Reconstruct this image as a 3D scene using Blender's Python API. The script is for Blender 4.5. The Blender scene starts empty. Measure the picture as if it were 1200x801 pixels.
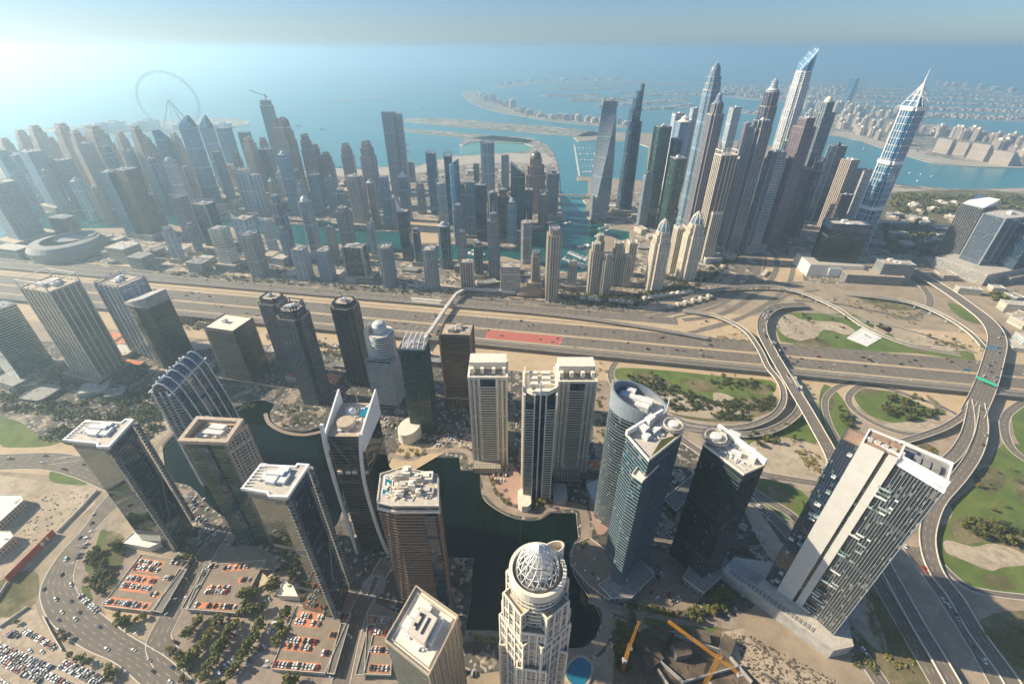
import bpy, math, random
from mathutils import Vector, geometry
R = math.radians
random.seed(7)
# ------------------------------------------------------------------ camera, sky, sun, exposure
PITCH = R(32.7); FOC = 533.0; CAMZ = 417.0            # focal length in pixels of a 1200 px wide frame = 16 mm lens
SUN_AZ = 79.0                                          # degrees anticlockwise from the view direction (+Y): the sun stands on the left
SUN_EL = 31.0
sc = bpy.context.scene
cam = bpy.data.objects.new("camera", bpy.data.cameras.new("camera"))
sc.collection.objects.link(cam); sc.camera = cam
cam.data.sensor_width = 36.0; cam.data.lens = 16.0
cam.data.clip_start = 1.0; cam.data.clip_end = 200000.0
cam.location = (0, 0, CAMZ); cam.rotation_euler = (R(90) - PITCH, 0, 0)
world = bpy.data.worlds.new("World"); sc.world = world; world.use_nodes = True
wn = world.node_tree; wn.nodes.clear()
sky = wn.nodes.new("ShaderNodeTexSky"); sky.sky_type = 'NISHITA'; sky.sun_disc = False
sun_dir = Vector((-math.sin(R(SUN_AZ)) * math.cos(R(SUN_EL)), math.cos(R(SUN_AZ)) * math.cos(R(SUN_EL)), math.sin(R(SUN_EL))))
sky.sun_elevation = R(SUN_EL); sky.sun_rotation = math.atan2(sun_dir.x, sun_dir.y)
sky.altitude = 0; sky.air_density = 1.0; sky.dust_density = 0.4; sky.ozone_density = 3.0
bg = wn.nodes.new("ShaderNodeBackground"); bg.inputs[1].default_value = 0.05
wo = wn.nodes.new("ShaderNodeOutputWorld")
tint = wn.nodes.new("ShaderNodeMix"); tint.data_type = 'RGBA'; tint.blend_type = 'MULTIPLY'; tint.inputs[0].default_value = 1.0
tint.inputs[7].default_value = (0.82, 1.0, 1.28, 1); wn.links.new(sky.outputs[0], tint.inputs[6]); wn.links.new(tint.outputs[2], bg.inputs[0]); wn.links.new(bg.outputs[0], wo.inputs[0])
sl = bpy.data.lights.new("sun", 'SUN'); sl.energy = 5.0; sl.angle = R(0.6); sl.color = (1.0, 0.86, 0.64)
so = bpy.data.objects.new("sun", sl); sc.collection.objects.link(so)
so.rotation_euler = sun_dir.to_track_quat('Z', 'Y').to_euler()
sc.view_settings.view_transform = 'Standard'; sc.view_settings.look = 'None'
sc.view_settings.exposure = 0.93; sc.view_settings.gamma = 1.0; sc.view_settings.use_curve_mapping = False
sc.cycles.max_bounces = 6; sc.cycles.diffuse_bounces = 3; sc.cycles.glossy_bounces = 3
sc.cycles.transmission_bounces = 2; sc.cycles.volume_bounces = 4; sc.cycles.transparent_max_bounces = 8
HAZE_D = 2.0e-4; HAZE_G = 0.66; HAZE_C = (0.66, 0.88, 1.0)
# ------------------------------------------------------------------ helpers
LAND = 3.0
SP, CP = math.sin(PITCH), math.cos(PITCH)
def G(x, y, z=LAND):                                   # a photo pixel carried out to the plane at height z
    u = (x - 600) / FOC; v = (y - 400.5) / FOC
    t = (z - CAMZ) / (-SP - v * CP)
    return (u * t, (CP - v * SP) * t)
def GV(pts, z=LAND): return [G(x, y, z) for x, y in pts]
def slope(y):
    v = (y - 400.5) / FOC
    return (-SP - v * CP) / (CP - v * SP)
def spot(x, ty, by):                                   # standing point and height from top pixel and base row
    Y = (LAND - CAMZ) / slope(by); z = CAMZ + Y * slope(ty)
    dep = Y * CP - (z - CAMZ) * SP
    return ((x - 600) / FOC * dep, Y, z, dep / FOC)
def lerp(a, b, t): return a + (b - a) * t
def rot2(p, a, c=(0, 0)):
    s, k = math.sin(a), math.cos(a)
    return (c[0] + p[0] * k - p[1] * s, c[1] + p[0] * s + p[1] * k)
def rect(cx, cy, w, d, a=0): return [rot2(p, a, (cx, cy)) for p in ((-w/2, -d/2), (w/2, -d/2), (w/2, d/2), (-w/2, d/2))]
def shape(pts, cx, cy, sx=1, sy=1, a=0): return [rot2((x*sx, y*sy), a, (cx, cy)) for x, y in pts]
def oval(cx, cy, rx, ry, a=0, n=28): return [rot2((rx*math.cos(2*math.pi*i/n), ry*math.sin(2*math.pi*i/n)), a, (cx, cy)) for i in range(n)]
def chamf(cx, cy, w, d, c, a=0):
    w /= 2; d /= 2
    return [rot2(p, a, (cx, cy)) for p in ((-w+c, -d), (w-c, -d), (w, -d+c), (w, d-c), (w-c, d), (-w+c, d), (-w, d-c), (-w, -d+c))]
def cross(cx, cy, w, d, c, a=0):                       # plan with four notched corners
    w /= 2; d /= 2
    return [rot2(p, a, (cx, cy)) for p in ((-w+c, -d), (w-c, -d), (w-c, -d+c), (w, -d+c), (w, d-c), (w-c, d-c), (w-c, d), (-w+c, d), (-w+c, d-c), (-w, d-c), (-w, -d+c), (-w+c, -d+c))]
def area(p): return sum(p[i][0]*p[(i+1) % len(p)][1] - p[(i+1) % len(p)][0]*p[i][1] for i in range(len(p))) / 2
def ccw(p): return list(p) if area(p) > 0 else list(reversed(p))
def cen(p): return (sum(a[0] for a in p)/len(p), sum(a[1] for a in p)/len(p))
def off(p, r):                                         # offset of a ccw outline, outward for r > 0
    out = []; n = len(p)
    for i in range(n):
        a, b, c = p[i-1], p[i], p[(i+1) % n]
        d1 = Vector((b[0]-a[0], b[1]-a[1])); d2 = Vector((c[0]-b[0], c[1]-b[1]))
        if d1.length < 1e-6 or d2.length < 1e-6: out.append(b); continue
        d1.normalize(); d2.normalize()
        n1 = Vector((d1.y, -d1.x)); n2 = Vector((d2.y, -d2.x)); m = n1 + n2
        if m.length < .2: out.append(b); continue
        m.normalize(); k = r / max(.35, m.dot(n1)); out.append((b[0]+m.x*k, b[1]+m.y*k))
    return out
def smooth(pts, n=6, closed=False):                    # Catmull-Rom through the points (any dimension)
    P = [tuple(p) for p in pts]; m = len(P); out = []
    rng = range(m) if closed else range(m-1)
    for i in rng:
        if closed: p0, p1, p2, p3 = P[i-1], P[i], P[(i+1) % m], P[(i+2) % m]
        else: p0, p1, p2, p3 = P[max(i-1, 0)], P[i], P[i+1], P[min(i+2, m-1)]
        for k in range(n):
            t = k/n
            out.append(tuple(.5*((2*b)+(-a+c)*t+(2*a-5*b+4*c-d)*t*t+(-a+3*b-3*c+d)*t**3) for a, b, c, d in zip(p0, p1, p2, p3)))
    if not closed: out.append(P[-1])
    return out
ORG = {}
class MB:
    def __init__(s): s.v = []; s.f = []; s.uv = []; s.mi = []
    def face(s, pts, uv=None, mi=0):
        b = len(s.v); s.v += [tuple(p) for p in pts]; s.f.append(tuple(range(b, b+len(pts))))
        s.uv.append(uv or [(p[0], p[1]) for p in pts]); s.mi.append(mi)
    def wall(s, p, z0, z1, mi=0, q=None, u0=0, closed=True):
        q = q or p; u = u0; n = len(p)
        for i in range(n if closed else n-1):
            a, b = p[i], p[(i+1) % n]; c, d = q[(i+1) % n], q[i]
            L = math.hypot(b[0]-a[0], b[1]-a[1])
            s.face([(a[0], a[1], z0), (b[0], b[1], z0), (c[0], c[1], z1), (d[0], d[1], z1)], [(u, z0), (u+L, z0), (u+L, z1), (u, z1)], mi)
            u += L
    def cap(s, p, z, mi=0, up=True):
        p = p if up else list(reversed(p)); s.face([(a[0], a[1], z) for a in p], None, mi)
    def prism(s, p, z0, z1, mi=0, top=None, q=None, bottom=False):
        p = ccw(p) if q is None else p
        s.wall(p, z0, z1, mi, q); s.cap(q or p, z1, mi if top is None else top)
        if bottom: s.cap(p, z0, mi, False)
        return s
    def box(s, x, y, z0, w, d, h, a=0, mi=0, bottom=True): return s.prism(rect(x, y, w, d, a), z0, z0+h, mi, None, None, bottom)
    def ring(s, p, t, z0, z1, mi=0):                   # upright rim of thickness t along an outline
        p = ccw(p); q = off(p, -t); s.wall(p, z0, z1, mi); s.wall(list(reversed(q)), z0, z1, mi)
        n = len(p)
        for i in range(n):
            j = (i+1) % n
            s.face([(p[i][0], p[i][1], z1), (p[j][0], p[j][1], z1), (q[j][0], q[j][1], z1), (q[i][0], q[i][1], z1)], None, mi)
            s.face([(q[i][0], q[i][1], z0), (q[j][0], q[j][1], z0), (p[j][0], p[j][1], z0), (p[i][0], p[i][1], z0)], None, mi)
        return s
    def bar(s, a, b, w, h=None, mi=0):                 # square bar between two points
        a = Vector(a); b = Vector(b); d = b-a; h = h or w
        if d.length < 1e-6: return s
        d.normalize(); up = Vector((0, 0, 1)) if abs(d.z) < .95 else Vector((0, 1, 0))
        x = d.cross(up).normalized()*w/2; y = x.cross(d).normalized()*h/2
        A = [a-x-y, a+x-y, a+x+y, a-x+y]; B = [b-x-y, b+x-y, b+x+y, b-x+y]
        for i in range(4): s.face([A[i], A[(i+1) % 4], B[(i+1) % 4], B[i]], None, mi)
        s.face(A[::-1], None, mi); s.face(B, None, mi); return s
    def path(s, pts, w, h=None, mi=0):
        for a, b in zip(pts, pts[1:]): s.bar(a, b, w, h, mi)
        return s
    def lathe(s, cx, cy, prof, n=20, mi=0, sy=1, a=0):
        for (r0, z0), (r1, z1) in zip(prof, prof[1:]):
            for i in range(n):
                t0, t1 = 2*math.pi*i/n, 2*math.pi*(i+1)/n
                P = []
                for r, t, z in ((r0, t0, z0), (r0, t1, z0), (r1, t1, z1), (r1, t0, z1)):
                    x, y = rot2((r*math.cos(t), r*sy*math.sin(t)), a, (cx, cy)); P.append((x, y, z))
                if r1 < 1e-4: P = P[:3]
                if r0 < 1e-4: P = [P[0], P[2], P[3]]
                m = (r0+r1)/2
                U = [(m*t0, z0), (m*t1, z0), (m*t1, z1), (m*t0, z1)]
                if len(P) == 3: U = U[:3]
                s.face(P, U, mi)
        return s
    def build(s, name, mats, parent=None, loc=None, smooth_=False):
        if not isinstance(mats, (list, tuple)): mats = [mats]
        me = bpy.data.meshes.new(name)
        if loc is None: loc = ORG.get(parent.name, (0, 0, 0)) if parent else (0, 0, 0); child = True
        else: child = False
        me.from_pydata([(x-loc[0], y-loc[1], z-loc[2]) for x, y, z in s.v], [], s.f)
        uvl = me.uv_layers.new(name="UVMap"); flat = []
        for u in s.uv:
            for c in u: flat += [c[0], c[1]]
        uvl.data.foreach_set("uv", flat)
        for m in mats: me.materials.append(MAT[m] if isinstance(m, str) else m)
        if len(mats) > 1: me.polygons.foreach_set("material_index", s.mi)
        if smooth_: me.polygons.foreach_set("use_smooth", [True]*len(s.f))
        me.update()
        o = bpy.data.objects.new(name, me); sc.collection.objects.link(o)
        if parent: o.parent = parent; ORG[o.name] = loc
        elif not child: o.location = loc; ORG[o.name] = loc
        return o
def tag(o, label=None, cat=None, group=None, kind=None):
    if label: o['label'] = label
    if cat: o['category'] = cat
    if group: o['group'] = group
    if kind: o['kind'] = kind
    return o
def thing(name, label, cat, loc, group=None):
    o = bpy.data.objects.new(name, None); sc.collection.objects.link(o); o.location = loc; o.empty_display_size = 1
    ORG[o.name] = tuple(loc); return tag(o, label, cat, group)
def struct(name, mb, mat): return tag(mb.build(name, mat, None, (0, 0, 0)), kind='structure')
def copy_tree(o, loc=None, rz=None, parent=None):
    c = o.copy(); sc.collection.objects.link(c)
    if parent: c.parent = parent
    if loc is not None: c.location = loc
    if rz is not None: c.rotation_euler = (0, 0, rz)
    for ch in list(o.children): copy_tree(ch, None, None, c)
    return c
# ------------------------------------------------------------------ materials
MAT = {}
class NT:
    def __init__(s, name):
        m = bpy.data.materials.new(name); m.use_nodes = True; s.m = m; s.t = m.node_tree; s.t.nodes.clear(); MAT[name] = m
        s.out = s.t.nodes.new("ShaderNodeOutputMaterial"); s.b = s.t.nodes.new("ShaderNodeBsdfPrincipled")
        s.t.links.new(s.b.outputs[0], s.out.inputs[0])
    def put(s, sock, v):
        if hasattr(v, 'is_output') or isinstance(v, bpy.types.NodeSocket): s.t.links.new(v, sock)
        elif isinstance(v, (tuple, list)): sock.default_value = (v[0], v[1], v[2], 1) if len(sock.default_value) == 4 else v
        else: sock.default_value = v
    def M(s, op, a, b=0.0, c=None):
        n = s.t.nodes.new("ShaderNodeMath"); n.operation = op; s.put(n.inputs[0], a); s.put(n.inputs[1], b)
        if c is not None: s.put(n.inputs[2], c)
        return n.outputs[0]
    def mix(s, f, a, b):
        n = s.t.nodes.new("ShaderNodeMix"); n.data_type = 'RGBA'; s.put(n.inputs[0], f); s.put(n.inputs[6], a); s.put(n.inputs[7], b); return n.outputs[2]
    def mixf(s, f, a, b):
        n = s.t.nodes.new("ShaderNodeMix"); s.put(n.inputs[0], f); s.put(n.inputs[2], a); s.put(n.inputs[3], b); return n.outputs[0]
    def uv(s):
        n = s.t.nodes.new("ShaderNodeUVMap"); n.uv_map = "UVMap"
        x = s.t.nodes.new("ShaderNodeSeparateXYZ"); s.t.links.new(n.outputs[0], x.inputs[0]); return x.outputs[0], x.outputs[1]
    def pos(s): return s.t.nodes.new("ShaderNodeNewGeometry").outputs['Position']
    def noise(s, scale, detail=2, vec=None, rough=.6, dist=0):
        n = s.t.nodes.new("ShaderNodeTexNoise"); n.inputs['Scale'].default_value = scale; n.inputs['Detail'].default_value = detail
        n.inputs['Roughness'].default_value = rough; n.inputs['Distortion'].default_value = dist
        s.t.links.new(vec if vec is not None else s.pos(), n.inputs['Vector']); return n.outputs[0]
    def vor(s, scale, vec=None, out='Color', feat='F1'):
        n = s.t.nodes.new("ShaderNodeTexVoronoi"); n.feature = feat; n.inputs['Scale'].default_value = scale
        s.t.links.new(vec if vec is not None else s.pos(), n.inputs['Vector']); return n.outputs[out]
    def white(s, a, b):
        c = s.t.nodes.new("ShaderNodeCombineXYZ"); s.put(c.inputs[0], a); s.put(c.inputs[1], b)
        n = s.t.nodes.new("ShaderNodeTexWhiteNoise"); n.noise_dimensions = '2D'; s.t.links.new(c.outputs[0], n.inputs[0]); return n.outputs[0]
    def step(s, v, lo, hi):
        n = s.t.nodes.new("ShaderNodeMapRange"); s.put(n.inputs[0], v); n.inputs[1].default_value = lo; n.inputs[2].default_value = hi; return n.outputs[0]
    def set(s, **k):
        for a, v in k.items():
            s.put(s.b.inputs[{'col': 'Base Color', 'rough': 'Roughness', 'metal': 'Metallic', 'ior': 'IOR', 'spec': 'Specular IOR Level', 'normal': 'Normal', 'emis': 'Emission Color', 'estr': 'Emission Strength', 'alpha': 'Alpha'}[a]], v)
        return s.m
    def bump(s, h, strength=.3, dist=.5):
        n = s.t.nodes.new("ShaderNodeBump"); n.inputs['Strength'].default_value = strength; n.inputs['Distance'].default_value = dist
        s.t.links.new(h, n.inputs['Height']); s.t.links.new(n.outputs[0], s.b.inputs['Normal'])
def plain(name, col, rough=.7, metal=0, var=.25, scale=.15):
    n = NT(name); f = n.noise(scale, 4)
    dk = tuple(c*(1-var) for c in col); lt = tuple(min(1, c*(1+var)) for c in col)
    return n.set(col=n.mix(n.step(f, .3, .7), dk, lt), rough=rough, metal=metal)
def facade(name, wall, glass, fh=3.6, bw=3.2, wf=.7, hf=.6, rough=.12, metal=0.0, ior=2.0, var=.7, curtain=.12, pier=None, band=None, wrough=.75, wmetal=0):
    n = NT(name); u, v = n.uv()
    cu, cv = n.M('DIVIDE', u, bw), n.M('DIVIDE', v, fh)
    fu, fv = n.M('FRACT', cu), n.M('FRACT', cv)
    m = n.M('MULTIPLY', n.M('LESS_THAN', fu, wf), n.M('LESS_THAN', fv, hf))
    if pier: m = n.M('MULTIPLY', m, n.M('GREATER_THAN', n.M('FRACT', n.M('DIVIDE', u, pier[0])), pier[1]/pier[0]))
    if band: m = n.M('MULTIPLY', m, n.M('GREATER_THAN', n.M('FRACT', n.M('DIVIDE', v, band[0])), band[1]/band[0]))
    r = n.white(n.M('FLOOR', cu), n.M('FLOOR', cv))
    g = n.mix(r, tuple(c*(1-var) for c in glass), tuple(c*(1+var) for c in glass))
    if curtain: g = n.mix(n.M('MULTIPLY', n.M('GREATER_THAN', r, 1-curtain), .55), g, (.42, .40, .36))
    nz = n.noise(.03, 3); nz2 = n.noise(.6, 2)
    w = n.mix(n.step(nz, .3, .7), tuple(c*.82 for c in wall), tuple(min(1, c*1.1) for c in wall))
    w = n.mix(n.step(nz2, .35, .75), w, tuple(c*.85 for c in wall))
    ri = n.t.nodes.new("ShaderNodeObjectInfo").outputs['Random']
    w = n.mix(n.M('MULTIPLY', ri, .35), w, tuple(c*.55 for c in wall)); g = n.mix(n.M('MULTIPLY', ri, .4), g, (glass[0]*.5, glass[1]*.9, glass[2]*1.3))
    mech = n.M('LESS_THAN', n.M('FRACT', n.M('ADD', n.M('DIVIDE', v, fh*15.0), ri)), .075)
    if band is None: m = n.M('MULTIPLY', m, n.M('SUBTRACT', 1.0, n.M('MULTIPLY', mech, .8)))
    n.set(col=n.mix(m, w, g), rough=n.mixf(m, wrough, rough), metal=n.mixf(m, wmetal, metal), ior=n.mixf(m, 1.45, ior))
    bn = n.noise(.12, 1); n.bump(n.M('MULTIPLY', bn, m), .06, 1.0)
    return n.m
# surfaces
def mat_ground(name, cols, scales=(.004, .03, .3), rough=.95):
    n = NT(name); a, b, c = cols
    m = n.mix(n.step(n.noise(scales[0], 4), .38, .62), a, b); m = n.mix(n.step(n.noise(scales[1], 5), .45, .68), m, c)
    return n.set(col=n.mix(n.step(n.noise(scales[2], 3), .3, .8), m, tuple(x*.8 for x in a)), rough=rough)
mat_ground('desert', ((.36, .28, .20), (.45, .36, .26), (.22, .18, .13)), (.006, .05, .35))
mat_ground('sand', ((.54, .40, .25), (.60, .46, .30), (.44, .33, .21)), (.01, .08, .6))
mat_ground('beach', ((.46, .40, .31), (.54, .47, .37), (.40, .35, .28)), (.01, .05, .3))
mat_ground('rough_sand', ((.44, .35, .25), (.58, .48, .36), (.27, .22, .17)), (.02, .12, .5))
def mat_urban(name, base, spots, k=1.0):
    n = NT(name); c = n.mix(n.step(n.noise(.01, 4), .35, .65), base[0], base[1]); c = n.mix(n.step(n.noise(.035, 5), .5, .66), c, base[2])
    sp = n.t.nodes.new("ShaderNodeSeparateColor"); n.t.links.new(n.vor(.085*k), sp.inputs[0]); c = n.mix(n.M('MULTIPLY', n.M('GREATER_THAN', sp.outputs[0], .62), .75), c, spots[0]); c = n.mix(n.M('MULTIPLY', n.M('GREATER_THAN', sp.outputs[1], .84), .85), c, spots[1])
    s2 = n.t.nodes.new("ShaderNodeSeparateColor"); n.t.links.new(n.vor(.34*k), s2.inputs[0]); c = n.mix(n.M('MULTIPLY', n.M('GREATER_THAN', s2.outputs[0], .86), .8), c, spots[2]); c = n.mix(n.M('MULTIPLY', n.M('LESS_THAN', s2.outputs[1], .2), .7), c, (.03, .03, .03))
    return n.set(col=c, rough=.9)
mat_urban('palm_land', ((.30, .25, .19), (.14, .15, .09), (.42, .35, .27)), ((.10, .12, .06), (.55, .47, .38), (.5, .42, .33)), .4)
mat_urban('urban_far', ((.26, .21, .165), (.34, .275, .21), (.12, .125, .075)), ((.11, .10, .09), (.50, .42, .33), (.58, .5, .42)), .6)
mat_urban('urban', ((.085, .08, .072), (.15, .125, .10), (.045, .058, .03)), ((.085, .08, .075), (.34, .27, .2), (.48, .43, .37)))  # dark with clutter, and with the towers' shade put into the colour
mat_ground('paving', ((.32, .25, .20), (.40, .32, .25), (.22, .18, .15)), (.02, .12, .8))
mat_ground('pink_paving', ((.42, .27, .21), (.47, .31, .25), (.38, .25, .2)), (.02, .1, 1.0))
mat_ground('lawn', ((.085, .125, .028), (.12, .16, .035), (.06, .095, .025)), (.02, .1, .5))
mat_ground('scrub', ((.12, .115, .045), (.30, .23, .14), (.055, .065, .022)), (.02, .06, .3))
mat_ground('golf', ((.11, .165, .03), (.18, .20, .05), (.06, .095, .02)), (.02, .045, .25))

mat_ground('building_site', ((.12, .09, .065), (.24, .18, .12), (.05, .042, .035)), (.02, .09, .4))  # darkened to put the shadow over the pit into the colour
plain('trim_grey', (.26, .30, .34), .5, var=.1); plain('trim_pale', (.42, .45, .45), .5, var=.08); plain('trim_dark', (.07, .085, .10), .5, var=.1); plain('trim_olive', (.15, .19, .13), .6, var=.1); plain('concrete', (.36, .35, .33)); plain('parapet', (.62, .56, .48), var=.12); plain('dark_concrete', (.14, .13, .12))
plain('white_paint', (.78, .77, .74), .5, var=.06); plain('cream_paint', (.78, .71, .58), .6, var=.1); plain('roof_pale', (.52, .47, .40), var=.2, scale=.4)
plain('stone', (.60, .58, .54), .7, var=.06); plain('roof_grey', (.27, .26, .25), var=.25, scale=.3); plain('roof_tan', (.47, .38, .28), var=.2, scale=.4); plain('roof_brown', (.33, .22, .16), var=.2, scale=.4)
plain('steel', (.45, .47, .5), .35, .8, var=.1); plain('dark_steel', (.06, .065, .07), .4, .5); plain('plant_white', (.68, .68, .66), .5, var=.12, scale=1)
plain('terracotta', (.62, .21, .09), .8, var=.12); plain('red_tarmac', (.46, .13, .10), .85, var=.12, scale=.3); plain('parking_tarmac', (.26, .205, .155), .9, var=.15)
plain('yellow_paint', (.48, .22, .02), .45, var=.1); plain('red_paint', (.5, .03, .03), .5); plain('pool_tile', (.015, .17, .26), .12, var=.05)
plain('rock', (.36, .33, .29), .95, var=.4, scale=.3); plain('bark', (.12, .085, .06), .95); plain('sign_blue', (.03, .30, .55), .5, var=.03); plain('sign_green', (.02, .42, .27), .5, var=.03)
plain('teal_glass', (.02, .12, .14), .1, .3); plain('black_rubber', (.02, .02, .02), .8); plain('timber', (.22, .14, .09), .8); plain('canvas', (.62, .48, .30), .8); plain('white_hull', (.8, .8, .78), .3, var=.04)
def leaves(name, col):
    n = NT(name); f = n.noise(.5, 3); i = n.t.nodes.new("ShaderNodeObjectInfo").outputs['Random']
    c = n.mix(n.step(f, .3, .7), tuple(x*.6 for x in col), tuple(x*1.45 for x in col))
    return n.set(col=n.mix(n.M('MULTIPLY', i, .5), c, (col[0]*1.5, col[1]*1.1, col[2])), rough=.85)
leaves('leaf', (.105, .115, .025)); leaves('leaf_olive', (.17, .15, .035)); leaves('leaf_dark', (.045, .058, .018))
# water: teal close to the beach and in the canal, deeper out at sea
n = NT('sea_water'); ps = n.t.nodes.new("ShaderNodeSeparateXYZ"); n.t.links.new(n.pos(), ps.inputs[0])
dn = n.step(ps.outputs[1], 1500, 4500); sw = n.noise(.0012, 5)
c = n.mix(dn, (.05, .21, .24), (.05, .19, .23)); c = n.mix(n.step(sw, .42, .66), c, (.035, .22, .25))
mp = n.t.nodes.new("ShaderNodeMapping"); mp.inputs['Scale'].default_value = (.0006, .004, 1); mp.inputs['Rotation'].default_value = (0, 0, .35); n.t.links.new(n.pos(), mp.inputs[0])
c = n.mix(n.M('MULTIPLY', n.step(n.noise(1.0, 6, mp.outputs[0], .65, .6), .52, .7), .45), c, (.075, .27, .30))
n.set(col=c, rough=.28, ior=1.33); n.bump(n.noise(.05, 4), .25, 2.0)
n = NT('canal_water'); n.set(col=n.mix(n.step(n.noise(.01, 3), .35, .65), (.008, .075, .08), (.012, .11, .105)), rough=.14, ior=1.33); n.bump(n.noise(.25, 4), .12, .5)
n = NT('lake_water'); n.set(col=n.mix(n.step(n.noise(.01, 3), .35, .65), (.0012, .006, .006), (.002, .012, .011)), rough=.04, ior=1.33); n.bump(n.noise(.5, 4), .035, .3)
n = NT('lagoon_water'); n.set(col=n.mix(n.step(n.noise(.01, 3), .35, .65), (.06, .26, .20), (.10, .30, .22)), rough=.2, ior=1.33)
def road_mat(lanes, col=(.165, .138, .112)):
    n = NT('road_%d' % lanes); u, v = n.uv()
    near = n.M('ABSOLUTE', n.M('SUBTRACT', n.M('FRACT', n.M('ADD', u, .5)), .5))
    dash = n.M('MULTIPLY', n.M('LESS_THAN', near, .032), n.M('LESS_THAN', n.M('FRACT', n.M('DIVIDE', v, 12.0)), .38))
    edge = n.M('GREATER_THAN', n.M('ABSOLUTE', n.M('SUBTRACT', u, lanes/2)), lanes/2 - .10)
    edge = n.M('MULTIPLY', edge, n.M('LESS_THAN', n.M('ABSOLUTE', n.M('SUBTRACT', u, lanes/2)), lanes/2 - .05))
    inner = n.M('MULTIPLY', n.M('GREATER_THAN', u, .2), n.M('LESS_THAN', u, lanes - .2))
    mk = n.M('MAXIMUM', n.M('MULTIPLY', dash, inner), edge)
    a = n.mix(n.step(n.noise(.05, 4), .3, .7), tuple(c*.85 for c in col), tuple(c*1.15 for c in col))
    wear = n.M('MULTIPLY', n.step(n.M('ABSOLUTE', n.M('SUBTRACT', n.M('FRACT', u), .5)), .1, .4), .18)
    a = n.mix(wear, a, (.22, .20, .175)); a = n.mix(n.step(n.noise(.5, 3), .5, .8), a, tuple(c*.8 for c in col))
    n.set(col=n.mix(n.M('MULTIPLY', mk, .8), a, (.62, .58, .5)), rough=.9)
for k in (1, 2, 3, 4, 6, 7): road_mat(k)
# facades
F = facade
F('f_jbr', (.58, .43, .36), (.06, .07, .08), 3.4, 3.0, .55, .55, .25, ior=1.6, pier=(9, 2.4))
F('f_jbr2', (.47, .36, .33), (.05, .07, .09), 3.4, 2.6, .6, .6, .25, ior=1.6, pier=(8, 2.0))
F('f_tan', (.44, .36, .27), (.05, .06, .07), 3.4, 3.2, .6, .5, .2, ior=1.7, pier=(13, 3))
F('f_cream', (.78, .70, .56), (.045, .055, .06), 3.4, 3.0, .62, .55, .15, ior=1.8)
F('f_white', (.66, .69, .71), (.03, .07, .10), 3.5, 2.8, .72, .62, .12)
F('f_whiteblue', (.56, .63, .68), (.02, .13, .21), 3.6, 3.4, .8, .66, .1, pier=(14, 3))
F('f_grey', (.29, .33, .38), (.03, .05, .07), 3.5, 2.6, .7, .6, .14, pier=(10, 1.2))
F('f_steel', (.33, .39, .45), (.04, .06, .09), 3.4, 1.6, .6, .7, .2, metal=.1)
F('f_blue', (.06, .18, .28), (.012, .12, .23), 3.8, 1.8, .88, .78, .08, metal=.1, curtain=.05)
F('f_bluewhite', (.34, .47, .58), (.012, .13, .25), 3.7, 2.4, .86, .72, .08, metal=.08, curtain=.05, pier=(7.2, .8))
F('f_navy', (.022, .055, .10), (.005, .03, .065), 3.8, 1.7, .9, .8, .08, metal=.06, curtain=.04)
F('f_teal', (.03, .10, .11), (.006, .07, .08), 3.7, 1.8, .86, .74, .08, metal=.08, curtain=.06)
F('f_green', (.04, .085, .06), (.008, .055, .045), 3.8, 1.9, .9, .68, .09, metal=.06, curtain=.06)
F('f_dark', (.045, .052, .06), (.008, .014, .02), 3.6, 2.0, .84, .68, .1, curtain=.05)
F('f_darkbands', (.06, .065, .07), (.008, .012, .016), 3.4, 6.0, .97, .55, .1, curtain=.03)
F('f_purple', (.20, .17, .22), (.04, .045, .06), 3.5, 2.4, .6, .6, .15, pier=(9, 1.5))
F('f_brown', (.20, .135, .11), (.04, .04, .045), 3.5, 2.8, .62, .6, .15, pier=(11, 2))
F('f_brownbands', (.19, .12, .08), (.02, .018, .016), 3.6, 5.0, .95, .5, .1, curtain=.06)
F('f_pink', (.40, .25, .22), (.05, .05, .06), 3.4, 2.6, .55, .55, .2, pier=(10, 2))
F('f_gridwhite', (.58, .55, .50), (.06, .07, .08), 3.6, 3.2, .72, .68, .15)
F('f_balc', (.42, .44, .45), (.03, .05, .05), 3.4, 3.4, .9, .66, .1)
F('f_glassband', (.03, .045, .05), (.012, .028, .032), 3.6, 1.6, .93, .86, .07, metal=.08, curtain=.04)
F('f_tealband', (.02, .04, .05), (.008, .055, .07), 3.6, 1.6, .93, .86, .06, metal=.1, curtain=.04)
F('f_fins', (.05, .055, .06), (.010, .016, .02), 3.5, 1.1, .72, .93, .1, curtain=.10)
F('f_mirror', (.20, .21, .20), (.34, .36, .34), 3.8, 1.6, .97, .95, .02, metal=1.0, var=.05, curtain=0)
F('f_mirrordark', (.08, .09, .10), (.05, .065, .08), 3.8, 1.6, .97, .95, .02, metal=1.0, var=.06, curtain=0)
F('f_low', (.50, .43, .34), (.05, .06, .06), 3.4, 3.2, .6, .5, .2, ior=1.6)
F('f_lowgrey', (.28, .28, .28), (.05, .06, .06), 3.6, 4.0, .7, .5, .2, ior=1.6)
F('f_carpark', (.55, .51, .44), (.03, .03, .03), 3.2, 6.0, .9, .5, .8, ior=1.3, curtain=0)
F('f_whiteglass', (.5, .58, .55), (.3, .42, .38), 1.2, 1.2, .8, .8, .1)
F('f_palm', (.56, .45, .36), (.12, .12, .13), 3.4, 3.0, .5, .5, .3, ior=1.5)
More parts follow.
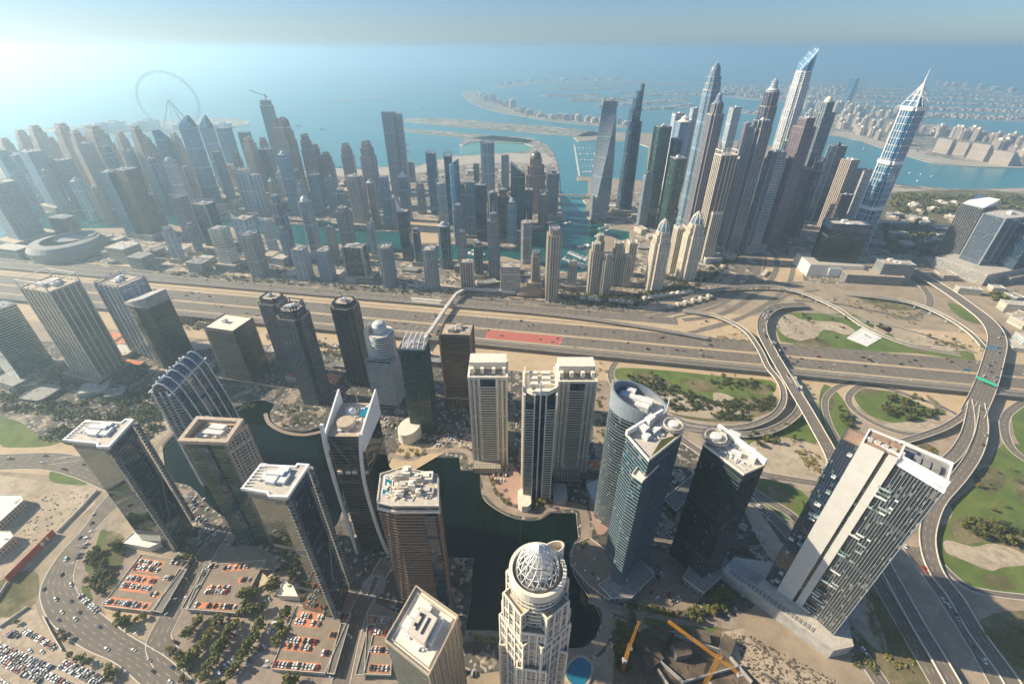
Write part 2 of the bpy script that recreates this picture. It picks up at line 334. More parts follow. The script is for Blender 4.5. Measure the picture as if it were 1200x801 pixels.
# ------------------------------------------------------------------ sea, coast, canal, lakes
s = MB(); s.cap([(-42000, -16000), (42000, -16000), (42000, 55000), (-42000, 55000)], 0); struct('sea', s, 'sea_water')
def tess(outer, holes=()):
    loops = [[Vector((x, y, 0)) for x, y in l] for l in [outer] + list(holes)]
    return [p for l in loops for p in l], geometry.tessellate_polygon(loops)
def landmass(name, outer, holes=(), z=LAND, mat='desert', edge='parapet', base=-5):
    mb = MB(); vs, tr = tess(outer, holes)
    for t in tr:
        P = [(vs[i].x, vs[i].y) for i in t]
        mb.cap(P if area(P) > 0 else P[::-1], z)
    mb.wall(ccw(outer), base, z, 1)
    for h in holes: mb.wall(list(reversed(ccw(h))), base, z, 1)
    return struct(name, mb, [mat, edge])
def patch(name, pts, mat, z=.05, sm=0, world_=False, holes=()):
    p = pts if world_ else GV(pts)
    if sm: p = smooth(p, sm, True)
    mb = MB(); vs, tr = tess(ccw(p), holes)
    for t in tr:
        P = [(vs[i].x, vs[i].y) for i in t]; mb.cap(P if area(P) > 0 else P[::-1], LAND + z)
    return struct(name, mb, mat)
sea_west = [(0, 186), (60, 186), (120, 190), (200, 195), (240, 198), (300, 200), (345, 198), (392, 196), (430, 196), (487, 195), (505, 189), (530, 183), (560, 181), (600, 179), (619, 177), (624, 171), (612, 167), (585, 165), (560, 166), (547, 168), (542, 171), (539, 169), (541, 166), (550, 162), (575, 159), (605, 160), (625, 163), (640, 169), (648, 178), (653, 190)]
canal_n = [(655, 205), (656, 222), (657, 240), (657, 257), (640, 262), (620, 271), (610, 280), (606, 288), (598, 291), (588, 289), (570, 287), (527, 286), (510, 288), (494, 287), (482, 282), (478, 275), (471, 270), (462, 271), (440, 271), (413, 266), (388, 259), (372, 258), (352, 263), (337, 262), (300, 258), (230, 254), (200, 250), (140, 245), (95, 246), (50, 250), (0, 246)]
canal_s = [(0, 290), (50, 290), (75, 279), (95, 268), (150, 267), (190, 261), (225, 268), (262, 264), (300, 272), (337, 285), (372, 289), (402, 286), (427, 291), (434, 301), (480, 294), (487, 303), (530, 304), (570, 306), (590, 300), (612, 306), (636, 312), (660, 322), (690, 318), (694, 300), (698, 282), (710, 274), (727, 282), (738, 279), (738, 270), (716, 267), (708, 262), (690, 256), (684, 250), (688, 240), (683, 234), (690, 224), (690, 212), (677, 212), (676, 207)]
harbour = [(701, 208), (757, 212), (759, 190), (760, 172), (740, 166), (700, 164), (678, 166), (672, 161), (690, 154), (780, 157), (850, 163), (905, 171), (960, 182), (1000, 200), (1030, 213), (1044, 219), (1090, 222), (1140, 222), (1200, 220)]
A = [(-6500, 1780)] + GV(sea_west) + GV(canal_n) + [(-6500, 1180)]
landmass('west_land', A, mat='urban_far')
lake_w = smooth(GV([(206, 508), (191, 526), (191, 546), (201, 563), (224, 570), (255, 600), (300, 622), (365, 628), (396, 612), (402, 570), (396, 525), (378, 501), (357, 505), (335, 502), (320, 494), (316, 484), (321, 472), (300, 468), (275, 477), (240, 492)]), 4, True)
lake_e = GV([(456, 539), (474, 544), (489, 543), (503, 535), (538, 535), (540, 550), (563, 551)]) + smooth(GV([(563, 551), (563, 569), (568, 585), (587, 599), (610, 608), (633, 608), (645, 600)]), 4) + GV([(675, 600)]) + smooth(GV([(678, 629), (667, 648), (673, 673), (690, 698), (703, 720), (700, 740), (685, 756), (665, 758), (620, 748), (585, 739)]), 4) + GV([(545, 737), (552, 700), (554, 654), (523, 652), (500, 640), (462, 600), (452, 560)])
M_ = GV(harbour) + [(3200, 1750), (6500, 1900), (6500, -2500), (-6500, -2500), (-6500, 860)] + GV(canal_s)
landmass('mainland', M_, [ccw(lake_w), ccw(lake_e)])
patch('canal', canal_n[1:] + [(-60, 240), (-60, 300)] + canal_s[:-6], 'canal_water', -2.96)
patch('lake', [(180, 455), (410, 455), (410, 640), (180, 640)], 'lake_water', -1.4)
patch('lake', [(440, 525), (715, 525), (715, 765), (440, 765)], 'lake_water', -1.4)
patch('lagoon', [(538, 160), (626, 160), (626, 180), (538, 180)], 'lagoon_water', -2.9)
for p in ([(474, 151), (478, 154), (520, 159), (560, 163), (580, 166), (615, 168), (622, 164), (580, 159), (530, 155), (480, 151)],
          [(472, 141), (490, 138.5), (540, 140), (580, 144), (640, 148), (680, 152), (705, 157), (690, 160), (660, 159), (600, 153.5), (540, 149), (500, 145.5)],
          [(391, 119), (430, 115), (468, 111), (468, 111.6), (430, 116), (392, 120)], [(425, 106.5), (450, 104.5), (474, 102.5), (474, 103.1), (450, 105.5), (426, 107.3)]):
    landmass('breakwater', ccw(smooth(GV(p), 3, True)), mat='palm_land' if p[0][1] > 130 else 'rock', edge='rock')
# the beaches
patch('beach', [(392, 197), (430, 196.5), (487, 196), (505, 190), (530, 184), (560, 182), (600, 180), (640, 180), (650, 190), (640, 194), (600, 190), (560, 192), (520, 196), (490, 203), (440, 206), (395, 206)], 'beach')
patch('beach', [(1000, 201), (1044, 220), (1090, 223), (1140, 223), (1200, 221), (1200, 224), (1140, 226), (1090, 226), (1044, 224), (1000, 206)], 'beach')
patch('beach', [(480, 262), (500, 255), (520, 262), (520, 280), (505, 285), (486, 281)], 'sand', .06, 4)
# the palm-shaped island group far out
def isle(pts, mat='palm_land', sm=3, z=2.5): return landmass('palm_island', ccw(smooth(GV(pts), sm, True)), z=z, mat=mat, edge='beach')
isle([(543, 110), (550, 119), (575, 129), (605, 135), (655, 143), (700, 147), (740, 150), (740, 147), (700, 143), (650, 136), (600, 126), (570, 115), (562, 107), (552, 106)])
isle([(575, 103), (600, 97), (640, 95), (700, 94), (760, 93), (760, 94.5), (700, 96), (640, 98), (610, 101), (590, 104)])
frond = [(635, 113, 700, 112.2, 4), (644, 105, 720, 104, 2.2), (667, 119, 740, 117, 4), (700, 125, 800, 118, 4), (740, 130, 810, 124, 3.5), (650, 100.5, 800, 99, 1.6), (720, 108.5, 860, 106, 2.4), (740, 112.5, 880, 110, 2.6), (860, 131, 905, 134, 3),
         (690, 97, 1000, 96, 1.3), (820, 101.5, 1010, 100, 1.8), (840, 104.8, 1000, 104, 2)]
for x0, y0, x1, y1, w in frond:
    xm, ym = (x0+x1)/2, (y0+y1)/2 + 1.2
    isle([(x0, y0), (xm, ym), (x1, y1+w*.4), (x1, y1-w*.6), (xm, ym-w), (x0+3, y0-w*.7)])
isle([(830, 109), (900, 104), (985, 100), (1010, 104), (1040, 110), (1010, 118), (975, 121), (905, 119), (860, 114)])   # trunk of the palm
for y0, y1 in ((104, 106), (108.5, 110.5), (113, 115.5), (118.5, 121.5), (125, 129), (132.5, 138)):
    isle([(1010, y0+.2), (1100, y0+1.0), (1200, y0+5), (1290, y0+10), (1290, y1+10.5), (1200, y1+4.6), (1100, y1), (1010, y1-.4)])
isle([(1005, 97), (1090, 99.5), (1200, 108), (1330, 122), (1330, 125), (1200, 110.5), (1090, 101.5), (1005, 98.6)])
isle([(940, 150), (965, 156), (1000, 163), (1030, 172), (1060, 181), (1090, 190), (1140, 195), (1200, 197), (1300, 200), (1300, 165), (1200, 158), (1150, 153), (1100, 146), (1050, 140), (1000, 134), (960, 136), (935, 142)])
patch('beach', [(975, 158), (1000, 163), (1030, 172), (1060, 181), (1090, 190), (1140, 195), (1200, 197), (1200, 192), (1140, 190), (1095, 184), (1065, 175), (1030, 165), (1000, 157), (980, 154)], 'beach', -.2)
isle([(20, 152), (60, 156), (150, 157), (230, 155), (290, 146), (285, 140), (250, 138), (190, 141), (100, 147)], 'palm_land')      # island with the wheel
# ------------------------------------------------------------------ districts and patches on the mainland
hx = lambda X, t: (X, 680 - .175*X + t)
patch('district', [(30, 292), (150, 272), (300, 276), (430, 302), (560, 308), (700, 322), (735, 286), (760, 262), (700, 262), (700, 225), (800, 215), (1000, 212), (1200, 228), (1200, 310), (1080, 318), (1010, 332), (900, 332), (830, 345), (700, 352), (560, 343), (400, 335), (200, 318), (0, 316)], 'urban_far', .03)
patch('district', [(0, 400), (160, 400), (330, 395), (560, 425), (690, 440), (700, 560), (690, 640), (760, 720), (700, 770), (480, 800), (430, 715), (180, 640), (130, 560), (0, 540)], 'urban', .03, holes=[ccw(lake_w), ccw(lake_e)])
patch('district', [(700, 560), (745, 535), (800, 520), (880, 575), (925, 610), (905, 700), (840, 733), (740, 712), (692, 640)], 'urban', .032)  # extra dark ground: painted shadow together with darker paving
patch('scrubland', [(1040, 226), (1200, 227), (1200, 300), (1100, 300), (1030, 290), (1000, 250)], 'scrub', .06, 3)
patch('sand_lot', [(886, 300), (935, 300), (942, 330), (896, 331)], 'sand', .06)
patch('sand_lot', [(0, 556), (70, 566), (118, 572), (112, 590), (78, 620), (40, 660), (0, 690)], 'rough_sand', .08)
patch('sand_lot', [(0, 725), (40, 705), (50, 730), (75, 755), (130, 785), (160, 815), (0, 830)], 'rough_sand', .08)
patch('sand_lot', [(0, 505), (80, 515), (100, 540), (60, 556), (0, 552)], 'sand', .07)
patch('lawn', [(0, 490), (25, 495), (45, 510), (78, 512), (60, 522), (20, 524), (0, 520)], 'golf', .1, 3)
patch('lawn', [(62, 550), (98, 547), (105, 566), (80, 567), (60, 563)], 'golf', .1, 3)
patch('lawn', [(0, 680), (40, 668), (46, 690), (36, 712), (0, 722)], 'scrub', .12, 3)
patch('lawn', [(96, 686), (103, 688), (109, 700), (106, 705), (99, 700)], 'lawn', .1, 3)
patch('lawn', [(118, 622), (126, 622), (120, 640), (106, 668), (100, 664), (112, 640)], 'lawn', .12, 3)
patch('garden', [(104, 670), (116, 640), (128, 622), (145, 628), (148, 645), (140, 670), (130, 690), (110, 692)], 'scrub', .1, 3)
patch('forecourt', [(80, 655), (100, 625), (132, 600), (150, 640), (165, 650), (118, 712), (150, 745), (170, 752), (192, 720), (240, 640), (300, 640), (430, 700), (470, 720), (480, 830), (180, 830), (150, 750), (90, 700)], 'paving', .055)
patch('tree_island', [(122, 712), (180, 718), (170, 733), (140, 737)], 'sand', .1, 2)
# golf greens at the interchange
patch('lawn', [(904, 372), (925, 366), (1000, 368), (1040, 386), (1085, 402), (1140, 412), (1144, 424), (1075, 414), (1000, 411), (935, 404), (914, 400)], 'golf', .08)
for p in ([(905, 372), (925, 368), (938, 374), (960, 376), (985, 378), (1002, 388), (990, 392), (965, 386), (952, 400), (925, 396), (912, 386)], [(1020, 378), (1050, 384), (1090, 398), (1140, 408), (1110, 411), (1060, 404), (1045, 392)], [(1024, 382), (1040, 381), (1045, 387), (1035, 391), (1026, 388)]):
    patch('sand_bunker', p, 'rough_sand', .12, 3)
patch('lawn', [(1000, 346), (1060, 352), (1080, 362), (1040, 362)], 'scrub', .1, 3)
patch('lawn', [(1110, 355), (1135, 362), (1150, 380), (1125, 372)], 'golf', .1, 3)
patch('lawn', [(722, 432), (760, 432), (860, 442), (904, 446), (908, 458), (890, 472), (868, 478), (820, 468), (760, 452), (725, 446)], 'golf', .09, 3)
patch('scrubland', [(735, 445), (800, 462), (840, 470), (905, 464), (908, 478), (880, 490), (835, 494), (790, 486), (750, 468)], 'scrub', .1, 3)
patch('lawn', [(860, 508), (910, 505), (940, 490), (960, 510), (940, 530), (900, 530), (870, 524)], 'golf', .08, 3)
patch('sand_lot', [(878, 520), (920, 512), (975, 530), (965, 560), (900, 556)], 'rough_sand', .1, 3)
patch('lawn', [(880, 560), (940, 575), (950, 610), (905, 600)], 'golf', .1, 3)
patch('lawn', [(966, 450), (990, 470), (1000, 500), (1020, 520), (980, 530), (960, 480)], 'golf', .08, 3)
patch('lawn', [(1000, 462), (1015, 456), (1050, 460), (1085, 476), (1110, 485), (1090, 496), (1050, 496), (1015, 484)], 'golf', .1, 3)
patch('sand_lot', [(1030, 498), (1080, 492), (1115, 484), (1105, 498), (1070, 505)], 'rough_sand', .13, 3)
patch('lawn', [(1055, 522), (1080, 518), (1100, 528), (1090, 540), (1062, 536)], 'scrub', .1, 3)
patch('lawn', [(1185, 480), (1200, 476), (1240, 490), (1240, 530), (1195, 522)], 'golf', .1, 3)
patch('golf_course', [(1150, 560), (1175, 520), (1230, 535), (1300, 600), (1300, 720), (1200, 697), (1132, 686), (1104, 658), (1096, 630), (1105, 600)], 'golf', .08, 3)
patch('sand_bunker', [(1108, 632), (1140, 640), (1165, 636), (1200, 648), (1210, 660), (1175, 664), (1160, 668), (1130, 656), (1108, 646)], 'rough_sand', .12, 3)
patch('sand_bunker', [(1095, 596), (1110, 590), (1116, 600), (1108, 614), (1096, 612)], 'rough_sand', .12, 3)
patch('scrubland', [(1115, 610), (1150, 606), (1200, 622), (1240, 640), (1200, 646), (1160, 634), (1125, 636)], 'scrub', .11, 3)
patch('scrubland', [(1140, 735), (1180, 715), (1240, 730), (1240, 830), (1190, 801), (1160, 770)], 'scrub', .08, 3)
patch('verge', [(1000, 690), (1030, 680), (1070, 740), (1100, 801), (1040, 801), (1010, 750)], 'scrub', .07, 3)
for p in ([(930, 402), (960, 396), (975, 404), (950, 409)], [(1060, 404), (1090, 406), (1080, 413)], [(740, 436), (770, 440), (790, 452), (760, 450)], [(800, 446), (830, 447), (842, 457), (815, 458)], [(875, 448), (900, 452), (898, 462), (880, 460)], [(1085, 462), (1100, 472), (1112, 482), (1098, 480)],
          [(1140, 560), (1160, 545), (1180, 560), (1160, 580)], [(1190, 560), (1240, 570), (1230, 600), (1200, 590)], [(1150, 672), (1180, 676), (1190, 690), (1160, 686)], [(890, 508), (915, 506), (910, 516), (895, 518)], [(900, 568), (925, 575), (930, 592), (910, 590)], [(968, 458), (976, 462), (976, 480), (970, 478)], [(1010, 455), (1030, 457), (1026, 462), (1010, 462)]):
    patch('dry_turf', p, 'scrub', .135, 4)
for p in ([(752, 470), (800, 462), (840, 478), (835, 490), (790, 484)], [(836, 460), (860, 466), (880, 486), (860, 492), (842, 480)], [(1000, 528), (1050, 540), (1090, 560), (1050, 600), (1000, 570)], [(945, 620), (985, 600), (1000, 640), (975, 680), (950, 660)], [(870, 590), (890, 600), (930, 660), (900, 650)], [(1005, 640), (1020, 700), (1040, 760), (1015, 750), (990, 700)]):
    patch('bare_sand', p, 'rough_sand', .125, 4)
# promenades round the lakes
def promenade(pts, w, z=.07, mat='paving', name='promenade'):
    p = smooth(GV(pts), 5); mb = MB(); l, r = [], []
    for i in range(len(p)):
        a, b = p[max(0, i-1)], p[min(len(p)-1, i+1)]; d = Vector((b[0]-a[0], b[1]-a[1])).normalized()
        l.append((p[i][0]-d.y*w/2, p[i][1]+d.x*w/2)); r.append((p[i][0]+d.y*w/2, p[i][1]-d.x*w/2))
    for i in range(len(p)-1): mb.face([(*r[i], LAND+z), (*r[i+1], LAND+z), (*l[i+1], LAND+z), (*l[i], LAND+z)])
    return struct(name, mb, mat)
promenade([(565, 549), (571, 568), (577, 582), (592, 594), (610, 600), (632, 601), (643, 595), (680, 594), (686, 628), (676, 648), (682, 672), (698, 695), (711, 718), (708, 744), (690, 763), (668, 766)], 9)
promenade([(456, 532), (474, 537), (487, 536), (503, 529), (545, 528), (553, 542)], 7, .075)
promenade([(545, 744), (585, 746), (620, 756), (668, 766)], 9, .08)
promenade([(690, 700), (720, 712), (750, 722), (800, 732), (840, 728), (870, 735)], 9, .085)
promenade([(202, 505), (184, 525), (184, 548), (195, 568), (222, 577)], 6)
promenade([(311, 484), (316, 496), (334, 506), (357, 509), (378, 505)], 5)
patch('pier', [(524, 653), (555, 653), (546, 736), (524, 736)], 'paving', .02)
patch('plaza', [(573, 545), (600, 542), (612, 560), (614, 590), (600, 590), (585, 578), (575, 560)], 'pink_paving', .09)
patch('plaza', [(690, 575), (700, 570), (715, 600), (712, 620), (700, 625), (692, 600)], 'pink_paving', .09, 3)
patch('plaza', [(712, 655), (760, 640), (800, 660), (820, 690), (812, 712), (780, 714), (735, 705)], 'parking_tarmac', .06, 2)
patch('building_site', [(755, 735), (800, 742), (845, 722), (870, 745), (905, 790), (930, 830), (715, 830), (720, 765)], 'building_site', .06)
patch('sand_lot', [(872, 735), (905, 768), (985, 800), (1000, 830), (925, 830), (880, 790), (850, 760), (845, 740)], 'rough_sand', .1)
patch('lawn', [(755, 722), (790, 730), (830, 735), (842, 732), (830, 742), (790, 738), (762, 736)], 'lawn', .12, 2)
patch('sand_lot', [(470, 560), (455, 545), (470, 520), (510, 520), (520, 530)], 'sand', .04)
patch('sand_lot', [(625, 400), (660, 400), (660, 440), (625, 445)], 'sand', .05)
patch('sand_lot', [(120, 495), (190, 480), (210, 500), (190, 520), (200, 600), (180, 560)], 'rough_sand', .05)
# ------------------------------------------------------------------ roads
def widen(p, w):
    l, r = [], []
    for i in range(len(p)):
        a, b = p[max(0, i-1)], p[min(len(p)-1, i+1)]; d = Vector((b[0]-a[0], b[1]-a[1])).normalized()
        k = w[i] if isinstance(w, list) else w
        l.append((p[i][0]-d.y*k/2, p[i][1]+d.x*k/2)); r.append((p[i][0]+d.y*k/2, p[i][1]-d.x*k/2))
    return l, r
def carriage(mb, p, w, z, lanes, mi=0, zs=None):
    l, r = widen(p, w); v = 0
    for i in range(len(p)-1):
        L = math.hypot(p[i+1][0]-p[i][0], p[i+1][1]-p[i][1]); za = zs[i] if zs else z; zb = zs[i+1] if zs else z
        mb.face([(*r[i], za), (*r[i+1], zb), (*l[i+1], zb), (*l[i], za)], [(lanes, v), (lanes, v+L), (0, v+L), (0, v)], mi); v += L
    return l, r
def road(pts, w, lanes, z=.14, name='road', world_=False, kerb=True):
    p = smooth(pts if world_ else GV(pts), 6); mb = MB(); l, r = carriage(mb, p, w, LAND+z, lanes)
    struct(name, mb, 'road_%d' % lanes)
    if kerb:
        k = MB()
        for q, s in ((l, 1), (r, -1)):
            for a, b in zip(q, q[1:]): k.bar((*a, LAND+.1), (*b, LAND+.1), .5, .35)
        struct('kerb', k, 'parapet')
def hroad(t0, t1, lanes, mat=None, x0=-3600, x1=4000, name='road', z=.10):
    n = 40; mb = MB(); p = [hx(lerp(x0, x1, i/n), (t0+t1)/2) for i in range(n+1)]
    carriage(mb, p, abs(t1-t0), LAND+z, lanes); struct(name, mb, mat or 'road_%d' % lanes)
hroad(-115, 130, 1, 'sand', name='highway_corridor', z=.06)
hroad(102, 127, 1, 'urban', x1=240, name='verge', z=.12)
hroad(110, 118, 2, x1=240, z=.16)
hroad(73, 100, 6, x1=300, name='service_road')
hroad(3, 39, 7, name='highway'); hroad(-31, -3, 6, name='highway')
hroad(-3, 3, 1, 'sand', name='median', z=.22)
hroad(-47, -35, 3, z=.12); hroad(48, 50, 1, 'dark_concrete', x1=240, name='drain', z=.13)
mb = MB(); carriage(mb, [hx(-45, -17), hx(85, -17)], 26, LAND+.16, 6); struct('red_bus_apron', mb, 'red_tarmac')
def tomb(a, b, y): return G(a, y)
Lp = [(150, 560), (120, 587), (99, 617), (72, 647), (54, 674), (47, 697), (55, 722), (75, 743), (102, 761), (135, 776), (160, 797), (195, 830)]
Rp = [(166, 572), (134, 597), (107, 627), (91, 657), (87, 680), (96, 699), (120, 719), (150, 742), (175, 757), (196, 770), (229, 798), (262, 830)]
L2, R2 = smooth(GV(Lp), 6), smooth(GV(Rp), 6); mb = MB(); v = 0
for i in range(len(L2)-1):
    d = math.hypot(L2[i+1][0]-L2[i][0], L2[i+1][1]-L2[i][1])
    mb.face([(*L2[i], LAND+.15), (*L2[i+1], LAND+.15), (*R2[i+1], LAND+.15), (*R2[i], LAND+.15)], [(0, v), (0, v+d), (6, v+d), (6, v)]); v += d
BOULEVARD = (L2, R2); struct('boulevard', mb, 'road_6')
mb = MB()
for q in (L2, R2):
    for a, b in zip(q, q[1:]): mb.bar((*a, LAND+.12), (*b, LAND+.12), .6, .35)
struct('kerb', mb, 'parapet')
road([(262, 618), (246, 642), (229, 668), (207, 708), (192, 735), (186, 752), (195, 770)], 18, 4, .17)
road([(455, 655), (432, 695), (420, 718), (408, 760), (396, 815)], 15, 3, .17)
road([(-60, 545), (0, 541), (60, 540), (100, 549), (140, 566)], 26, 6, .12)
road([(60, 541), (110, 533), (160, 520)], 9, 2, .13)
road([(330, 690), (300, 683), (262, 672)], 7, 2, .13)
for p, w, l in (([(20, 304), (150, 300), (300, 312), (450, 322), (560, 318), (700, 330)], 12, 2), ([(470, 305), (455, 320), (440, 338)], 12, 3), ([(470, 215), (470, 265)], 8, 2), ([(700, 232), (760, 236), (860, 250), (980, 262), (1060, 270)], 12, 3),
                ([(450, 212), (520, 222), (600, 226), (650, 232)], 10, 2), ([(850, 300), (900, 312), (1000, 306), (1080, 312)], 12, 3), ([(0, 210), (150, 225), (300, 232), (440, 225)], 12, 2), ([(1180, 232), (1120, 262), (1060, 286), (1090, 310)], 9, 2),
                ([(1044, 262), (1120, 270), (1200, 262)], 8, 2), ([(400, 470), (470, 478), (520, 500), (590, 510)], 8, 2), ([(600, 470), (602, 520), (640, 545), (700, 560)], 8, 2), ([(130, 470), (230, 460), (330, 440), (420, 420)], 9, 2),
                ([(700, 560), (740, 620), (800, 640), (860, 660)], 8, 2)):
    road(p, w, l, .12, kerb=False)
# interchange: roads on the ground
road([(800, 375), (845, 368), (880, 348), (905, 325), (910, 305), (900, 290)], 12, 3, .2, kerb=False)
road([(760, 372), (825, 358), (860, 343), (885, 322), (890, 300)], 14, 4, .22, kerb=False)
road([(700, 372), (790, 362), (835, 350), (862, 330), (872, 305), (866, 285)], 14, 4, .24, kerb=False)
road([(800, 392), (860, 376), (905, 352), (925, 330), (930, 310)], 10, 2, .18, kerb=False)
road([(930, 352), (980, 356), (1030, 366), (1070, 372), (1090, 352), (1070, 326), (1040, 318)], 13, 3, .2)
road([(1000, 372), (1060, 386), (1100, 398), (1145, 414)], 7, 1, .2)
road([(722, 424), (717, 432), (716, 442), (722, 454), (745, 475), (780, 500), (830, 535), (880, 552), (930, 562), (985, 570)], 10, 2, .21)
road([(800, 515), (850, 548), (890, 580), (930, 605), (960, 640)], 10, 2, .19)
road([(790, 372), (838, 360), (872, 340), (893, 322), (897, 300)], 7, 2, .26, kerb=False)
road([(820, 386), (868, 372), (900, 360), (925, 345), (960, 340)], 7, 2, .23, kerb=False)
road([(930, 362), (960, 366), (1010, 376), (1040, 384)], 5, 1, .17)
road([(860, 575), (900, 600), (935, 640), (950, 680)], 12, 3, .18)
road([(1075, 467), (1040, 455), (1012, 452), (997, 460), (995, 472), (1010, 487), (1040, 502), (1075, 509), (1107, 501)], 9, 2, .22)
road([(1075, 467), (1100, 475), (1122, 486)], 8, 2, .23)
road([(1004, 446), (980, 454), (967, 468), (970, 492), (984, 520)], 8, 2, .21)
road([(1200, 470), (1180, 485), (1177, 505), (1190, 530), (1240, 560)], 10, 2, .2)
road([(1010, 650), (1040, 700), (1075, 760), (1110, 820)], 12, 3, .16)
road([(1067, 640), (1104, 691), (1133, 735), (1160, 779), (1180, 815)], 17, 4, .2)
road([(1104, 662), (1132, 686), (1165, 695), (1210, 700)], 6, 1, .2)
road([(965, 700), (993, 745), (1012, 770), (1036, 805)], 12, 3, .18)
# flyovers: decks on piers
def flyover(label, pts, w, lanes, hs, pier=26, name='flyover', thick=1.3, deck='road', cat='flyover', z0=LAND):
    n = 6; P = smooth([(*G(x, y, z0+h), z0+h) for (x, y), h in zip(pts, hs)], n)
    p = [(a[0], a[1]) for a in P]; zs = [max(a[2], LAND+.3) for a in P]
    m = len(p)//2; t = thing(name, label, cat, (p[m][0], p[m][1], LAND))
    mb = MB(); l, r = carriage(mb, p, w, 0, lanes, 0, zs); mb.build('roadway', deck if deck != 'road' else 'road_%d' % lanes, t)
    mb = MB()
    for i in range(len(p)-1):
        za, zb = zs[i], zs[i+1]
        for q, s in ((l, 1), (r, 0)):
            A_, B_ = q[i], q[i+1]; F4 = [(*A_, za-thick), (*B_, zb-thick), (*B_, zb-.02), (*A_, za-.02)]
            mb.face(F4 if not s else F4[::-1])
        mb.face([(*l[i], za-thick), (*l[i+1], zb-thick), (*r[i+1], zb-thick), (*r[i], za-thick)])
    mb.build('deck', 'concrete', t)
    for q in (l, r):
        mb = MB()
        for i in range(len(q)-1): mb.bar((*q[i], zs[i]+.35), (*q[i+1], zs[i+1]+.35), .7, 1.3)
        mb.build('barrier', 'parapet', t)
    acc = pier
    for i in range(len(p)-1):
        acc += math.hypot(p[i+1][0]-p[i][0], p[i+1][1]-p[i][1])
        if acc > pier and zs[i] > LAND+4.5:
            acc = 0; a = math.atan2(p[i+1][1]-p[i][1], p[i+1][0]-p[i][0]); mb = MB()
            mb.prism(oval(p[i][0], p[i][1], 1.3, 1.0, a, 10), LAND-.3, zs[i]-thick-1); mb.box(p[i][0], p[i][1], zs[i]-thick-1.2, 1.8, w*.7, 1.1, a); mb.build('pier', 'concrete', t)
    return t
flyover('slender curved ramp with pale edges sweeping over the sand north of the golf greens', [(800, 352), (832, 341), (865, 336), (902, 335), (930, 340), (953, 348), (982, 362), (1007, 379), (1035, 393), (1070, 405), (1125, 416)], 8, 2, [1, 5, 8, 9, 9, 8, 7, 5, 3, 1, 0])
flyover('curved ramp joining the broad flyover from the ground beside the gridded hotel block', [(990, 344), (1019, 347), (1058, 352), (1087, 361), (1115, 375), (1138, 391), (1152, 406)], 8.5, 2, [2, 6, 8, 9, 10, 10, 10])
flyover('broad S-shaped flyover crossing the highway beside the golf course', [(1042, 300), (1075, 320), (1104, 337), (1129, 354), (1157, 376), (1168, 396), (1164, 420), (1153, 455), (1139, 484)], [10]*1 and 24, 6, [2, 6, 8, 9, 10, 10, 10, 10, 10])
flyover('flyover arm with pale barriers swinging down past the golf course', [(1146, 470), (1150, 500), (1143, 528), (1125, 556), (1100, 585), (1089, 612), (1087, 637), (1096, 668), (1120, 700), (1143, 739), (1180, 790), (1200, 825)], 13, 3, [10.1, 9, 8, 7, 5, 4, 3, 2, 1, .5, .3, .3])
flyover('middle flyover arm that dives behind the white and glass slab tower', [(1141, 472), (1134, 505), (1120, 530), (1098, 548), (1075, 560), (1050, 575)], 12, 3, [9.9, 9, 8, 7, 6, 6])
flyover('short ramp peeling west from the broad flyover around the tree loop', [(1140, 470), (1127, 487), (1105, 501), (1075, 512), (1047, 521), (1020, 540)], 8, 2, [9.7, 8, 6, 4, 2, .5])
flyover('wide flyover carrying dense traffic across the highway towards the glass towers', [(945, 357), (912, 359), (896, 370), (893, 388), (905, 413), (925, 447), (942, 475), (958, 503), (975, 535), (985, 570)], 15, 4, [6, 8, 9, 10, 11, 11, 10, 9, 7, 4])
flyover('narrow looping ramp with pale edges curling inside the wide flyover', [(800, 364), (831, 368), (852, 375), (874, 388), (889, 408), (900, 430), (912, 445), (918, 460), (915, 476), (900, 490), (870, 500), (830, 500), (795, 492), (760, 476)], 8, 2, [3, 6, 8, 9, 10, 10, 9, 8, 7, 5, 4, 2, 1, .5])
flyover('outer looping ramp leaving the wide flyover and curving back west', [(925, 440), (936, 458), (938, 474), (930, 488), (908, 502), (875, 509), (842, 505), (800, 500), (770, 490)], 9, 2, [10.5, 9.5, 8.5, 7, 5, 3.5, 2, 1, .3])
flyover('low viaduct with pale barriers running down beside the white and glass slab tower', [(1020, 630), (1047, 680), (1075, 730), (1105, 780), (1130, 825)], 12, 3, [4, 5, 5, 5, 5])
flyover('low bridge carrying a road over the mouth of the marina canal', [(645, 228), (665, 228.5), (690, 230), (720, 234)], 16, 3, [5, 7, 7, 4], pier=35, name='canal_bridge', cat='bridge')
def hpath(t, xs, h): return [(*hx(X, t), LAND+h) for X in xs]
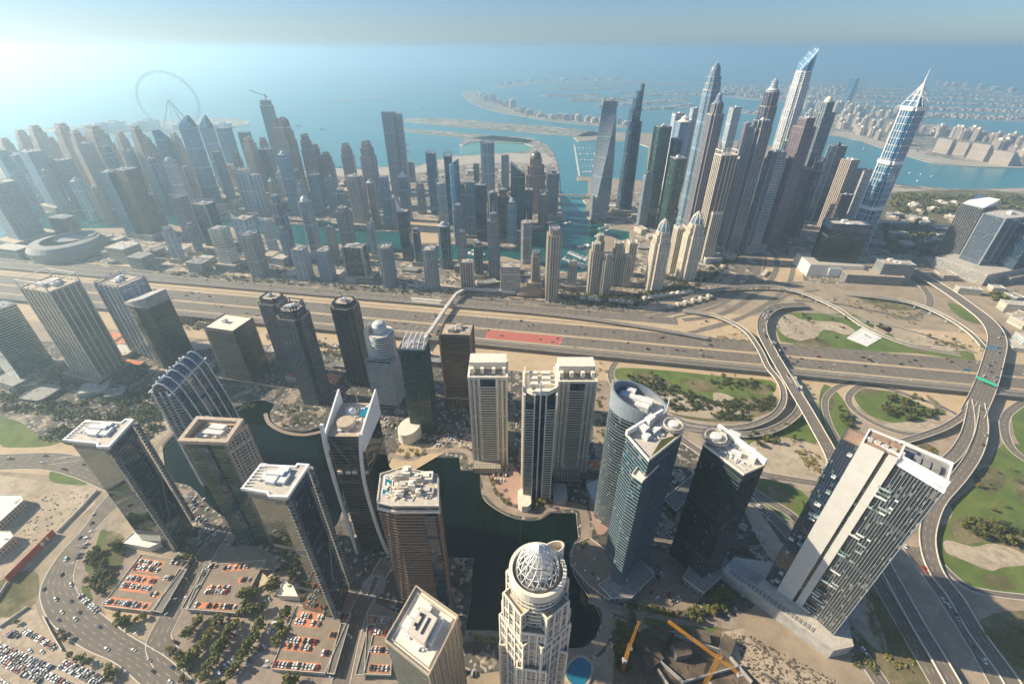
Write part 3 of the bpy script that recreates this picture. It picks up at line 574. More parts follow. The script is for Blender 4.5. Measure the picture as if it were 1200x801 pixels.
def viaduct(label, t0, x0, x1, w, h, bend=None):
    n = 60; p = [hx(lerp(x0, x1, i/n), t0 + (bend(lerp(x0, x1, i/n)) if bend else 0)) for i in range(n+1)]
    t = thing('viaduct', label, 'viaduct', (p[n//2][0], p[n//2][1], LAND)); z = LAND+h
    mb = MB(); l, r = carriage(mb, p, w, z, 1); mb.build('track_bed', 'road_1', t)
    mb = MB()
    for i in range(n):
        mb.face([(*r[i], z-1.8), (*r[i+1], z-1.8), (*r[i+1], z-.02), (*r[i], z-.02)]); mb.face([(*l[i+1], z-1.8), (*l[i], z-1.8), (*l[i], z-.02), (*l[i+1], z-.02)])
        mb.face([(*l[i], z-1.8), (*l[i+1], z-1.8), (*r[i+1], z-1.8), (*r[i], z-1.8)])
    mb.build('deck', 'concrete', t)
    for q in (l, r):
        mb = MB()
        for i in range(n): mb.bar((*q[i], z+.5), (*q[i+1], z+.5), .5, 1.4)
        mb.build('barrier', 'parapet', t)
    k = int(abs(x1-x0)/42)
    for i in range(k):
        X = lerp(x0, x1, (i+.5)/k); q = hx(X, t0 + (bend(X) if bend else 0)); mb = MB()
        mb.prism(oval(q[0], q[1], 1.2, 1.2, 0, 10), LAND-.3, z-3); mb.box(q[0], q[1], z-3.1, 2, w*.6, 1.4, R(-10)); mb.build('pier', 'concrete', t)
viaduct('long elevated rail viaduct running along the near edge of the highway', -58, -1500, 1900, 12, 8)
viaduct('low rail viaduct running along the sand strip beyond the highway', 66, -1500, 330, 7, 5, lambda X: 0 if X < 0 else -.00035*X*X)
# ------------------------------------------------------------------ tower builder
rnd = random.Random(11)
def plant(t, foot, z, n=3, seed=0, mat='plant_white', s=1.0):
    rr = random.Random(seed); c = cen(foot); W = max(math.hypot(p[0]-c[0], p[1]-c[1]) for p in foot)*.62
    a = math.atan2(foot[1][1]-foot[0][1], foot[1][0]-foot[0][0])
    for i in range(n):
        w, d, h = rr.uniform(.3, .75)*W*s, rr.uniform(.22, .5)*W*s, rr.uniform(2.2, 5.0)
        x, y = rot2((rr.uniform(-.42, .42)*W, (i-(n-1)/2)/max(1, n)*W*1.0), a, c)
        mb = MB(); mb.box(x, y, z, w, d, h, a); mb.box(x, y, z+h, w*.6, d*.5, .8, a); mb.build('plant_room', mat, t)
def small_gear(foot, z, n, seed, mb):                   # ducts, chillers, tanks
    rr = random.Random(seed); q = off(ccw(foot), -2.5); xs = [p[0] for p in q]; ys = [p[1] for p in q]; a = math.atan2(foot[1][1]-foot[0][1], foot[1][0]-foot[0][0]); k = 0
    def inside(x, y):
        c = False; j = len(q)-1
        for i in range(len(q)):
            if (q[i][1] > y) != (q[j][1] > y) and x < (q[j][0]-q[i][0])*(y-q[i][1])/(q[j][1]-q[i][1])+q[i][0]: c = not c
            j = i
        return c
    while k < n:
        x, y = rr.uniform(min(xs), max(xs)), rr.uniform(min(ys), max(ys)); k += 1
        if not inside(x, y): continue
        r = rr.random()
        if r < .5: mb.box(x, y, z, rr.uniform(1, 2.6), rr.uniform(.8, 2), rr.uniform(.7, 1.8), a)
        elif r < .75: mb.lathe(x, y, [(.9, z), (.9, z+1.3), (0, z+1.35)], 8)
        else: mb.box(x, y, z+.4, rr.uniform(3, 7), .5, .5, a + (math.pi/2 if rr.random() < .5 else 0))
def crown_dome(t, c, r, z, h, mat='steel', rib=None, n=20):
    mb = MB(); mb.lathe(c[0], c[1], [(r, z), (r, z+h*.15)] + [(r*math.cos(a), z+h*.15+h*.85*math.sin(a)) for a in [math.pi/2*i/7 for i in range(1, 8)]], n); mb.build('dome', mat, t, smooth_=True)
def spire(t, c, z, h, w=1.2, mat='steel'):
    mb = MB(); mb.lathe(c[0], c[1], [(w, z), (w*.5, z+h*.5), (w*.15, z+h)], 6); mb.build('spire', mat, t)
def T(label, x, ty, by, w, r=1.0, rot=-10, mat='f_white', form='rect', steps=((1, 1),), fin=None, slab=None, crown='flat', roof='roof_tan', pods=None, plants=2, pm='plant_white', name='skyscraper', cat='skyscraper', group=None, cw=None, fm='trim_grey', corner=None, zcut=None, cs=1.0, ch=None):
    X, Y, Z, k = spot(x, ty, by); a = R(rot); th = math.atan2(X, Y)
    va = a + th
    W = w*k/(abs(math.cos(va)) + r*abs(math.sin(va))) if form not in ('oval',) else w*k
    D = W*r; seed = int(x*7+ty*13+by)
    mk = {'rect': lambda s: rect(X, Y, W*s, D*s, a), 'cham': lambda s: chamf(X, Y, W*s, D*s, min(W, D)*.2*s, a), 'cross': lambda s: cross(X, Y, W*s, D*s, min(W, D)*.18*s, a), 'oval': lambda s: oval(X, Y, W*s/2, D*s/2, a, 24), 'bow': lambda s: shape([(-.5, -.42), (-.25, -.5), (0, -.53), (.25, -.5), (.5, -.42), (.5, .42), (.25, .5), (0, .53), (-.25, .5), (-.5, .42)], X, Y, W*s, D*s, a),
          'lens': lambda s: shape([(-.5, 0), (-.3, -.3), (0, -.45), (.3, -.3), (.5, 0), (.3, .3), (0, .45), (-.3, .3)], X, Y, W*s, D*s, a),
          'wings': lambda s: shape([(-.5, -.28), (-.3, -.28), (-.3, -.5), (.3, -.5), (.3, -.28), (.5, -.28), (.5, .28), (.3, .28), (.3, .5), (-.3, .5), (-.3, .28), (-.5, .28)], X, Y, W*s, D*s, a),
          'trap': lambda s: shape([(-.5, -.5), (.5, -.5), (.36, .5), (-.36, .5)], X, Y, W*s, D*s, a)}[form]
    t = thing(name, label, cat, (X, Y, LAND), group)
    H = Z - LAND; z = LAND
    last = len(steps)-1
    for i, (hf, s) in enumerate(steps):
        z1 = LAND + H*hf; f = ccw(mk(s)); mb = MB(); mb.prism(f, z - (0 if i == 0 else .5), z1, 0, 1); mb.build('wall', [mat, roof], t)
        if slab:                                        # floor plates standing proud of the glass
            mb = MB(); zz = z + slab[0]
            while zz < z1 - 1:
                q = off(f, slab[1]); mb.wall(q, zz-.35, zz+slab[2]-.35); mb.cap(q, zz+slab[2]-.35)
                zz += slab[0]
            mb.build('floor_plates', slab[3] if len(slab) > 3 else fm, t)
        if fin:                                         # upright ribs
            mb = MB(); c = cen(f)
            for j in range(len(f)):
                p, q = f[j], f[(j+1) % len(f)]; L = math.hypot(q[0]-p[0], q[1]-p[1])
                if L < 3: continue
                m = max(1, round(L/fin[0])); ang = math.atan2(q[1]-p[1], q[0]-p[0])
                for e in range(m+1):
                    px, py = lerp(p[0], q[0], e/m), lerp(p[1], q[1], e/m)
                    mb.box(px, py, z, fin[1], fin[1]*1.3, z1-z+fin[2] if len(fin) > 2 else z1-z+.4, ang, bottom=False)
            mb.build('facade_ribs', fin[3] if len(fin) > 3 else fm, t)
        if corner:
            for j in range(len(f)):
                mb = MB(); mb.box(f[j][0], f[j][1], z, corner, corner, z1-z+.6, a, bottom=False); mb.build('corner_pier', fm, t)
        z = z1
        mb = MB(); mb.ring(off(f, .25), .5, z1-.6, z1+1.3); mb.build('parapet', fm if i == last else roof, t)
    f = ccw(mk(steps[-1][1])); c = cen(f); Wt = W*steps[-1][1]; Dt = D*steps[-1][1]
    if crown in ('flat', 'arch', 'frame', 'twinfin', 'pins') and plants: plant(t, f, Z, plants, seed, pm)
    if crown == 'flat' or crown == 'frame':
        mb = MB(); small_gear(f, Z, 14, seed, mb)
        if mb.f: mb.build('rooftop_gear', 'plant_white', t)
    if crown == 'arch':                                 # raised gable walls with a rounded head
        for sgn in (-1, 1):
            mb = MB(); n = 8; hh = ch or Wt*.28
            pr = [(-.42*Wt, Z)] + [(-.42*Wt*math.cos(math.pi*i/n), Z + hh*.35 + hh*.65*math.sin(math.pi*i/n)) for i in range(n+1)] + [(.42*Wt, Z)]
            A_ = [(*rot2((px, sgn*Dt*.40), a, c), pz) for px, pz in pr]; B_ = [(*rot2((px, sgn*Dt*.34), a, c), pz) for px, pz in pr]
            mb.face(A_ if sgn < 0 else A_[::-1]); mb.face(B_[::-1] if sgn < 0 else B_)
            for i in range(len(pr)-1): mb.face([A_[i], B_[i], B_[i+1], A_[i+1]])
            mb.build('gable', cw or mat if not cw else cw, t)
        mb = MB(); mb.box(c[0], c[1], Z, Wt*.5, Dt*.5, hh*.8, a); mb.build('penthouse', mat, t)
    if crown == 'frame':
        mb = MB(); hh = ch or 7; g = off(f, .1)
        for p in g: mb.bar((*p, Z), (*p, Z+hh), 1.1)
        for i in range(len(g)): mb.bar((*g[i], Z+hh), (*g[(i+1) % len(g)], Z+hh), 1.1)
        mb.build('roof_frame', fm, t)
    if crown == 'dome': crown_dome(t, c, Wt*.42*cs, Z, ch or Wt*.5, cw or 'steel')
    if crown == 'domespire': crown_dome(t, c, Wt*.42*cs, Z, ch or Wt*.5, cw or 'steel'); spire(t, c, Z+(ch or Wt*.5)*.9, Wt*.6, 1)
    if crown == 'spire': plant(t, f, Z, 2, seed, pm); spire(t, c, Z, ch or Wt, 1.3)
    if crown == 'pyramid':
        mb = MB(); hh = ch or Wt*.7; q = off(f, -.6)
        for i in range(len(q)): mb.face([(*q[i], Z), (*q[(i+1) % len(q)], Z), (*c, Z+hh)])
        mb.build('pyramid_roof', cw or 'teal_glass', t); spire(t, c, Z+hh*.9, hh*.6, .6)
    if crown == 'slope':
        hh = ch or Wt*.5; mb = MB(); q = off(f, -.2); m = len(q)
        zz = [Z + hh*(.5 + (cs*((p[0]-c[0])*math.cos(a)+(p[1]-c[1])*math.sin(a)))/Wt) for p in q]
        for i in range(m):
            j = (i+1) % m; mb.face([(*q[i], Z), (*q[j], Z), (*q[j], zz[j]), (*q[i], zz[i])])
        mb.face([(*q[i], zz[i]) for i in range(m)]); mb.build('sloped_crown', cw or mat, t)
    if crown == 'blade':                                # pair of curved shells rising to one point
        hh = ch or Wt*1.2
        for sgn in (-1, 1):
            mb = MB(); n = 8; prev = None
            for i in range(n+1):
                u = i/n; x0 = lerp(-.5, .32, u**1.6)*Wt; z_ = Z + hh*u; y0 = sgn*Dt*.48*(1-u**2*.85)
                row = [(*rot2((x0, y0), a, c), z_), (*rot2((.5*Wt*(1-.25*u), y0), a, c), z_), (*rot2((.5*Wt*(1-.25*u), y0-sgn*1.2), a, c), z_), (*rot2((x0, y0-sgn*1.2), a, c), z_)]
                if prev:
                    for e in range(4): mb.face([prev[e], prev[(e+1) % 4], row[(e+1) % 4], row[e]])
                prev = row
            mb.face(prev); mb.build('crown_blade', cw or mat, t)
        mb = MB(); mb.box(c[0], c[1], Z, Wt*.45, Dt*.5, hh*.35, a); mb.build('plant_room', mat, t)
    if crown == 'sail':                                 # thin white curved sail on one edge
        hh = ch or 14; mb = MB(); prev = None
        for i in range(9):
            u = i/8; xx = -.5*Wt + Wt*u*.9; z_ = Z + hh*(1-u)**2
            row = [(*rot2((xx, -.5*Dt), a, c), Z), (*rot2((xx, -.5*Dt+1), a, c), Z), (*rot2((xx, -.5*Dt+1), a, c), z_+.6), (*rot2((xx, -.5*Dt), a, c), z_+.6)]
            if prev:
                for e in range(4): mb.face([prev[e], prev[(e+1) % 4], row[(e+1) % 4], row[e]])
            else: mb.face(row[::-1])
            prev = row
        mb.face(prev); mb.build('roof_sail', 'white_paint', t); plant(t, f, Z, 2, seed, pm)
    if crown == 'petals':                               # ribs closing to a point over a glass lantern
        hh = ch or Wt*.9; rr = Wt*.5; ic = MB(); ic.lathe(c[0], c[1], [(rr*.8, Z), (rr*.78, Z+hh*.35), (rr*.35, Z+hh*.7), (0.01, Z+hh*.92)], 12); ic.build('glass_lantern', 'f_bluewhite', t)
        for i in range(8):
            th = 2*math.pi*i/8 + a; mb = MB()
            pts = [(c[0]+rr*q*math.cos(th), c[1]+rr*q*math.sin(th), Z+hh*u) for q, u in ((1.02, -.25), (1.04, 0), (1.0, .25), (.86, .5), (.6, .75), (.28, .93), (.0, 1.03))]
            mb.path(pts, Wt*.06); mb.build('crown_rib', fm, t)
        spire(t, c, Z+hh, hh*.25, .4)
    if crown == 'bulb':                                 # conical curved cap with a mast
        hh = ch or Wt; mb = MB(); q = Wt*.5
        mb.lathe(c[0], c[1], [(q*1.0, Z), (q*1.02, Z+hh*.1), (q*.62, Z+hh*.3), (q*.5, Z+hh*.6), (q*.56, Z+hh*.66), (q*.25, Z+hh*.8), (0.01, Z+hh)], 14); mb.build('crown_cap', cw or 'f_white', t); spire(t, c, Z+hh*.9, hh*.5, .7)
    if pods:                                            # broad low storeys round the foot
        for (px, py, pw, pd, ph, pmat) in pods:
            q = rot2((px*W, py*D), a, (X, Y)); mb = MB(); g = rect(q[0], q[1], pw*W, pd*D, a); mb.prism(g, LAND-.2, LAND+ph, 0, 1); mb.ring(off(ccw(g), .2), .5, LAND+ph-.3, LAND+ph+1.1, 1)
            small_gear(g, LAND+ph, 10, seed, mb); mb.build('podium', [pmat, roof], t)
    return t, f, Z, (X, Y), (W, D), a
# ------------------------------------------------------------------ the beach-front and marina towers
POD = ((0, 0, 1.9, 1.9, 13, 'f_low'),); PODG = ((0, 0, 1.8, 1.7, 14, 'f_lowgrey'),)
J = dict(form='cross', mat='f_jbr', r=.8, fm='cream_paint', roof='roof_tan', crown='arch', steps=((.8, 1), (.93, .82), (1, .6)), pods=POD, group='sand coloured beach-front towers')
def JT(label, x, ty, by, w, **k): d = dict(J); d.update(k); return T(label, x, ty, by, w, **d)
JT('hazy sand tower peeping over blue towers, first from the picture\'s western edge', 5, 164, 226, 16, rot=-25)
JT('hazy slim sand tower, second from the picture\'s western edge', 24, 155, 224, 18, rot=-25)
JT('hazy tall sand tower with stepped top, third from the picture\'s western edge', 41, 150, 226, 20, rot=-25)
JT('narrow hazy sand tower squeezed behind two taller ones near the western end', 58, 161, 222, 14, rot=-25, crown='flat')
JT('hazy sand tower with broad arched head, fifth of the western beach row', 72, 148, 228, 24, rot=-22)
JT('hazy sand tower shoulder to shoulder with an arched one, sixth of the western row', 88, 155, 232, 18, rot=-22)
JT('broad hazy pink-brown tower at the middle of the western beach row', 110, 152, 232, 32, rot=-20, r=.7)
JT('hazy brown tower with a pointed head just before the wheel island', 140, 157, 236, 18, rot=-20)
JT('tall hazy sand tower under the big wheel\'s near rim', 159, 151, 246, 20, rot=-18)
JT('lower hazy sand tower beside the tall one under the big wheel', 172, 163, 242, 16, rot=-18, mat='f_jbr2')
JT('pink-brown tower leaning on the blue slanted-top tower', 204, 158, 232, 16, rot=-18)
JT('peach tower with rounded shoulders right of the twin blade towers', 291, 163, 228, 20, rot=-14, crown='arch', mat='f_jbr')
JT('brown tower half hidden behind the largest arched beach tower', 308, 163, 226, 14, rot=-12, mat='f_jbr2')
JT('largest beach tower with a big rounded arched crown', 331, 149, 238, 28, rot=-10, r=.8, ch=26, steps=((.84, 1), (.95, .9), (1, .76)))
JT('grey-brown beach tower right of the big arched one', 357, 159, 236, 17, rot=-8, mat='f_jbr2')
JT('narrow brown tower attached east of the grey-brown beach tower', 369, 169, 233, 12, rot=-8, mat='f_jbr2', crown='flat')
JT('shorter brown tower with a rounded head closing the beach cluster', 382, 180, 233, 16, rot=-6, mat='f_jbr2')
JT('brown pillar tower near the beach, west one of the pair by the steel twin', 405, 170, 226, 17, rot=-4, mat='f_jbr2')
JT('taller brown beach tower with dark arched head, east one of the pair', 429, 168, 240, 21, rot=-4, mat='f_jbr2')
JT('broad pale brown tower standing on the north quay with a flat beige head', 415, 206, 265, 22, rot=-4, mat='f_jbr', crown='flat', steps=((.94, 1), (1, .9)))
JT('short peach block beside the teal and white tower', 267, 193, 223, 15, rot=-14, crown='flat', steps=((1, 1),))
T('plain blue tower at the very edge of the haze', 0, 176, 236, 15, .8, -25, 'f_blue')
T('hazy blue slab tower, second blue one from the western edge', 18, 181, 236, 20, .6, -25, 'f_blue', plants=1)
T('broad hazy blue tower with a flat top in front of the sand towers', 36, 177, 244, 22, .7, -25, 'f_blue', pods=PODG)
T('hazy blue-grey tower with a boxed head right of the broad blue one', 72, 187, 242, 20, .8, -22, 'f_grey', crown='frame')
T('small white tower glimpsed between two blue ones', 30, 203, 238, 8, .9, -25, 'f_white')
T('slim blue tower under the wheel\'s hub', 180, 172, 222, 9, .9, -18, 'f_blue')
T('massive dark slab tower cut off by the picture\'s western edge', -4, 214, 282, 34, 1.2, -22, 'f_grey', steps=((1, 1),), pods=PODG)
T('tall bronze and blue slab tower, thinner half of the double slab by the canal', 128, 201, 277, 21, .9, -18, 'f_blue', roof='roof_grey', fin=(9, .8))
T('tall bronze slab tower, wider half of the double slab by the canal', 147, 198, 277, 24, .9, -18, 'f_brown', roof='roof_grey', pods=PODG)
T('blue tower with slanted top in front of the wheel', 191, 163, 233, 16, .8, -16, 'f_blue', crown='slope', ch=24, cs=-1, cw='f_blue', fin=(6, .7))
T('blue glass twin tower with a curved blade crown, western one with a mast', 221, 150, 238, 19, .9, -14, 'f_bluewhite', crown='blade', ch=34, cw='f_blue')
T('blue glass twin tower with a curved blade crown, eastern and sharper one', 243, 152, 220, 15, .9, -14, 'f_bluewhite', crown='blade', ch=44, cw='f_blue')
T('plain blue block tower right of the twin blade towers', 262, 150, 200, 17, .8, -12, 'f_blue')
T('dark cube-topped tower peeping over the peach tower', 286, 155, 196, 14, .9, -12, 'f_navy')
bt = T('dark teal unfinished tower with a crane arm on its roof, standing by the sea', 311, 118, 193, 15, .9, -8, 'f_teal', crown='flat', steps=((.93, 1), (1, .8)))
T('dark blue slab tower before the big arched beach tower', 311, 175, 230, 14, .8, -10, 'f_navy', crown='frame')
T('pale blue tower with white fins in the middle of the beach cluster', 332, 181, 250, 15, .9, -10, 'f_bluewhite', fin=(5, .7), crown='bulb', ch=12)
T('blue-grey tower with a wide collar right of the pale finned one', 367, 205, 250, 17, .9, -8, 'f_blue', form='cham', crown='frame', fin=(6, .6))
T('thin white tower in the shade of the big arched beach tower', 326, 203, 232, 8, .9, -10, 'f_white')
T('teal glass tower with white corners near the canal\'s western bend', 284, 199, 245, 19, .9, -12, 'f_whiteblue', corner=2.0, crown='frame', ch=5)
T('dark ribbed tower west of the canal plaza with a notched head', 209, 230, 280, 18, .9, -14, 'f_purple', fin=(5, .9), crown='frame', fm='concrete')
T('teal tower with curved white side wall by the canal', 238, 238, 292, 24, .8, -14, 'f_tealband', corner=2.4, crown='frame', ch=5, pods=POD)
T('white framed tower with one upswept sail on its roof', 285, 255, 295, 24, .9, -12, 'f_whiteblue', corner=2.2, crown='sail', ch=16)
T('tall stepped dark blue tower beside the upswept sail roof', 322, 229, 302, 19, 1.0, -10, 'f_blue', form='wings', steps=((.7, 1), (.88, .8), (1, .55)), fin=(6, .7, 2, 'steel'), fm='steel')
T('small grey tower with a curved white fin between two tall marina towers', 311, 258, 297, 12, .8, -10, 'f_white', crown='sail', ch=12)
T('grey tower with round drum cap standing in the canal bend', 357, 236, 293, 17, .9, -8, 'f_white', form='cham', crown='dome', ch=12, cw='plant_white', cs=.8, fin=(5, .8))
T('cream and dark striped tower on the south quay with a cluttered roof', 401, 243, 289, 20, .9, -6, 'f_gridwhite', form='wings', fin=(6, 1.2), steps=((.92, 1), (1, .7)))
T('slender tower with a pale pyramid cap beside the quay', 472, 207, 258, 12, .9, -3, 'f_steel', crown='pyramid', ch=14, cw='steel', fin=(4, .6))
T('slim steel blue tower with flat head by the north quay', 449, 207, 266, 12, .9, -3, 'f_steel')
T('purple-brown tower on the beach', 481, 190, 213, 9, .9, 0, 'f_purple', plants=1)
T('tall steel twin tower, wider western half, beside the beach', 455, 132, 227, 16, .8, 0, 'f_steel', roof='roof_grey', fin=(5, .6, 3, 'steel'))
T('tall steel twin tower, slimmer eastern half, beside the beach', 467, 134, 227, 9, 1.1, 0, 'f_steel', roof='roof_grey', fm='steel')
T('slim dark blue tower with a capped head before the steel twin', 464, 158, 222, 11, 1.0, 0, 'f_blue', form='cham', crown='frame', ch=8, fm='dark_steel', corner=1)
T('dark twisted waisted tower with a curling white sail at the water', 472, 247, 304, 14, .9, -3, 'f_navy', crown='sail', ch=32)
T('ribbed office tower with horizontal lines beside the canal plaza', 256, 267, 314, 22, .8, -12, 'f_balc', slab=(3.6, .5, 1.0, 'cream_paint'), pods=((.1, 0, 1.6, 1.7, 16, 'f_lowgrey'),))
T('grey grid tower between the ribbed one and the highway', 291, 274, 322, 21, .9, -10, 'f_gridwhite', fin=(5, .9), crown='frame', ch=4)
T('low grey and teal tower near the highway with two roof tanks', 350, 291, 326, 19, .9, -8, 'f_whiteblue', fin=(5, .9))
T('low grey tower near the highway, next east of the one with tanks', 378, 293, 327, 18, .9, -8, 'f_bluewhite', fin=(5, .9), corner=1.6)
T('wide portal tower framing a teal glass panel beside the canal', 415, 288, 327, 27, .6, -6, 'f_tealband', corner=4.6, crown='flat', pods=PODG)
T('oblong white-edged tower with an oval roof deck near the highway', 451, 289, 334, 18, 1.1, -4, 'f_steel', form='bow', fin=(4.5, 1.0), crown='frame', ch=3)
T('white-edged tower twin with a bare grey roof nearer the footbridge', 503, 291, 338, 17, 1.1, -3, 'f_steel', form='bow', fin=(4.5, 1.0))
T('teal tower with stacked steel head beside the south quay', 520, 264, 313, 15, .9, -2, 'f_teal', form='cham', crown='bulb', ch=10, fin=(5, .7))
T('pinkish short tower between the quay and the footbridge', 547, 306, 337, 16, .8, -2, 'f_pink', fin=(5, .9, 1, 'cream_paint'))
T('slender grey tower with side fins and a needle on the south quay', 578, 250, 323, 14, 1.0, 0, 'f_grey', form='wings', fin=(5, .9), crown='spire', ch=26, steps=((.9, 1), (1, .6)))
T('square white grid block beside the footbridge\'s end', 598, 311, 343, 23, .6, 0, 'f_gridwhite', plants=1, crown='flat', slab=(3.6, .35, .9, 'cream_paint'))
T('round-cornered grey tower with a mast and clock-like disc on the quay', 617, 260, 307, 13, 1.0, 0, 'f_gridwhite', form='cham', crown='spire', ch=26, fin=(5, .8))
T('tall beige slab tower with a pool deck beside the marina basin', 650, 268, 349, 18, 1.3, 2, 'f_tan', form='cross', fin=(5.5, .8, 2, 'cream_paint'), steps=((.93, 1), (1, .72)), crown='frame', ch=3)
T('dark blue slim tower with a white rimmed top near the beach', 505, 179, 248, 13, .9, 0, 'f_blue', crown='frame', ch=5, plants=1)
T('slim tower with a flag-like slab on top behind the curved one', 525, 183, 262, 10, .9, 0, 'f_navy', crown='frame', ch=9)
T('dark tower shaped like a bent lens in front of the flag-topped one', 532, 193, 277, 13, .9, 0, 'f_blue', form='lens', crown='slope', ch=14, cw='f_blue')
T('tall white and blue striped tower with a boxed crown mid peninsula', 571, 167, 234, 16, .9, 0, 'f_whiteblue', fin=(6, 1.3), form='wings', crown='frame', ch=6)
T('small grey tower behind the tall white and blue striped one', 592, 182, 222, 9, .9, 0, 'f_grey')
T('small brown tower between the peninsula\'s towers', 558, 192, 225, 7, .9, 0, 'f_brown', plants=1)
T('grey-blue tower, lighter of the tight pair on the north quay', 551, 213, 274, 11, 1.0, 0, 'f_bluewhite', crown='flat', fin=(4, .6))
T('black-blue tower, darker of the tight pair on the north quay', 563, 216, 281, 13, 1.0, 0, 'f_navy', crown='flat', fin=(4, .5, 1, 'dark_steel'))
T('brown tower with a lit beige shoulder beside the slanted glass top', 589, 222, 272, 14, .9, 0, 'f_brown', steps=((.88, 1), (1, .6)))
T('teal glass tower with a steeply slanted glass top', 607, 206, 267, 17, .9, 0, 'f_teal', crown='slope', ch=34, cs=-1.0, cw='f_tealband')
T('bulky rose-brown stepped tower with a domed cap on the peninsula', 628, 186, 247, 24, .9, 0, 'f_pink', form='cross', steps=((.72, 1), (.88, .85), (1, .6)), crown='domespire', ch=20, cw='f_brown', cs=1.1, fm='f_pink')
T('dark office tower with a black cap at the canal\'s mouth', 648, 203, 256, 15, .9, 2, 'f_grey', crown='frame', ch=3, pm='dark_steel', fin=(5, .5, 0, 'dark_steel'), pods=((0, 0, 2.0, 1.5, 12, 'f_low'),))
# towers east of the canal
T('dark teal tower with a ragged roof next to the stair-topped one', 777, 148, 262, 20, 1.1, 8, 'f_green', fin=(6, .6, 2, 'dark_steel'), roof='roof_grey')
T('shaded slim tower pressed against the dark teal one', 793, 163, 262, 13, 1.1, 8, 'f_navy', roof='roof_grey')
T('white framed blue tower with tiered arch panels and a sunburst roof', 802, 143, 248, 20, .9, 8, 'f_bluewhite', corner=3.0, crown='bulb', ch=18, cw='cream_paint')
T('pale hazy slab tower behind the white framed blue one', 795, 133, 222, 14, .9, 6, 'f_white', plants=2)
T('pale hazy tower with a stepped head right behind the sunburst roof', 815, 127, 218, 12, .9, 8, 'f_white')
T('low green-black tower with lit edge in front of the teal ones', 795, 185, 285, 19, 1.1, 8, 'f_green', fin=(6, .6, 1, 'dark_steel'), crown='dome', ch=8, cs=.6)
T('tallest domed tower with a ringed drum, a dome and a needle', 837, 90, 278, 23, 1.0, 10, 'f_bluewhite', form='cham', steps=((.93, 1), (.965, .9), (1, .78)), crown='domespire', ch=26, cw='f_steel', cs=1.1, fin=(7, 1.0, 0, 'concrete'), pods=PODG)
T('mauve tower with a stone cupola in front of the tallest domed one', 841, 122, 292, 22, 1.0, 10, 'f_purple', form='cross', steps=((.94, 1), (1, .7)), crown='bulb', ch=24, cw='f_steel', fin=(6, 1.1, 0, 'concrete'))
T('pale violet hazy tower behind the mauve one', 862, 126, 226, 14, .9, 10, 'f_white', name='skyscraper')
T('short pale violet block behind the mauve tower', 876, 144, 222, 9, .9, 10, 'f_purple')
T('brown-pink slab tower with curved loggia top before the mauve one', 851, 181, 302, 26, .8, 10, 'f_brown', form='bow', fin=(6.5, 1.3, 0, 'cream_paint'), crown='frame', ch=9, fm='cream_paint')
T('dark stepped tower with a curved crown and needle left of the tallest cream one', 905, 108, 256, 22, 1.0, 12, 'f_navy', form='cham', steps=((.9, 1), (1, .86)), crown='bulb', ch=34, cw='f_white', fin=(9, 1.6, 0, 'f_pink'))
T('shaded steel tower with stepped shoulders before the cream pointed tower', 893, 141, 294, 30, 1.0, 12, 'f_purple', form='cross', steps=((.95, 1), (1, .72)), fin=(6, 1.2, 0, 'concrete'), crown='flat', roof='roof_grey')
T('tallest cream ribbed tower tapering to a chiselled blue glass point', 942, 84, 276, 26, 1.0, 14, 'f_white', form='cham', steps=((.55, 1), (.8, .95), (.93, .88), (1, .8)), crown='slope', ch=50, cs=.75, cw='f_bluewhite', fin=(6, 1.3, 0, 'white_paint'), fm='white_paint')
T('dark twin tower, stepped lower half with curved balconies', 946, 138, 290, 24, 1.0, 14, 'f_purple', steps=((.94, 1), (1, .7)), fin=(7, 1.0, 0, 'f_pink'), roof='roof_grey', fm='concrete')
T('dark twin tower, taller half with a round porthole frame on its roof', 970, 120, 272, 23, 1.0, 14, 'f_grey', steps=((.93, 1), (1, .6)), crown='dome', ch=12, cw='cream_paint', fin=(7, .8, 0, 'dark_steel'), roof='roof_grey', fm='concrete')
T('dark red-brown ribbed tower standing in shade right of the white and teal tower', 936, 196, 284, 26, 1.0, 12, 'f_purple', fin=(5, 1.0, 0, 'f_brown'), roof='roof_grey', fm='concrete')
T('white and teal tower with rounded balcony column and a white cube on top', 911, 178, 292, 27, .9, 12, 'f_tealband', form='wings', corner=3.4, steps=((.94, 1), (1, .8)), crown='flat', plants=2, pods=((0, 0, 1.5, 1.4, 16, 'f_white'),), slab=(3.6, .6, 1.0, 'white_paint'))
T('navy slab tower with one bright white edge strip', 982, 171, 258, 18, .9, 14, 'f_navy', corner=2.6, crown='dome', ch=9, cs=.5, cw='dark_steel')
T('tan edged tower with a layered roof right of the navy slab', 997, 187, 266, 18, 1.0, 15, 'f_brown', fin=(5.5, 1.2, 0, 'cream_paint'), plants=3)
T('white banded tower with blue top storeys left of the spired tower', 1014, 199, 268, 18, .9, 15, 'f_gridwhite', form='bow', slab=(3.6, .5, 1.2, 'white_paint'))
T('short brown tower at the foot of the tan and the white banded ones', 992, 228, 272, 14, .9, 15, 'f_brown')
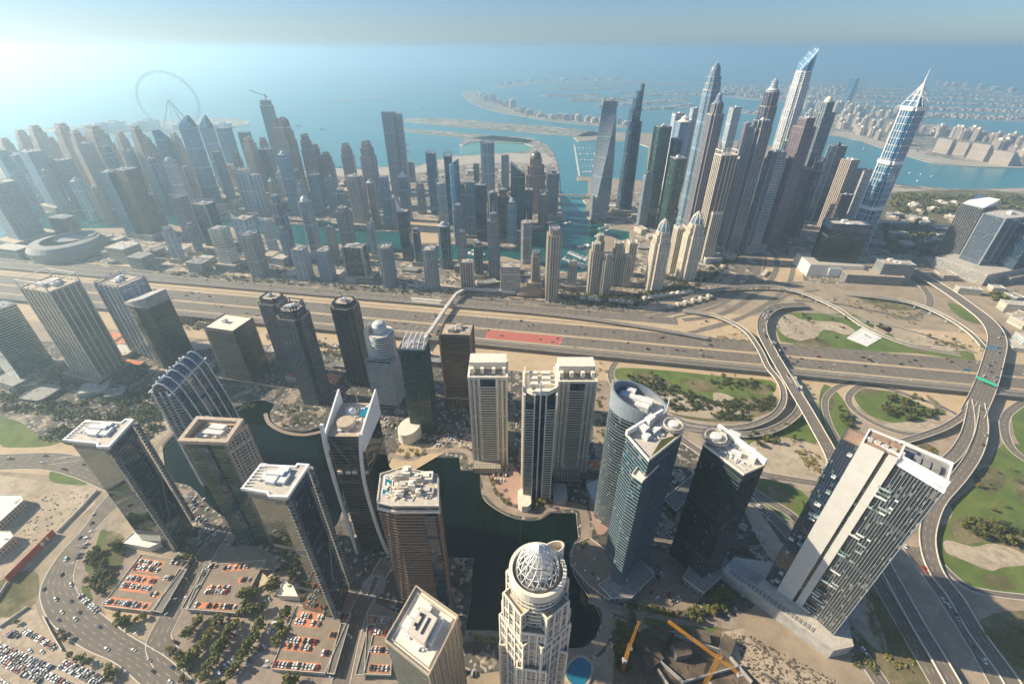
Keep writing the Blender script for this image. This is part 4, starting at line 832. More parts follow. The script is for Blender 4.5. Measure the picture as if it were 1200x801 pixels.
# beige residential pair with ribbed lanterns and the six-tower cluster
for lb, x, ty, by, w in (('beige ribbed tower with a closed petal crown, nearer the marina basin', 777, 271, 338, 26), ('beige ribbed tower with a closed petal crown, east one of the pair', 816, 262, 325, 28)):
    T(lb, x, ty, by, w, 1.0, 8, 'f_cream', 'wings', ((.82, 1), (.94, .86), (1, .66)), (4.6, 1.2, 0, 'cream_paint'), None, 'petals', 'roof_tan', plants=0, fm='cream_paint', ch=24, group='beige towers with petal crowns')
for lb, x, ty, by, w in (('beige tower with a flat framed roof behind the east petal crown', 838, 249, 304, 17), ('beige block tower between the two petal crowned towers', 797, 267, 318, 14), ('narrow beige tower behind the six-tower cluster\'s east end', 741, 284, 322, 12)):
    T(lb, x, ty, by, w, 1.0, 8, 'f_tan', fin=(5, 1.0, 0, 'cream_paint'), crown='frame', ch=4, fm='cream_paint')
for lb, x, ty, by, w in (('beige stepped tower at the western front corner of the marina cluster', 699, 285, 342, 15), ('second beige stepped tower of the marina cluster, beside the corner one', 713, 297, 344, 15), ('taller beige tower of the marina cluster set behind the front pair', 704, 275, 332, 12), ('beige stepped tower of the marina cluster facing the boats, with a forked roof', 726, 284, 332, 16), ('eastern front tower of the marina cluster, shaded and lower', 736, 299, 334, 14)):
    T(lb, x, ty, by, w, 1.0, 4, 'f_tan', 'cross', ((.86, 1), (1, .7)), (4.5, .9, 0, 'cream_paint'), None, 'flat', 'roof_tan', plants=2, fm='cream_paint', group='stepped beige marina cluster')
# hotel and office blocks at the interchange
T('wide gridded concrete hotel block beside the sand lot', 1050, 307, 328, 38, .5, -8, 'f_lowgrey', plants=3, cat='building', name='office_block', slab=(4, .5, 1.1, 'concrete'), pods=((-.7, -.1, 1.8, 1.6, 18, 'f_lowgrey'),))
T('dark residential slab tower with a folded white roof by the beach villas', 1147, 240, 304, 30, .8, 22, 'f_dark', crown='slope', ch=14, cw='white_paint', plants=0, fin=(4, .6, 0, 'concrete'))
T('balconied curved slab tower with a pale flat canopy near the beach villas', 1180, 251, 316, 42, .6, 18, 'f_navy', 'bow', corner=2.4, slab=(3.5, .8, .7, 'trim_grey'), roof='roof_pale', plants=1, pods=((-.15, -.2, 1.7, 2.2, 24, 'f_gridwhite'),))
T('dark tower cut by the picture\'s eastern edge beside the curved slab', 1212, 262, 322, 34, .8, 18, 'f_navy', pods=PODG)
# more of the dense rows in between
for i, (x, ty, by, w, m) in enumerate(((100, 168, 238, 15, 'f_jbr2'), (124, 172, 240, 14, 'f_blue'), (152, 180, 248, 14, 'f_grey'), (176, 186, 250, 15, 'f_blue'), (198, 188, 252, 14, 'f_white'), (216, 196, 256, 13, 'f_jbr'), (254, 178, 236, 13, 'f_grey'), (277, 182, 232, 12, 'f_jbr2'), (298, 205, 250, 14, 'f_whiteblue'), (318, 212, 258, 12, 'f_jbr'),
        (344, 200, 246, 13, 'f_jbr2'), (352, 216, 262, 12, 'f_white'), (386, 210, 255, 13, 'f_grey'), (398, 222, 262, 12, 'f_blue'), (434, 214, 262, 12, 'f_jbr'), (492, 215, 250, 11, 'f_grey'), (517, 215, 262, 12, 'f_white'), (541, 222, 270, 11, 'f_teal'), (577, 225, 276, 12, 'f_grey'), (600, 236, 284, 12, 'f_bluewhite'), (619, 222, 262, 11, 'f_navy'), (637, 228, 262, 12, 'f_jbr2'), (20, 205, 252, 14, 'f_blue'), (52, 200, 250, 13, 'f_grey'), (90, 212, 258, 14, 'f_whiteblue'), (110, 220, 262, 12, 'f_jbr'), (176, 228, 272, 13, 'f_grey'),
        (822, 190, 270, 14, 'f_navy'), (866, 186, 284, 15, 'f_grey'), (880, 170, 262, 14, 'f_blue'), (926, 165, 280, 15, 'f_navy'), (960, 190, 276, 15, 'f_brown'), (760, 205, 266, 12, 'f_grey'), (536, 240, 287, 10, 'f_grey'), (462, 232, 268, 10, 'f_jbr2'))):
    T('%s tower, %s from the west among the second-row towers' % ({'f_jbr2': 'brown', 'f_jbr': 'sand coloured', 'f_blue': 'blue', 'f_grey': 'grey', 'f_white': 'pale grey', 'f_whiteblue': 'pale blue', 'f_teal': 'teal', 'f_navy': 'navy', 'f_brown': 'dark brown', 'f_bluewhite': 'steel blue'}[m], ['first', 'second', 'third', 'fourth', 'fifth', 'sixth', 'seventh', 'eighth', 'ninth', 'tenth', 'eleventh', 'twelfth'][i % 12] + (' group of twelve' if i < 12 else ', middle group,' if i < 24 else ', eastern group,')),
      x, ty, by, w, .9, -12 if x < 500 else 6, m, ('rect', 'cross', 'cham', 'wings')[i % 4], crown=('flat', 'frame', 'arch', 'flat', 'bulb')[i % 5], ch=10, fin=(6, .7), steps=((.9, 1), (1, .8)) if i % 2 else ((1, 1),), group='second-row towers')
for i, (x, ty, by, w, m) in enumerate(((196, 268, 306, 13, 'f_whiteblue'), (222, 262, 298, 11, 'f_grey'), (330, 268, 306, 11, 'f_bluewhite'), (386, 266, 304, 11, 'f_tan'), (434, 262, 302, 11, 'f_white'), (487, 268, 310, 10, 'f_navy'), (541, 272, 312, 10, 'f_gridwhite'), (560, 284, 325, 11, 'f_teal'), (628, 296, 334, 11, 'f_tan'), (672, 306, 338, 10, 'f_cream'))):
    T('short quayside tower, %s from the west of the row facing the highway' % ['first', 'second', 'third', 'fourth', 'fifth', 'sixth', 'seventh', 'eighth', 'ninth', 'tenth'][i], x, ty, by, w, .9, -8, m, ('rect', 'wings', 'cham')[i % 3], fin=(5, .7), crown=('frame', 'flat')[i % 2], ch=4, steps=((.92, 1), (1, .75)), group='short quayside towers', pods=((0, 0, 1.8, 1.6, 9, 'f_low'),))
# ------------------------------------------------------------------ landmarks beyond the highway
def twist(label, x, ty, by, w, turn, mat, top, rot=0, r=1.0, n=40, wt=None):
    X, Y, Z, k = spot(x, ty, by); W = w*k*.82; t = thing('skyscraper', label, 'skyscraper', (X, Y, LAND)); mb = MB(); prev = None
    for i in range(n+1):
        u = i/n; a = R(rot + turn*u); s = lerp(1, wt or 1, u); p = [rot2(q, a, (X, Y)) for q in [(W*s*a_, W*r*s*b_) for a_, b_ in ((-.5, -.5), (.5, -.5), (.5, .5), (-.5, .5))]]
        z = lerp(LAND, Z, u)
        if prev:
            for j in range(4):
                e = (j+1) % 4; mb.face([(*prev[0][j], prev[1]), (*prev[0][e], prev[1]), (*p[e], z), (*p[j], z)], [(j*W, prev[1]), ((j+1)*W, prev[1]), ((j+1)*W, z), (j*W, z)])
        prev = (p, z)
    mb.build('wall', mat, t); mb = MB(); mb.cap(p, Z-.3); mb.build('roof', 'roof_grey', t)
    if top:
        mb = MB(); m = 10
        for j in range(4):
            for e in range(m):
                q = (lerp(p[j][0], p[(j+1) % 4][0], e/m), lerp(p[j][1], p[(j+1) % 4][1], e/m)); mb.bar((*q, Z-1), (*q, Z+6 + 2*math.sin(e)), .9)
        mb.build('roof_fins', 'concrete', t); plant(t, p, Z-.3, 2, 5)
    return t
twist('tall grey tower twisting through a quarter turn at the canal\'s mouth', 715, 118, 256, 24, 80, 'f_steel', True, 4, .85)
twist('far hazy blue tower flaring towards its top on the palm island', 1002, 92, 127, 8, 30, 'f_blue', False, 10, .7, 10, 1.5)
# stair-topped slender navy tower
X, Y, Z, k = spot(744, 142, 249); W = 17*k; t = thing('skyscraper', 'slender navy glass tower with a crown of notched stair steps', 'skyscraper', (X, Y, LAND)); a = R(6)
mb = MB(); f = ccw(chamf(X, Y, W, W, W*.15, a)); g = ccw(chamf(X, Y, W*.86, W*.86, W*.15, a)); mb.prism(f, LAND, Z, 0, 1, g); mb.build('wall', ['f_navy', 'roof_grey'], t)
ZT = spot(744, 98, 249)[2]
for i, (dx, hf) in enumerate(((.28, .35), (.08, .62), (-.12, .82), (-.3, 1.0))):
    c = rot2((-dx*W*.7, 0), a, (X, Y)); mb = MB(); mb.box(c[0], c[1], Z-1, W*(.34 if i < 3 else .12), W*(.78-.13*i), (ZT-Z)*hf, a); mb.build('crown_step', 'f_navy' if i < 3 else 'dark_steel', t)
mb = MB(); mb.box(X, Y, LAND, W*2, W*1.6, 14, a); mb.build('podium', 'f_low', t)
# spired tower leaning into the sky at the east
X, Y, Z, k = spot(1071, 125, 291); W = 23*k; a = R(18); t = thing('skyscraper', 'white framed glass tower ending in an open spired pyramid', 'skyscraper', (X, Y, LAND)); H = Z-LAND
f0, f1, f2 = [ccw(cross(X, Y, W*s, W*.9*s, W*.14*s, a)) for s in (1, .97, .9)]; zs = [LAND, LAND+H*.34, LAND+H*.66, Z]
for q, z0, z1 in ((f0, zs[0], zs[1]), (f1, zs[1], zs[2]), (f2, zs[2], zs[3])):
    mb = MB(); mb.prism(q, z0, z1, 0, 1); mb.build('wall', ['f_blue', 'roof_pale'], t); mb = MB(); mb.ring(off(q, 1.2), 2.4, z1-7, z1+1); mb.build('belt', 'white_paint', t)
    mb = MB(); zz = z0+4
    while zz < z1-7: mb.wall(off(q, .35), zz, zz+.8); zz += 14
    for e in (1, 2, 3, 5, 8, 9, 11): mb.box(q[e][0], q[e][1], z0, 2.0, 2.0, z1-z0, a, bottom=False)
    for j in range(len(q)):
        p1, p2 = q[j], q[(j+1) % len(q)]
        if math.hypot(p2[0]-p1[0], p2[1]-p1[1]) > W*.4:
            for e in (.25, .5, .75): mb.box(lerp(p1[0], p2[0], e), lerp(p1[1], p2[1], e), z0, .9, .9, z1-z0, a, bottom=False)
    mb.build('white_frame', 'white_paint', t)
ZT = spot(1086, 80, 291)[2]; q = ccw(rect(X, Y, W*.86, W*.8, a)); ap = (X, Y, lerp(Z, ZT, .62))
for p in q: mb = MB(); mb.bar((*p, Z), ap, 2.4); mb.build('spire_leg', 'white_paint', t)
for j in range(4):
    mb = MB(); m = ((q[j][0]+q[(j+1) % 4][0])/2, (q[j][1]+q[(j+1) % 4][1])/2)
    for u in (.25, .5, .72): mb.bar(tuple(lerp(b, c, u) for b, c in zip((*q[j], Z), ap)), tuple(lerp(b, c, u) for b, c in zip((*q[(j+1) % 4], Z), ap)), .9)
    mb.bar((*m, Z), ap, 1.0); mb.build('spire_lattice', 'white_paint', t)
mb = MB(); mb.prism(off(q, -5), Z, Z+(ap[2]-Z)*.4, 0, 0, off(q, -11)); mb.build('glass_core', 'f_blue', t)
spire(t, (X, Y), ap[2]-6, ZT-ap[2]+6, 2.0, 'white_paint')
# mirrored cube building on a stepped podium
X, Y, Z, k = spot(992, 262, 316); a = R(-6); W = 42*k; t = thing('office_block', 'dark leaning box of mirror glass hollowed by a square opening on a pale podium', 'building', (X, Y, LAND))
f = ccw(shape([(-.5, -.42), (.5, -.5), (.5, .5), (-.5, .42)], X, Y, W, W*.6, a)); mb = MB(); mb.prism(f, LAND+22, Z, 0, 1); mb.build('wall', ['f_mirrordark', 'roof_pale'], t)
mb = MB(); mb.ring(off(f, 1), 2, Z-7, Z+5); mb.build('parapet', 'f_navy', t); plant(t, f, Z, 3, 3)
g = ccw(rect(X-W*.1, Y-W*.05, W*1.5, W*.95, a)); mb = MB(); mb.prism(g, LAND, LAND+26, 0, 1, off(g, -2)); mb.build('podium', ['cream_paint', 'roof_pale'], t)
c = rot2((-W*.12, -W*.55), a, (X, Y)); mb = MB(); mb.box(c[0], c[1]+.5, LAND+5, W*.34, 3, 16, a); mb.build('white_panel', 'plant_white', t)  # plain white panel on the podium's front
# wheel
X, Y, Z, k = spot(185, 84, 153.5); hz = (LAND+Z)/2 + 4; rad = (Z-hz); t = thing('observation_wheel', 'giant observation wheel standing on the low island', 'wheel', (X, Y, LAND))
n = 96; mb = MB(); pt = lambda i, r_, dy=0: (X+r_*math.cos(2*math.pi*i/n), Y+dy+.25*r_*math.cos(2*math.pi*i/n), hz+r_*math.sin(2*math.pi*i/n))
for i in range(n): mb.bar(pt(i, rad), pt(i+1, rad), 2.8); mb.bar(pt(i, rad-9), pt(i+1, rad-9), 1.1); mb.bar(pt(i, rad), pt(i+.5, rad-9), 1.2)
mb.build('rim', 'steel', t); mb = MB()
for i in range(0, n, 4): mb.bar(pt(i, rad-9), (X, Y, hz), .7)
mb.build('spokes', 'steel', t); mb = MB(); mb.lathe(X, Y, [(0, hz-9), (8, hz-9), (8, hz+9), (0, hz+9)], 14); mb.build('hub', 'plant_white', t)
for i in range(48):
    p = pt(i*2, rad+7); mb = MB(); mb.box(p[0], p[1], p[2]-3, 5, 5, 5); mb.build('capsule', 'steel', t)
for dx, dy in ((-70, -40), (70, -40), (-70, 60), (70, 60)): mb = MB(); mb.bar((X+dx, Y+dy, LAND), (X+math.copysign(6, dx), Y, hz), 7); mb.build('support_leg', 'white_paint', t)
rr = random.Random(4)
for i, (x, y, w, h) in enumerate([(105, 156, 16, 34), (122, 155, 15, 46), (138, 154, 18, 54), (160, 154, 12, 40), (178, 153, 14, 58), (215, 152, 12, 30), (240, 150, 14, 26), (262, 149, 12, 20)]):
    p = G(x, y); k = (p[1]*CP+CAMZ*SP)/FOC; t = thing('hotel_block', 'hazy low %s block on the wheel island, %s from its western tip' % (['pale', 'blue-grey', 'long', 'square'][i % 4], ['first', 'second', 'third', 'fourth', 'fifth', 'sixth', 'seventh', 'eighth'][i]), 'building', (p[0], p[1], LAND), 'blocks on the wheel island')
    mb = MB(); mb.box(p[0], p[1], LAND, w*k, 80, h, R(-12)); mb.build('wall', 'f_white', t); mb = MB(); mb.box(p[0], p[1], LAND+h, w*k*.5, 30, 9, R(-12)); mb.build('penthouse', 'f_white', t)
# crane arm on the unfinished tower by the sea
t0, f, Z, (X, Y), (W, D), a = bt
t = thing('tower_crane', 'thin crane with a long arm on top of the unfinished seaside tower', 'crane', (X, Y, Z)); mb = MB(); mb.bar((X+4, Y, Z), (X+4, Y, Z+22), 2.6); mb.build('mast', 'dark_steel', t)
mb = MB(); mb.bar((X+14, Y, Z+13), (X-52, Y, Z+36), 2.2); mb.build('jib', 'dark_steel', t)
# round domed mall and boxy halls between the western highway edge and the canal
p = G(84, 296); k = (p[1]*CP+CAMZ*SP)/FOC; t = thing('stadium_hall', 'huge round grey hall with a dark sunken roof disc west by the highway', 'building', (p[0], p[1], LAND)); rr_ = 40*k
mb = MB(); mb.lathe(p[0], p[1], [(rr_*.85, LAND), (rr_*.9, LAND+22), (rr_*.8, LAND+32), (rr_*.55, LAND+34)], 36); mb.build('wall', 'roof_grey', t); mb = MB(); mb.lathe(p[0]+10, p[1]+20, [(rr_*.5, LAND+35), (rr_*.42, LAND+30), (0, LAND+30)], 30); mb.build('roof', 'roof_grey', t)
for lb, x, y, w, d, h, m, rf in (('pale boxy hall with a bright flat roof beside the round hall', 152, 305, 26, .8, 36, 'f_low', 'roof_pale'), ('smaller stepped grey hall between the boxy hall and the highway', 170, 312, 20, .8, 26, 'f_lowgrey', 'roof_grey'), ('dark wedge building on the canal bank', 84, 277, 22, .6, 52, 'f_navy', 'roof_grey'),
                                 ('long low hall under haze at the western end of the highway', 20, 300, 36, .4, 22, 'f_lowgrey', 'roof_pale'), ('low office block with a roof terrace beside the ribbed office tower', 236, 317, 22, .6, 22, 'f_lowgrey', 'roof_grey')):
    p = G(x, y); k = (p[1]*CP+CAMZ*SP)/FOC; t = thing('hall', lb, 'building', (p[0], p[1], LAND)); g = ccw(rect(p[0], p[1], w*k, w*k*d, R(-14))); mb = MB(); mb.prism(g, LAND, LAND+h); mb.build('wall', m, t); mb = MB(); mb.prism(off(g, .6), LAND+h, LAND+h+1.2); small_gear(g, LAND+h+1.2, 16, int(x), mb); mb.build('roof', rf, t)
# ------------------------------------------------------------------ the lake district towers this side of the highway
def facing(p, q):
    nx, ny = q[1]-p[1], -(q[0]-p[0])
    if abs(nx) > abs(ny): return 'L' if nx < 0 else 'R'
    return 'F' if ny < 0 else 'B'
def body(t, f, z0, z1, mats, roof='roof_tan', name='wall'):
    f = ccw(f); ms = mats if isinstance(mats, dict) else {k: mats for k in 'LFRB'}
    names = sorted(set(ms.values())) + [roof]; mb = MB(); u = 0; n = len(f)
    for i in range(n):
        p, q = f[i], f[(i+1) % n]; L = math.hypot(q[0]-p[0], q[1]-p[1])
        mb.face([(*p, z0), (*q, z0), (*q, z1), (*p, z1)], [(u, z0), (u+L, z0), (u+L, z1), (u, z1)], names.index(ms[facing(p, q)])); u += L
    mb.cap(f, z1, len(names)-1); return mb.build(name, names, t)
def plates(t, f, z0, z1, fh, out, th, mat, sides='LFRB', name='floor_plates', rail=0):
    f = ccw(f); mb = MB(); n = len(f); zz = z0 + fh; q = off(f, out)
    while zz < z1 - .5:
        for i in range(n):
            j = (i+1) % n
            if facing(f[i], f[j]) in sides:
                mb.face([(*q[i], zz-th), (*q[j], zz-th), (*q[j], zz+rail), (*q[i], zz+rail)]); mb.face([(*q[i], zz), (*q[j], zz), (*f[j], zz), (*f[i], zz)]); mb.face([(*f[i], zz-th), (*f[j], zz-th), (*q[j], zz-th), (*q[i], zz-th)])
                if out > .6: mb.face([(*q[i], zz-th), (*q[i], zz), (*f[i], zz), (*f[i], zz-th)]); mb.face([(*f[j], zz-th), (*f[j], zz), (*q[j], zz), (*q[j], zz-th)])
        zz += fh
    if mb.f: mb.build(name, mat, t)
def ribs(t, f, z0, z1, every, w, mat, sides='LFRB', name='facade_ribs', d=None):
    f = ccw(f); mb = MB(); n = len(f)
    for i in range(n):
        p, q = f[i], f[(i+1) % n]
        if facing(p, q) not in sides: continue
        L = math.hypot(q[0]-p[0], q[1]-p[1]); m = max(1, round(L/every)); a = math.atan2(q[1]-p[1], q[0]-p[0])
        for e in range(m+1): mb.box(lerp(p[0], q[0], e/m), lerp(p[1], q[1], e/m), z0, w, d or w*1.3, z1-z0, a, bottom=False)
    if mb.f: mb.build(name, mat, t)
def rim(t, f, z, h=1.6, w=.7, mat='parapet', name='parapet'):
    mb = MB(); mb.ring(ccw(f), w, z-.4, z+h, 0); mb.build(name, mat, t)
def near(label, px, h, mats, roof='roof_tan', z0=LAND, name='skyscraper', grow=0):
    f = ccw(GV(px, h)); f = off(f, grow) if grow else f; c = cen(f); t = thing(name, label, 'skyscraper', (c[0], c[1], LAND)); body(t, f, z0-.2, h, mats, roof); return t, f, c
def gear(t, f, z, n, seed, mat='plant_white'):
    mb = MB(); small_gear(f, z, n*3, seed, mb)
    if mb.f: mb.build('rooftop_gear', mat, t)
def block(t, f, u0, u1, v0, v1, z, h, mat='plant_white', name='plant_room'):   # box placed in the roof's own quad frame
    q = lambda u, v: (lerp(lerp(f[0][0], f[1][0], u), lerp(f[3][0], f[2][0], u), v), lerp(lerp(f[0][1], f[1][1], u), lerp(f[3][1], f[2][1], u), v))
    mb = MB(); mb.prism([q(u0, v0), q(u1, v0), q(u1, v1), q(u0, v1)], z, z+h); return mb.build(name, mat, t)
quad = lambda px, h: GV(px, h)
# -- pair of mirror clad towers with white roof decks, and the banded green one between them
for lb, roofpx, h, sd in (('mirror clad tower with serrated corners and a white roof deck beside the boulevard', [(73, 515), (113, 519), (113, 523), (128, 523), (157, 491), (147, 490), (142, 494), (100, 492)], 147, 3), ('mirror clad tower with serrated corners and a white roof deck beside the lake', [(282, 572), (312, 577), (314, 581), (337, 582), (363, 543), (348, 542), (346, 545), (305, 543)], 166, 8)):
    deck = ccw(GV(roofpx, h+1)); f = off(deck, -2.6); c = cen(f); t = thing('skyscraper', lb, 'skyscraper', (c[0], c[1], LAND))
    body(t, f, LAND-.2, h-1, {'L': 'f_mirror', 'F': 'f_mirror', 'R': 'f_navy', 'B': 'f_navy'}, 'roof_tan')
    mb = MB(); mb.prism(deck, h-1.2, h+.2, 0, 1, bottom=True); mb.ring(deck, 1.6, h+.2, h+1.0); mb.build('roof_deck', ['white_paint', 'roof_pale'], t)
    mb = MB(); q = GV(roofpx, h+1); 
    for e in range(9): u = e/8; mb.bar((*[lerp(q[0][k], q[-1][k], u) for k in (0, 1)], h+1), (*[lerp(q[0][k], q[-1][k], u) + (5 if k == 0 else 0) for k in (0, 1)], h+1), .6)
    mb.build('pergola', 'white_paint', t)
    for k, (i, j) in enumerate(((3, 4), (4, 5))):       # saw-tooth balconies up the corners
        p = GV(roofpx, h)[i if k == 0 else j-1]; mb = MB(); zz = LAND+8
        p = (p[0]*.985 + c[0]*.015, p[1]*.985 + c[1]*.015)
        while zz < h-4: mb.prism(rect(p[0], p[1], 4.6, 4.6, R(35)), zz, zz+.6, 0, 0, None, True); mb.prism(rect(p[0]-.2, p[1]+.2, 3.4, 3.4, R(35)), zz+.6, zz+2.2); zz += 3.8
        mb.build('corner_balconies', 'f_lowgrey', t)
    Q = [GV(roofpx, h)[i] for i in (0, 3, 4, 7)]
    for u0, u1, v0, v1, hh in ((.42, .62, .25, .5, 3), (.35, .7, .48, .62, 4), (.5, .72, .62, .8, 3), (.62, .8, .3, .6, 2.4), (.3, .42, .35, .6, 2)): block(t, Q, u0, u1, v0, v1, h+.2, hh)
    gear(t, off(ccw(Q), -6), h+.2, 26, sd)
    mb = MB(); fr = [(lerp(Q[1][0], Q[2][0], u), lerp(Q[1][1], Q[2][1], u)) for u in (.35, .75)]
    mb.path([(fr[1][0]+1.0, fr[1][1], h*.9), (fr[1][0]+1.2, fr[1][1], h*.55), (fr[0][0]+1.2, fr[0][1]-1, h*.30)], .9); mb.build('curved_rib', 'steel', t)
px = [(216, 518), (262, 519), (291, 500), (243, 490)]; h = 143
t, f, c = near('green glass tower with a square tan roof canopy between the two mirror towers', px, h, {'L': 'f_green', 'F': 'f_green', 'R': 'f_gridwhite', 'B': 'f_green'}, 'roof_tan')
plates(t, f, LAND, h, 3.7, .25, .28, 'trim_olive', 'LF'); plates(t, f, LAND, h, 3.7, .3, .5, 'f_lowgrey', 'R'); ribs(t, f, LAND, h, 5, .7, 'roof_brown', 'R')
cc = GV([(208, 517), (267, 519), (286, 491), (231, 488)], h+7); cn = ccw(cc); mb = MB(); mb.ring(cn, 3.6, h+4.5, h+8); mb.build('roof_canopy', 'roof_tan', t); mb = MB()
for p in off(cn, -2): mb.bar((*p, h-1), (*p, h+5), 1.2)
mb.build('canopy_posts', 'roof_brown', t); rim(t, off(f, .3), h, 3, .6, 'roof_tan')
for u0, u1, v0, v1, hh in ((.35, .7, .5, .72, 5), (.3, .75, .3, .5, 3.6), (.2, .45, .2, .35, 2)): block(t, [f[0], f[1], f[2], f[3]], u0, u1, v0, v1, h, hh)
gear(t, off(f, -3), h, 30, 5)
p0, p1 = GV([(234, 519), (242, 519)], h); mb = MB(); mb.prism(rect((p0[0]+p1[0])/2, (p0[1]+p1[1])/2-.2, 7, 1.2, math.atan2(f[1][1]-f[0][1], f[1][0]-f[0][0])), LAND, h-1); mb.build('dark_recess', 'f_navy', t)
# -- arched tower with white ribs
P0, P1 = Vector(G(190, 459, 138)), Vector(G(228, 421, 138)); ax = (P1-P0); Ln = ax.length; ax.normalize(); nr = Vector((ax.y, -ax.x)); c = (P0+P1)/2
t = thing('skyscraper', 'dark glass tower with a rounded roof and white arched ribs sweeping down one side', 'skyscraper', (c.x, c.y, LAND))
prof = [(-9, LAND), (-9, 134), (-7.5, 141), (-4, 146), (0, 148), (4.5, 146), (8.5, 139), (11, 130), (14, 112), (17, 90), (19.5, 65), (21, 40), (22, LAND)]
def sec(P, k=1): return [(P.x+nr.x*x*k, P.y+nr.y*x*k, z) for x, z in prof]
mb = MB(); A_, B_ = sec(P0), sec(P1); v = 0
for i in range(len(prof)-1):
    d = math.dist(A_[i], A_[i+1]); mb.face([A_[i], B_[i], B_[i+1], A_[i+1]], [(0, v), (Ln, v), (Ln, v+d), (0, v+d)]); v += d
mb.face(A_, [(x+30, z) for x, z in prof]); mb.face(B_[::-1], [(x+30, z) for x, z in prof[::-1]]); mb.build('wall', 'f_navy', t)
for i in range(6):
    P = P0.lerp(P1, i/5); mb = MB(); mb.path([(P.x+nr.x*(x*1.02+.3), P.y+nr.y*(x*1.02+.3), z+.5) for x, z in prof[1:]], 1.2); mb.build('arched_rib', 'white_paint', t)
for x, z in ((-8, 141), (9.5, 137)): mb = MB(); mb.bar((*(P0-ax*5+nr*x), z), (*(P1+ax*5+nr*x), z), 1.3); mb.build('roof_beam', 'white_paint', t)
for x in (-8.5, -1.5, 5): mb = MB(); mb.bar((*(P0-ax*.8+nr*x), LAND), (*(P0-ax*.8+nr*x), 139), 1.5); mb.build('white_column', 'white_paint', t)
mb = MB(); z = LAND+4
while z < 134:
    q = P0-ax*1.4+nr*3; mb.box(q.x, q.y, z, 24, 2.4, .5, math.atan2(nr.y, nr.x)); mb.box(*(q-ax*1.2), z, 24, .2, 1.2, math.atan2(nr.y, nr.x)); z += 3.7
mb.build('balconies', 'concrete', t)
mb = MB()
for k in range(10): q = P0.lerp(P1, (k+.5)/10)-nr*8; mb.box(q.x, q.y, 140, 1.6, 1.6, 4+k % 3)
mb.build('rooftop_gear', 'plant_white', t)
# -- tower gripped by two tall white fin walls
h = 157; Q = GV([(383, 511), (423, 511), (441, 472), (401, 472)], h); f = ccw(Q); c = cen(f); t = thing('skyscraper', 'black glass tower held between two tall white fin walls with curved white stripes', 'skyscraper', (c[0], c[1], LAND))
body(t, f, LAND-.2, h, {'L': 'f_navy', 'F': 'f_darkbands', 'R': 'f_mirrordark', 'B': 'f_navy'}, 'roof_tan'); plates(t, f, LAND, h, 3.8, .35, .5, 'dark_concrete', 'FL')
for a_, b_, s in ((Q[0], Q[3], -1), (Q[1], Q[2], 1)):
    mb = MB(); a_, b_ = Vector(a_), Vector(b_); d = (b_-a_).normalized(); n_ = Vector((d.y, -d.x)) * s * -1
    n_ = n_ if (n_.x*s) > 0 else -n_
    o1 = a_ - d*3 + n_*1.6; o2 = b_ + d*2 + n_*1.6
    for w in (0,):
        A_ = [(o1.x, o1.y, h-14), (o1.x, o1.y, h+3), (o2.x, o2.y, h+14), (o2.x, o2.y, h-14)]; B_ = [(x-n_.x*1.5, y-n_.y*1.5, z) for x, y, z in A_]
        mb.face(A_); mb.face(B_[::-1])
        for i in range(4): mb.face([A_[i], B_[i], B_[(i+1) % 4], A_[(i+1) % 4]])
    mb.build('fin_wall', 'white_paint', t); mb = MB(); pts = []; pf = a_ - d*2.4
    for x, y in ([(377, 497), (381, 520), (388, 548), (397, 578), (407, 610), (414, 632), (419, 648)] if s < 0 else [(423, 508), (423, 528), (425, 550), (430, 576), (438, 604), (446, 628), (455, 649)]):
        v = (y-400.5)/FOC; k = pf.y/(CP-v*SP); pts.append(((x-600)/FOC*k, pf.y, CAMZ + k*(-SP-v*CP)))
    pts = smooth(pts, 4); mb.path(pts, 2.6, 2.2); mb.build('curved_stripe', 'white_paint', t)
mb = MB(); mb.lathe(c[0]-2, c[1]-8, [(7, h), (7, h+5), (0, h+5)], 20); mb.build('roof_drum', 'roof_tan', t)
mb = MB(); mb.lathe(c[0]-3, c[1]+8, [(5, h), (4, h+2.5), (2, h+4), (0, h+4.3)], 16); mb.build('roof_dome', 'plant_white', t)
mb = MB(); mb.box(c[0]+9, c[1]+8, h, 8, 12, 1); mb.build('roof_pool', 'pool_tile', t); gear(t, off(f, -3), h, 16, 12)
mb = MB(); mb.bar((c[0]+2, c[1]+14, h), (c[0]+2, c[1]+14, h+18), .6); mb.bar((*Q[0], h), (c[0], c[1]-22, h-30), .5); mb.build('mast', 'steel', t)
mb = MB(); a0, a1 = Vector(Q[0]), Vector(Q[1])
for e in (.1, .35, .55, .9): q = a0.lerp(a1, e); mb = MB(); mb.box(q.x, q.y-.8, h-42, 4, 1.5, 3); mb.build('sky_terrace', 'cream_paint', t)
# -- brown hotel tower with pools on its roof
h = 137; px = [(443, 588), (460, 592), (513, 592), (512, 557), (470, 549), (447, 556)]
t, f, c = near('brown banded tower with two turquoise pools on its crowded roof beside the lake', px, h, {'L': 'f_brownbands', 'F': 'f_brownbands', 'R': 'f_brown', 'B': 'f_brown'}, 'roof_pale')
plates(t, f, LAND, h-8, 3.6, .8, .9, 'roof_brown', 'FL'); ribs(t, f, LAND, h-6, 4.5, .8, 'roof_brown', 'R'); rim(t, off(f, .9), h, 1.2, .5, 'cream_paint'); mb = MB(); mb.ring(off(f, 1.4), 1.4, h-7, h-4.6); mb.build('belt', 'cream_paint', t)
mb = MB(); g = GV([(494, 593), (512, 593)], h); mb.prism(rect((g[0][0]+g[1][0])/2, (g[0][1]+g[1][1])/2-.5, 8, 2.4), LAND, h-9); mb.build('dark_recess', 'f_navy', t)
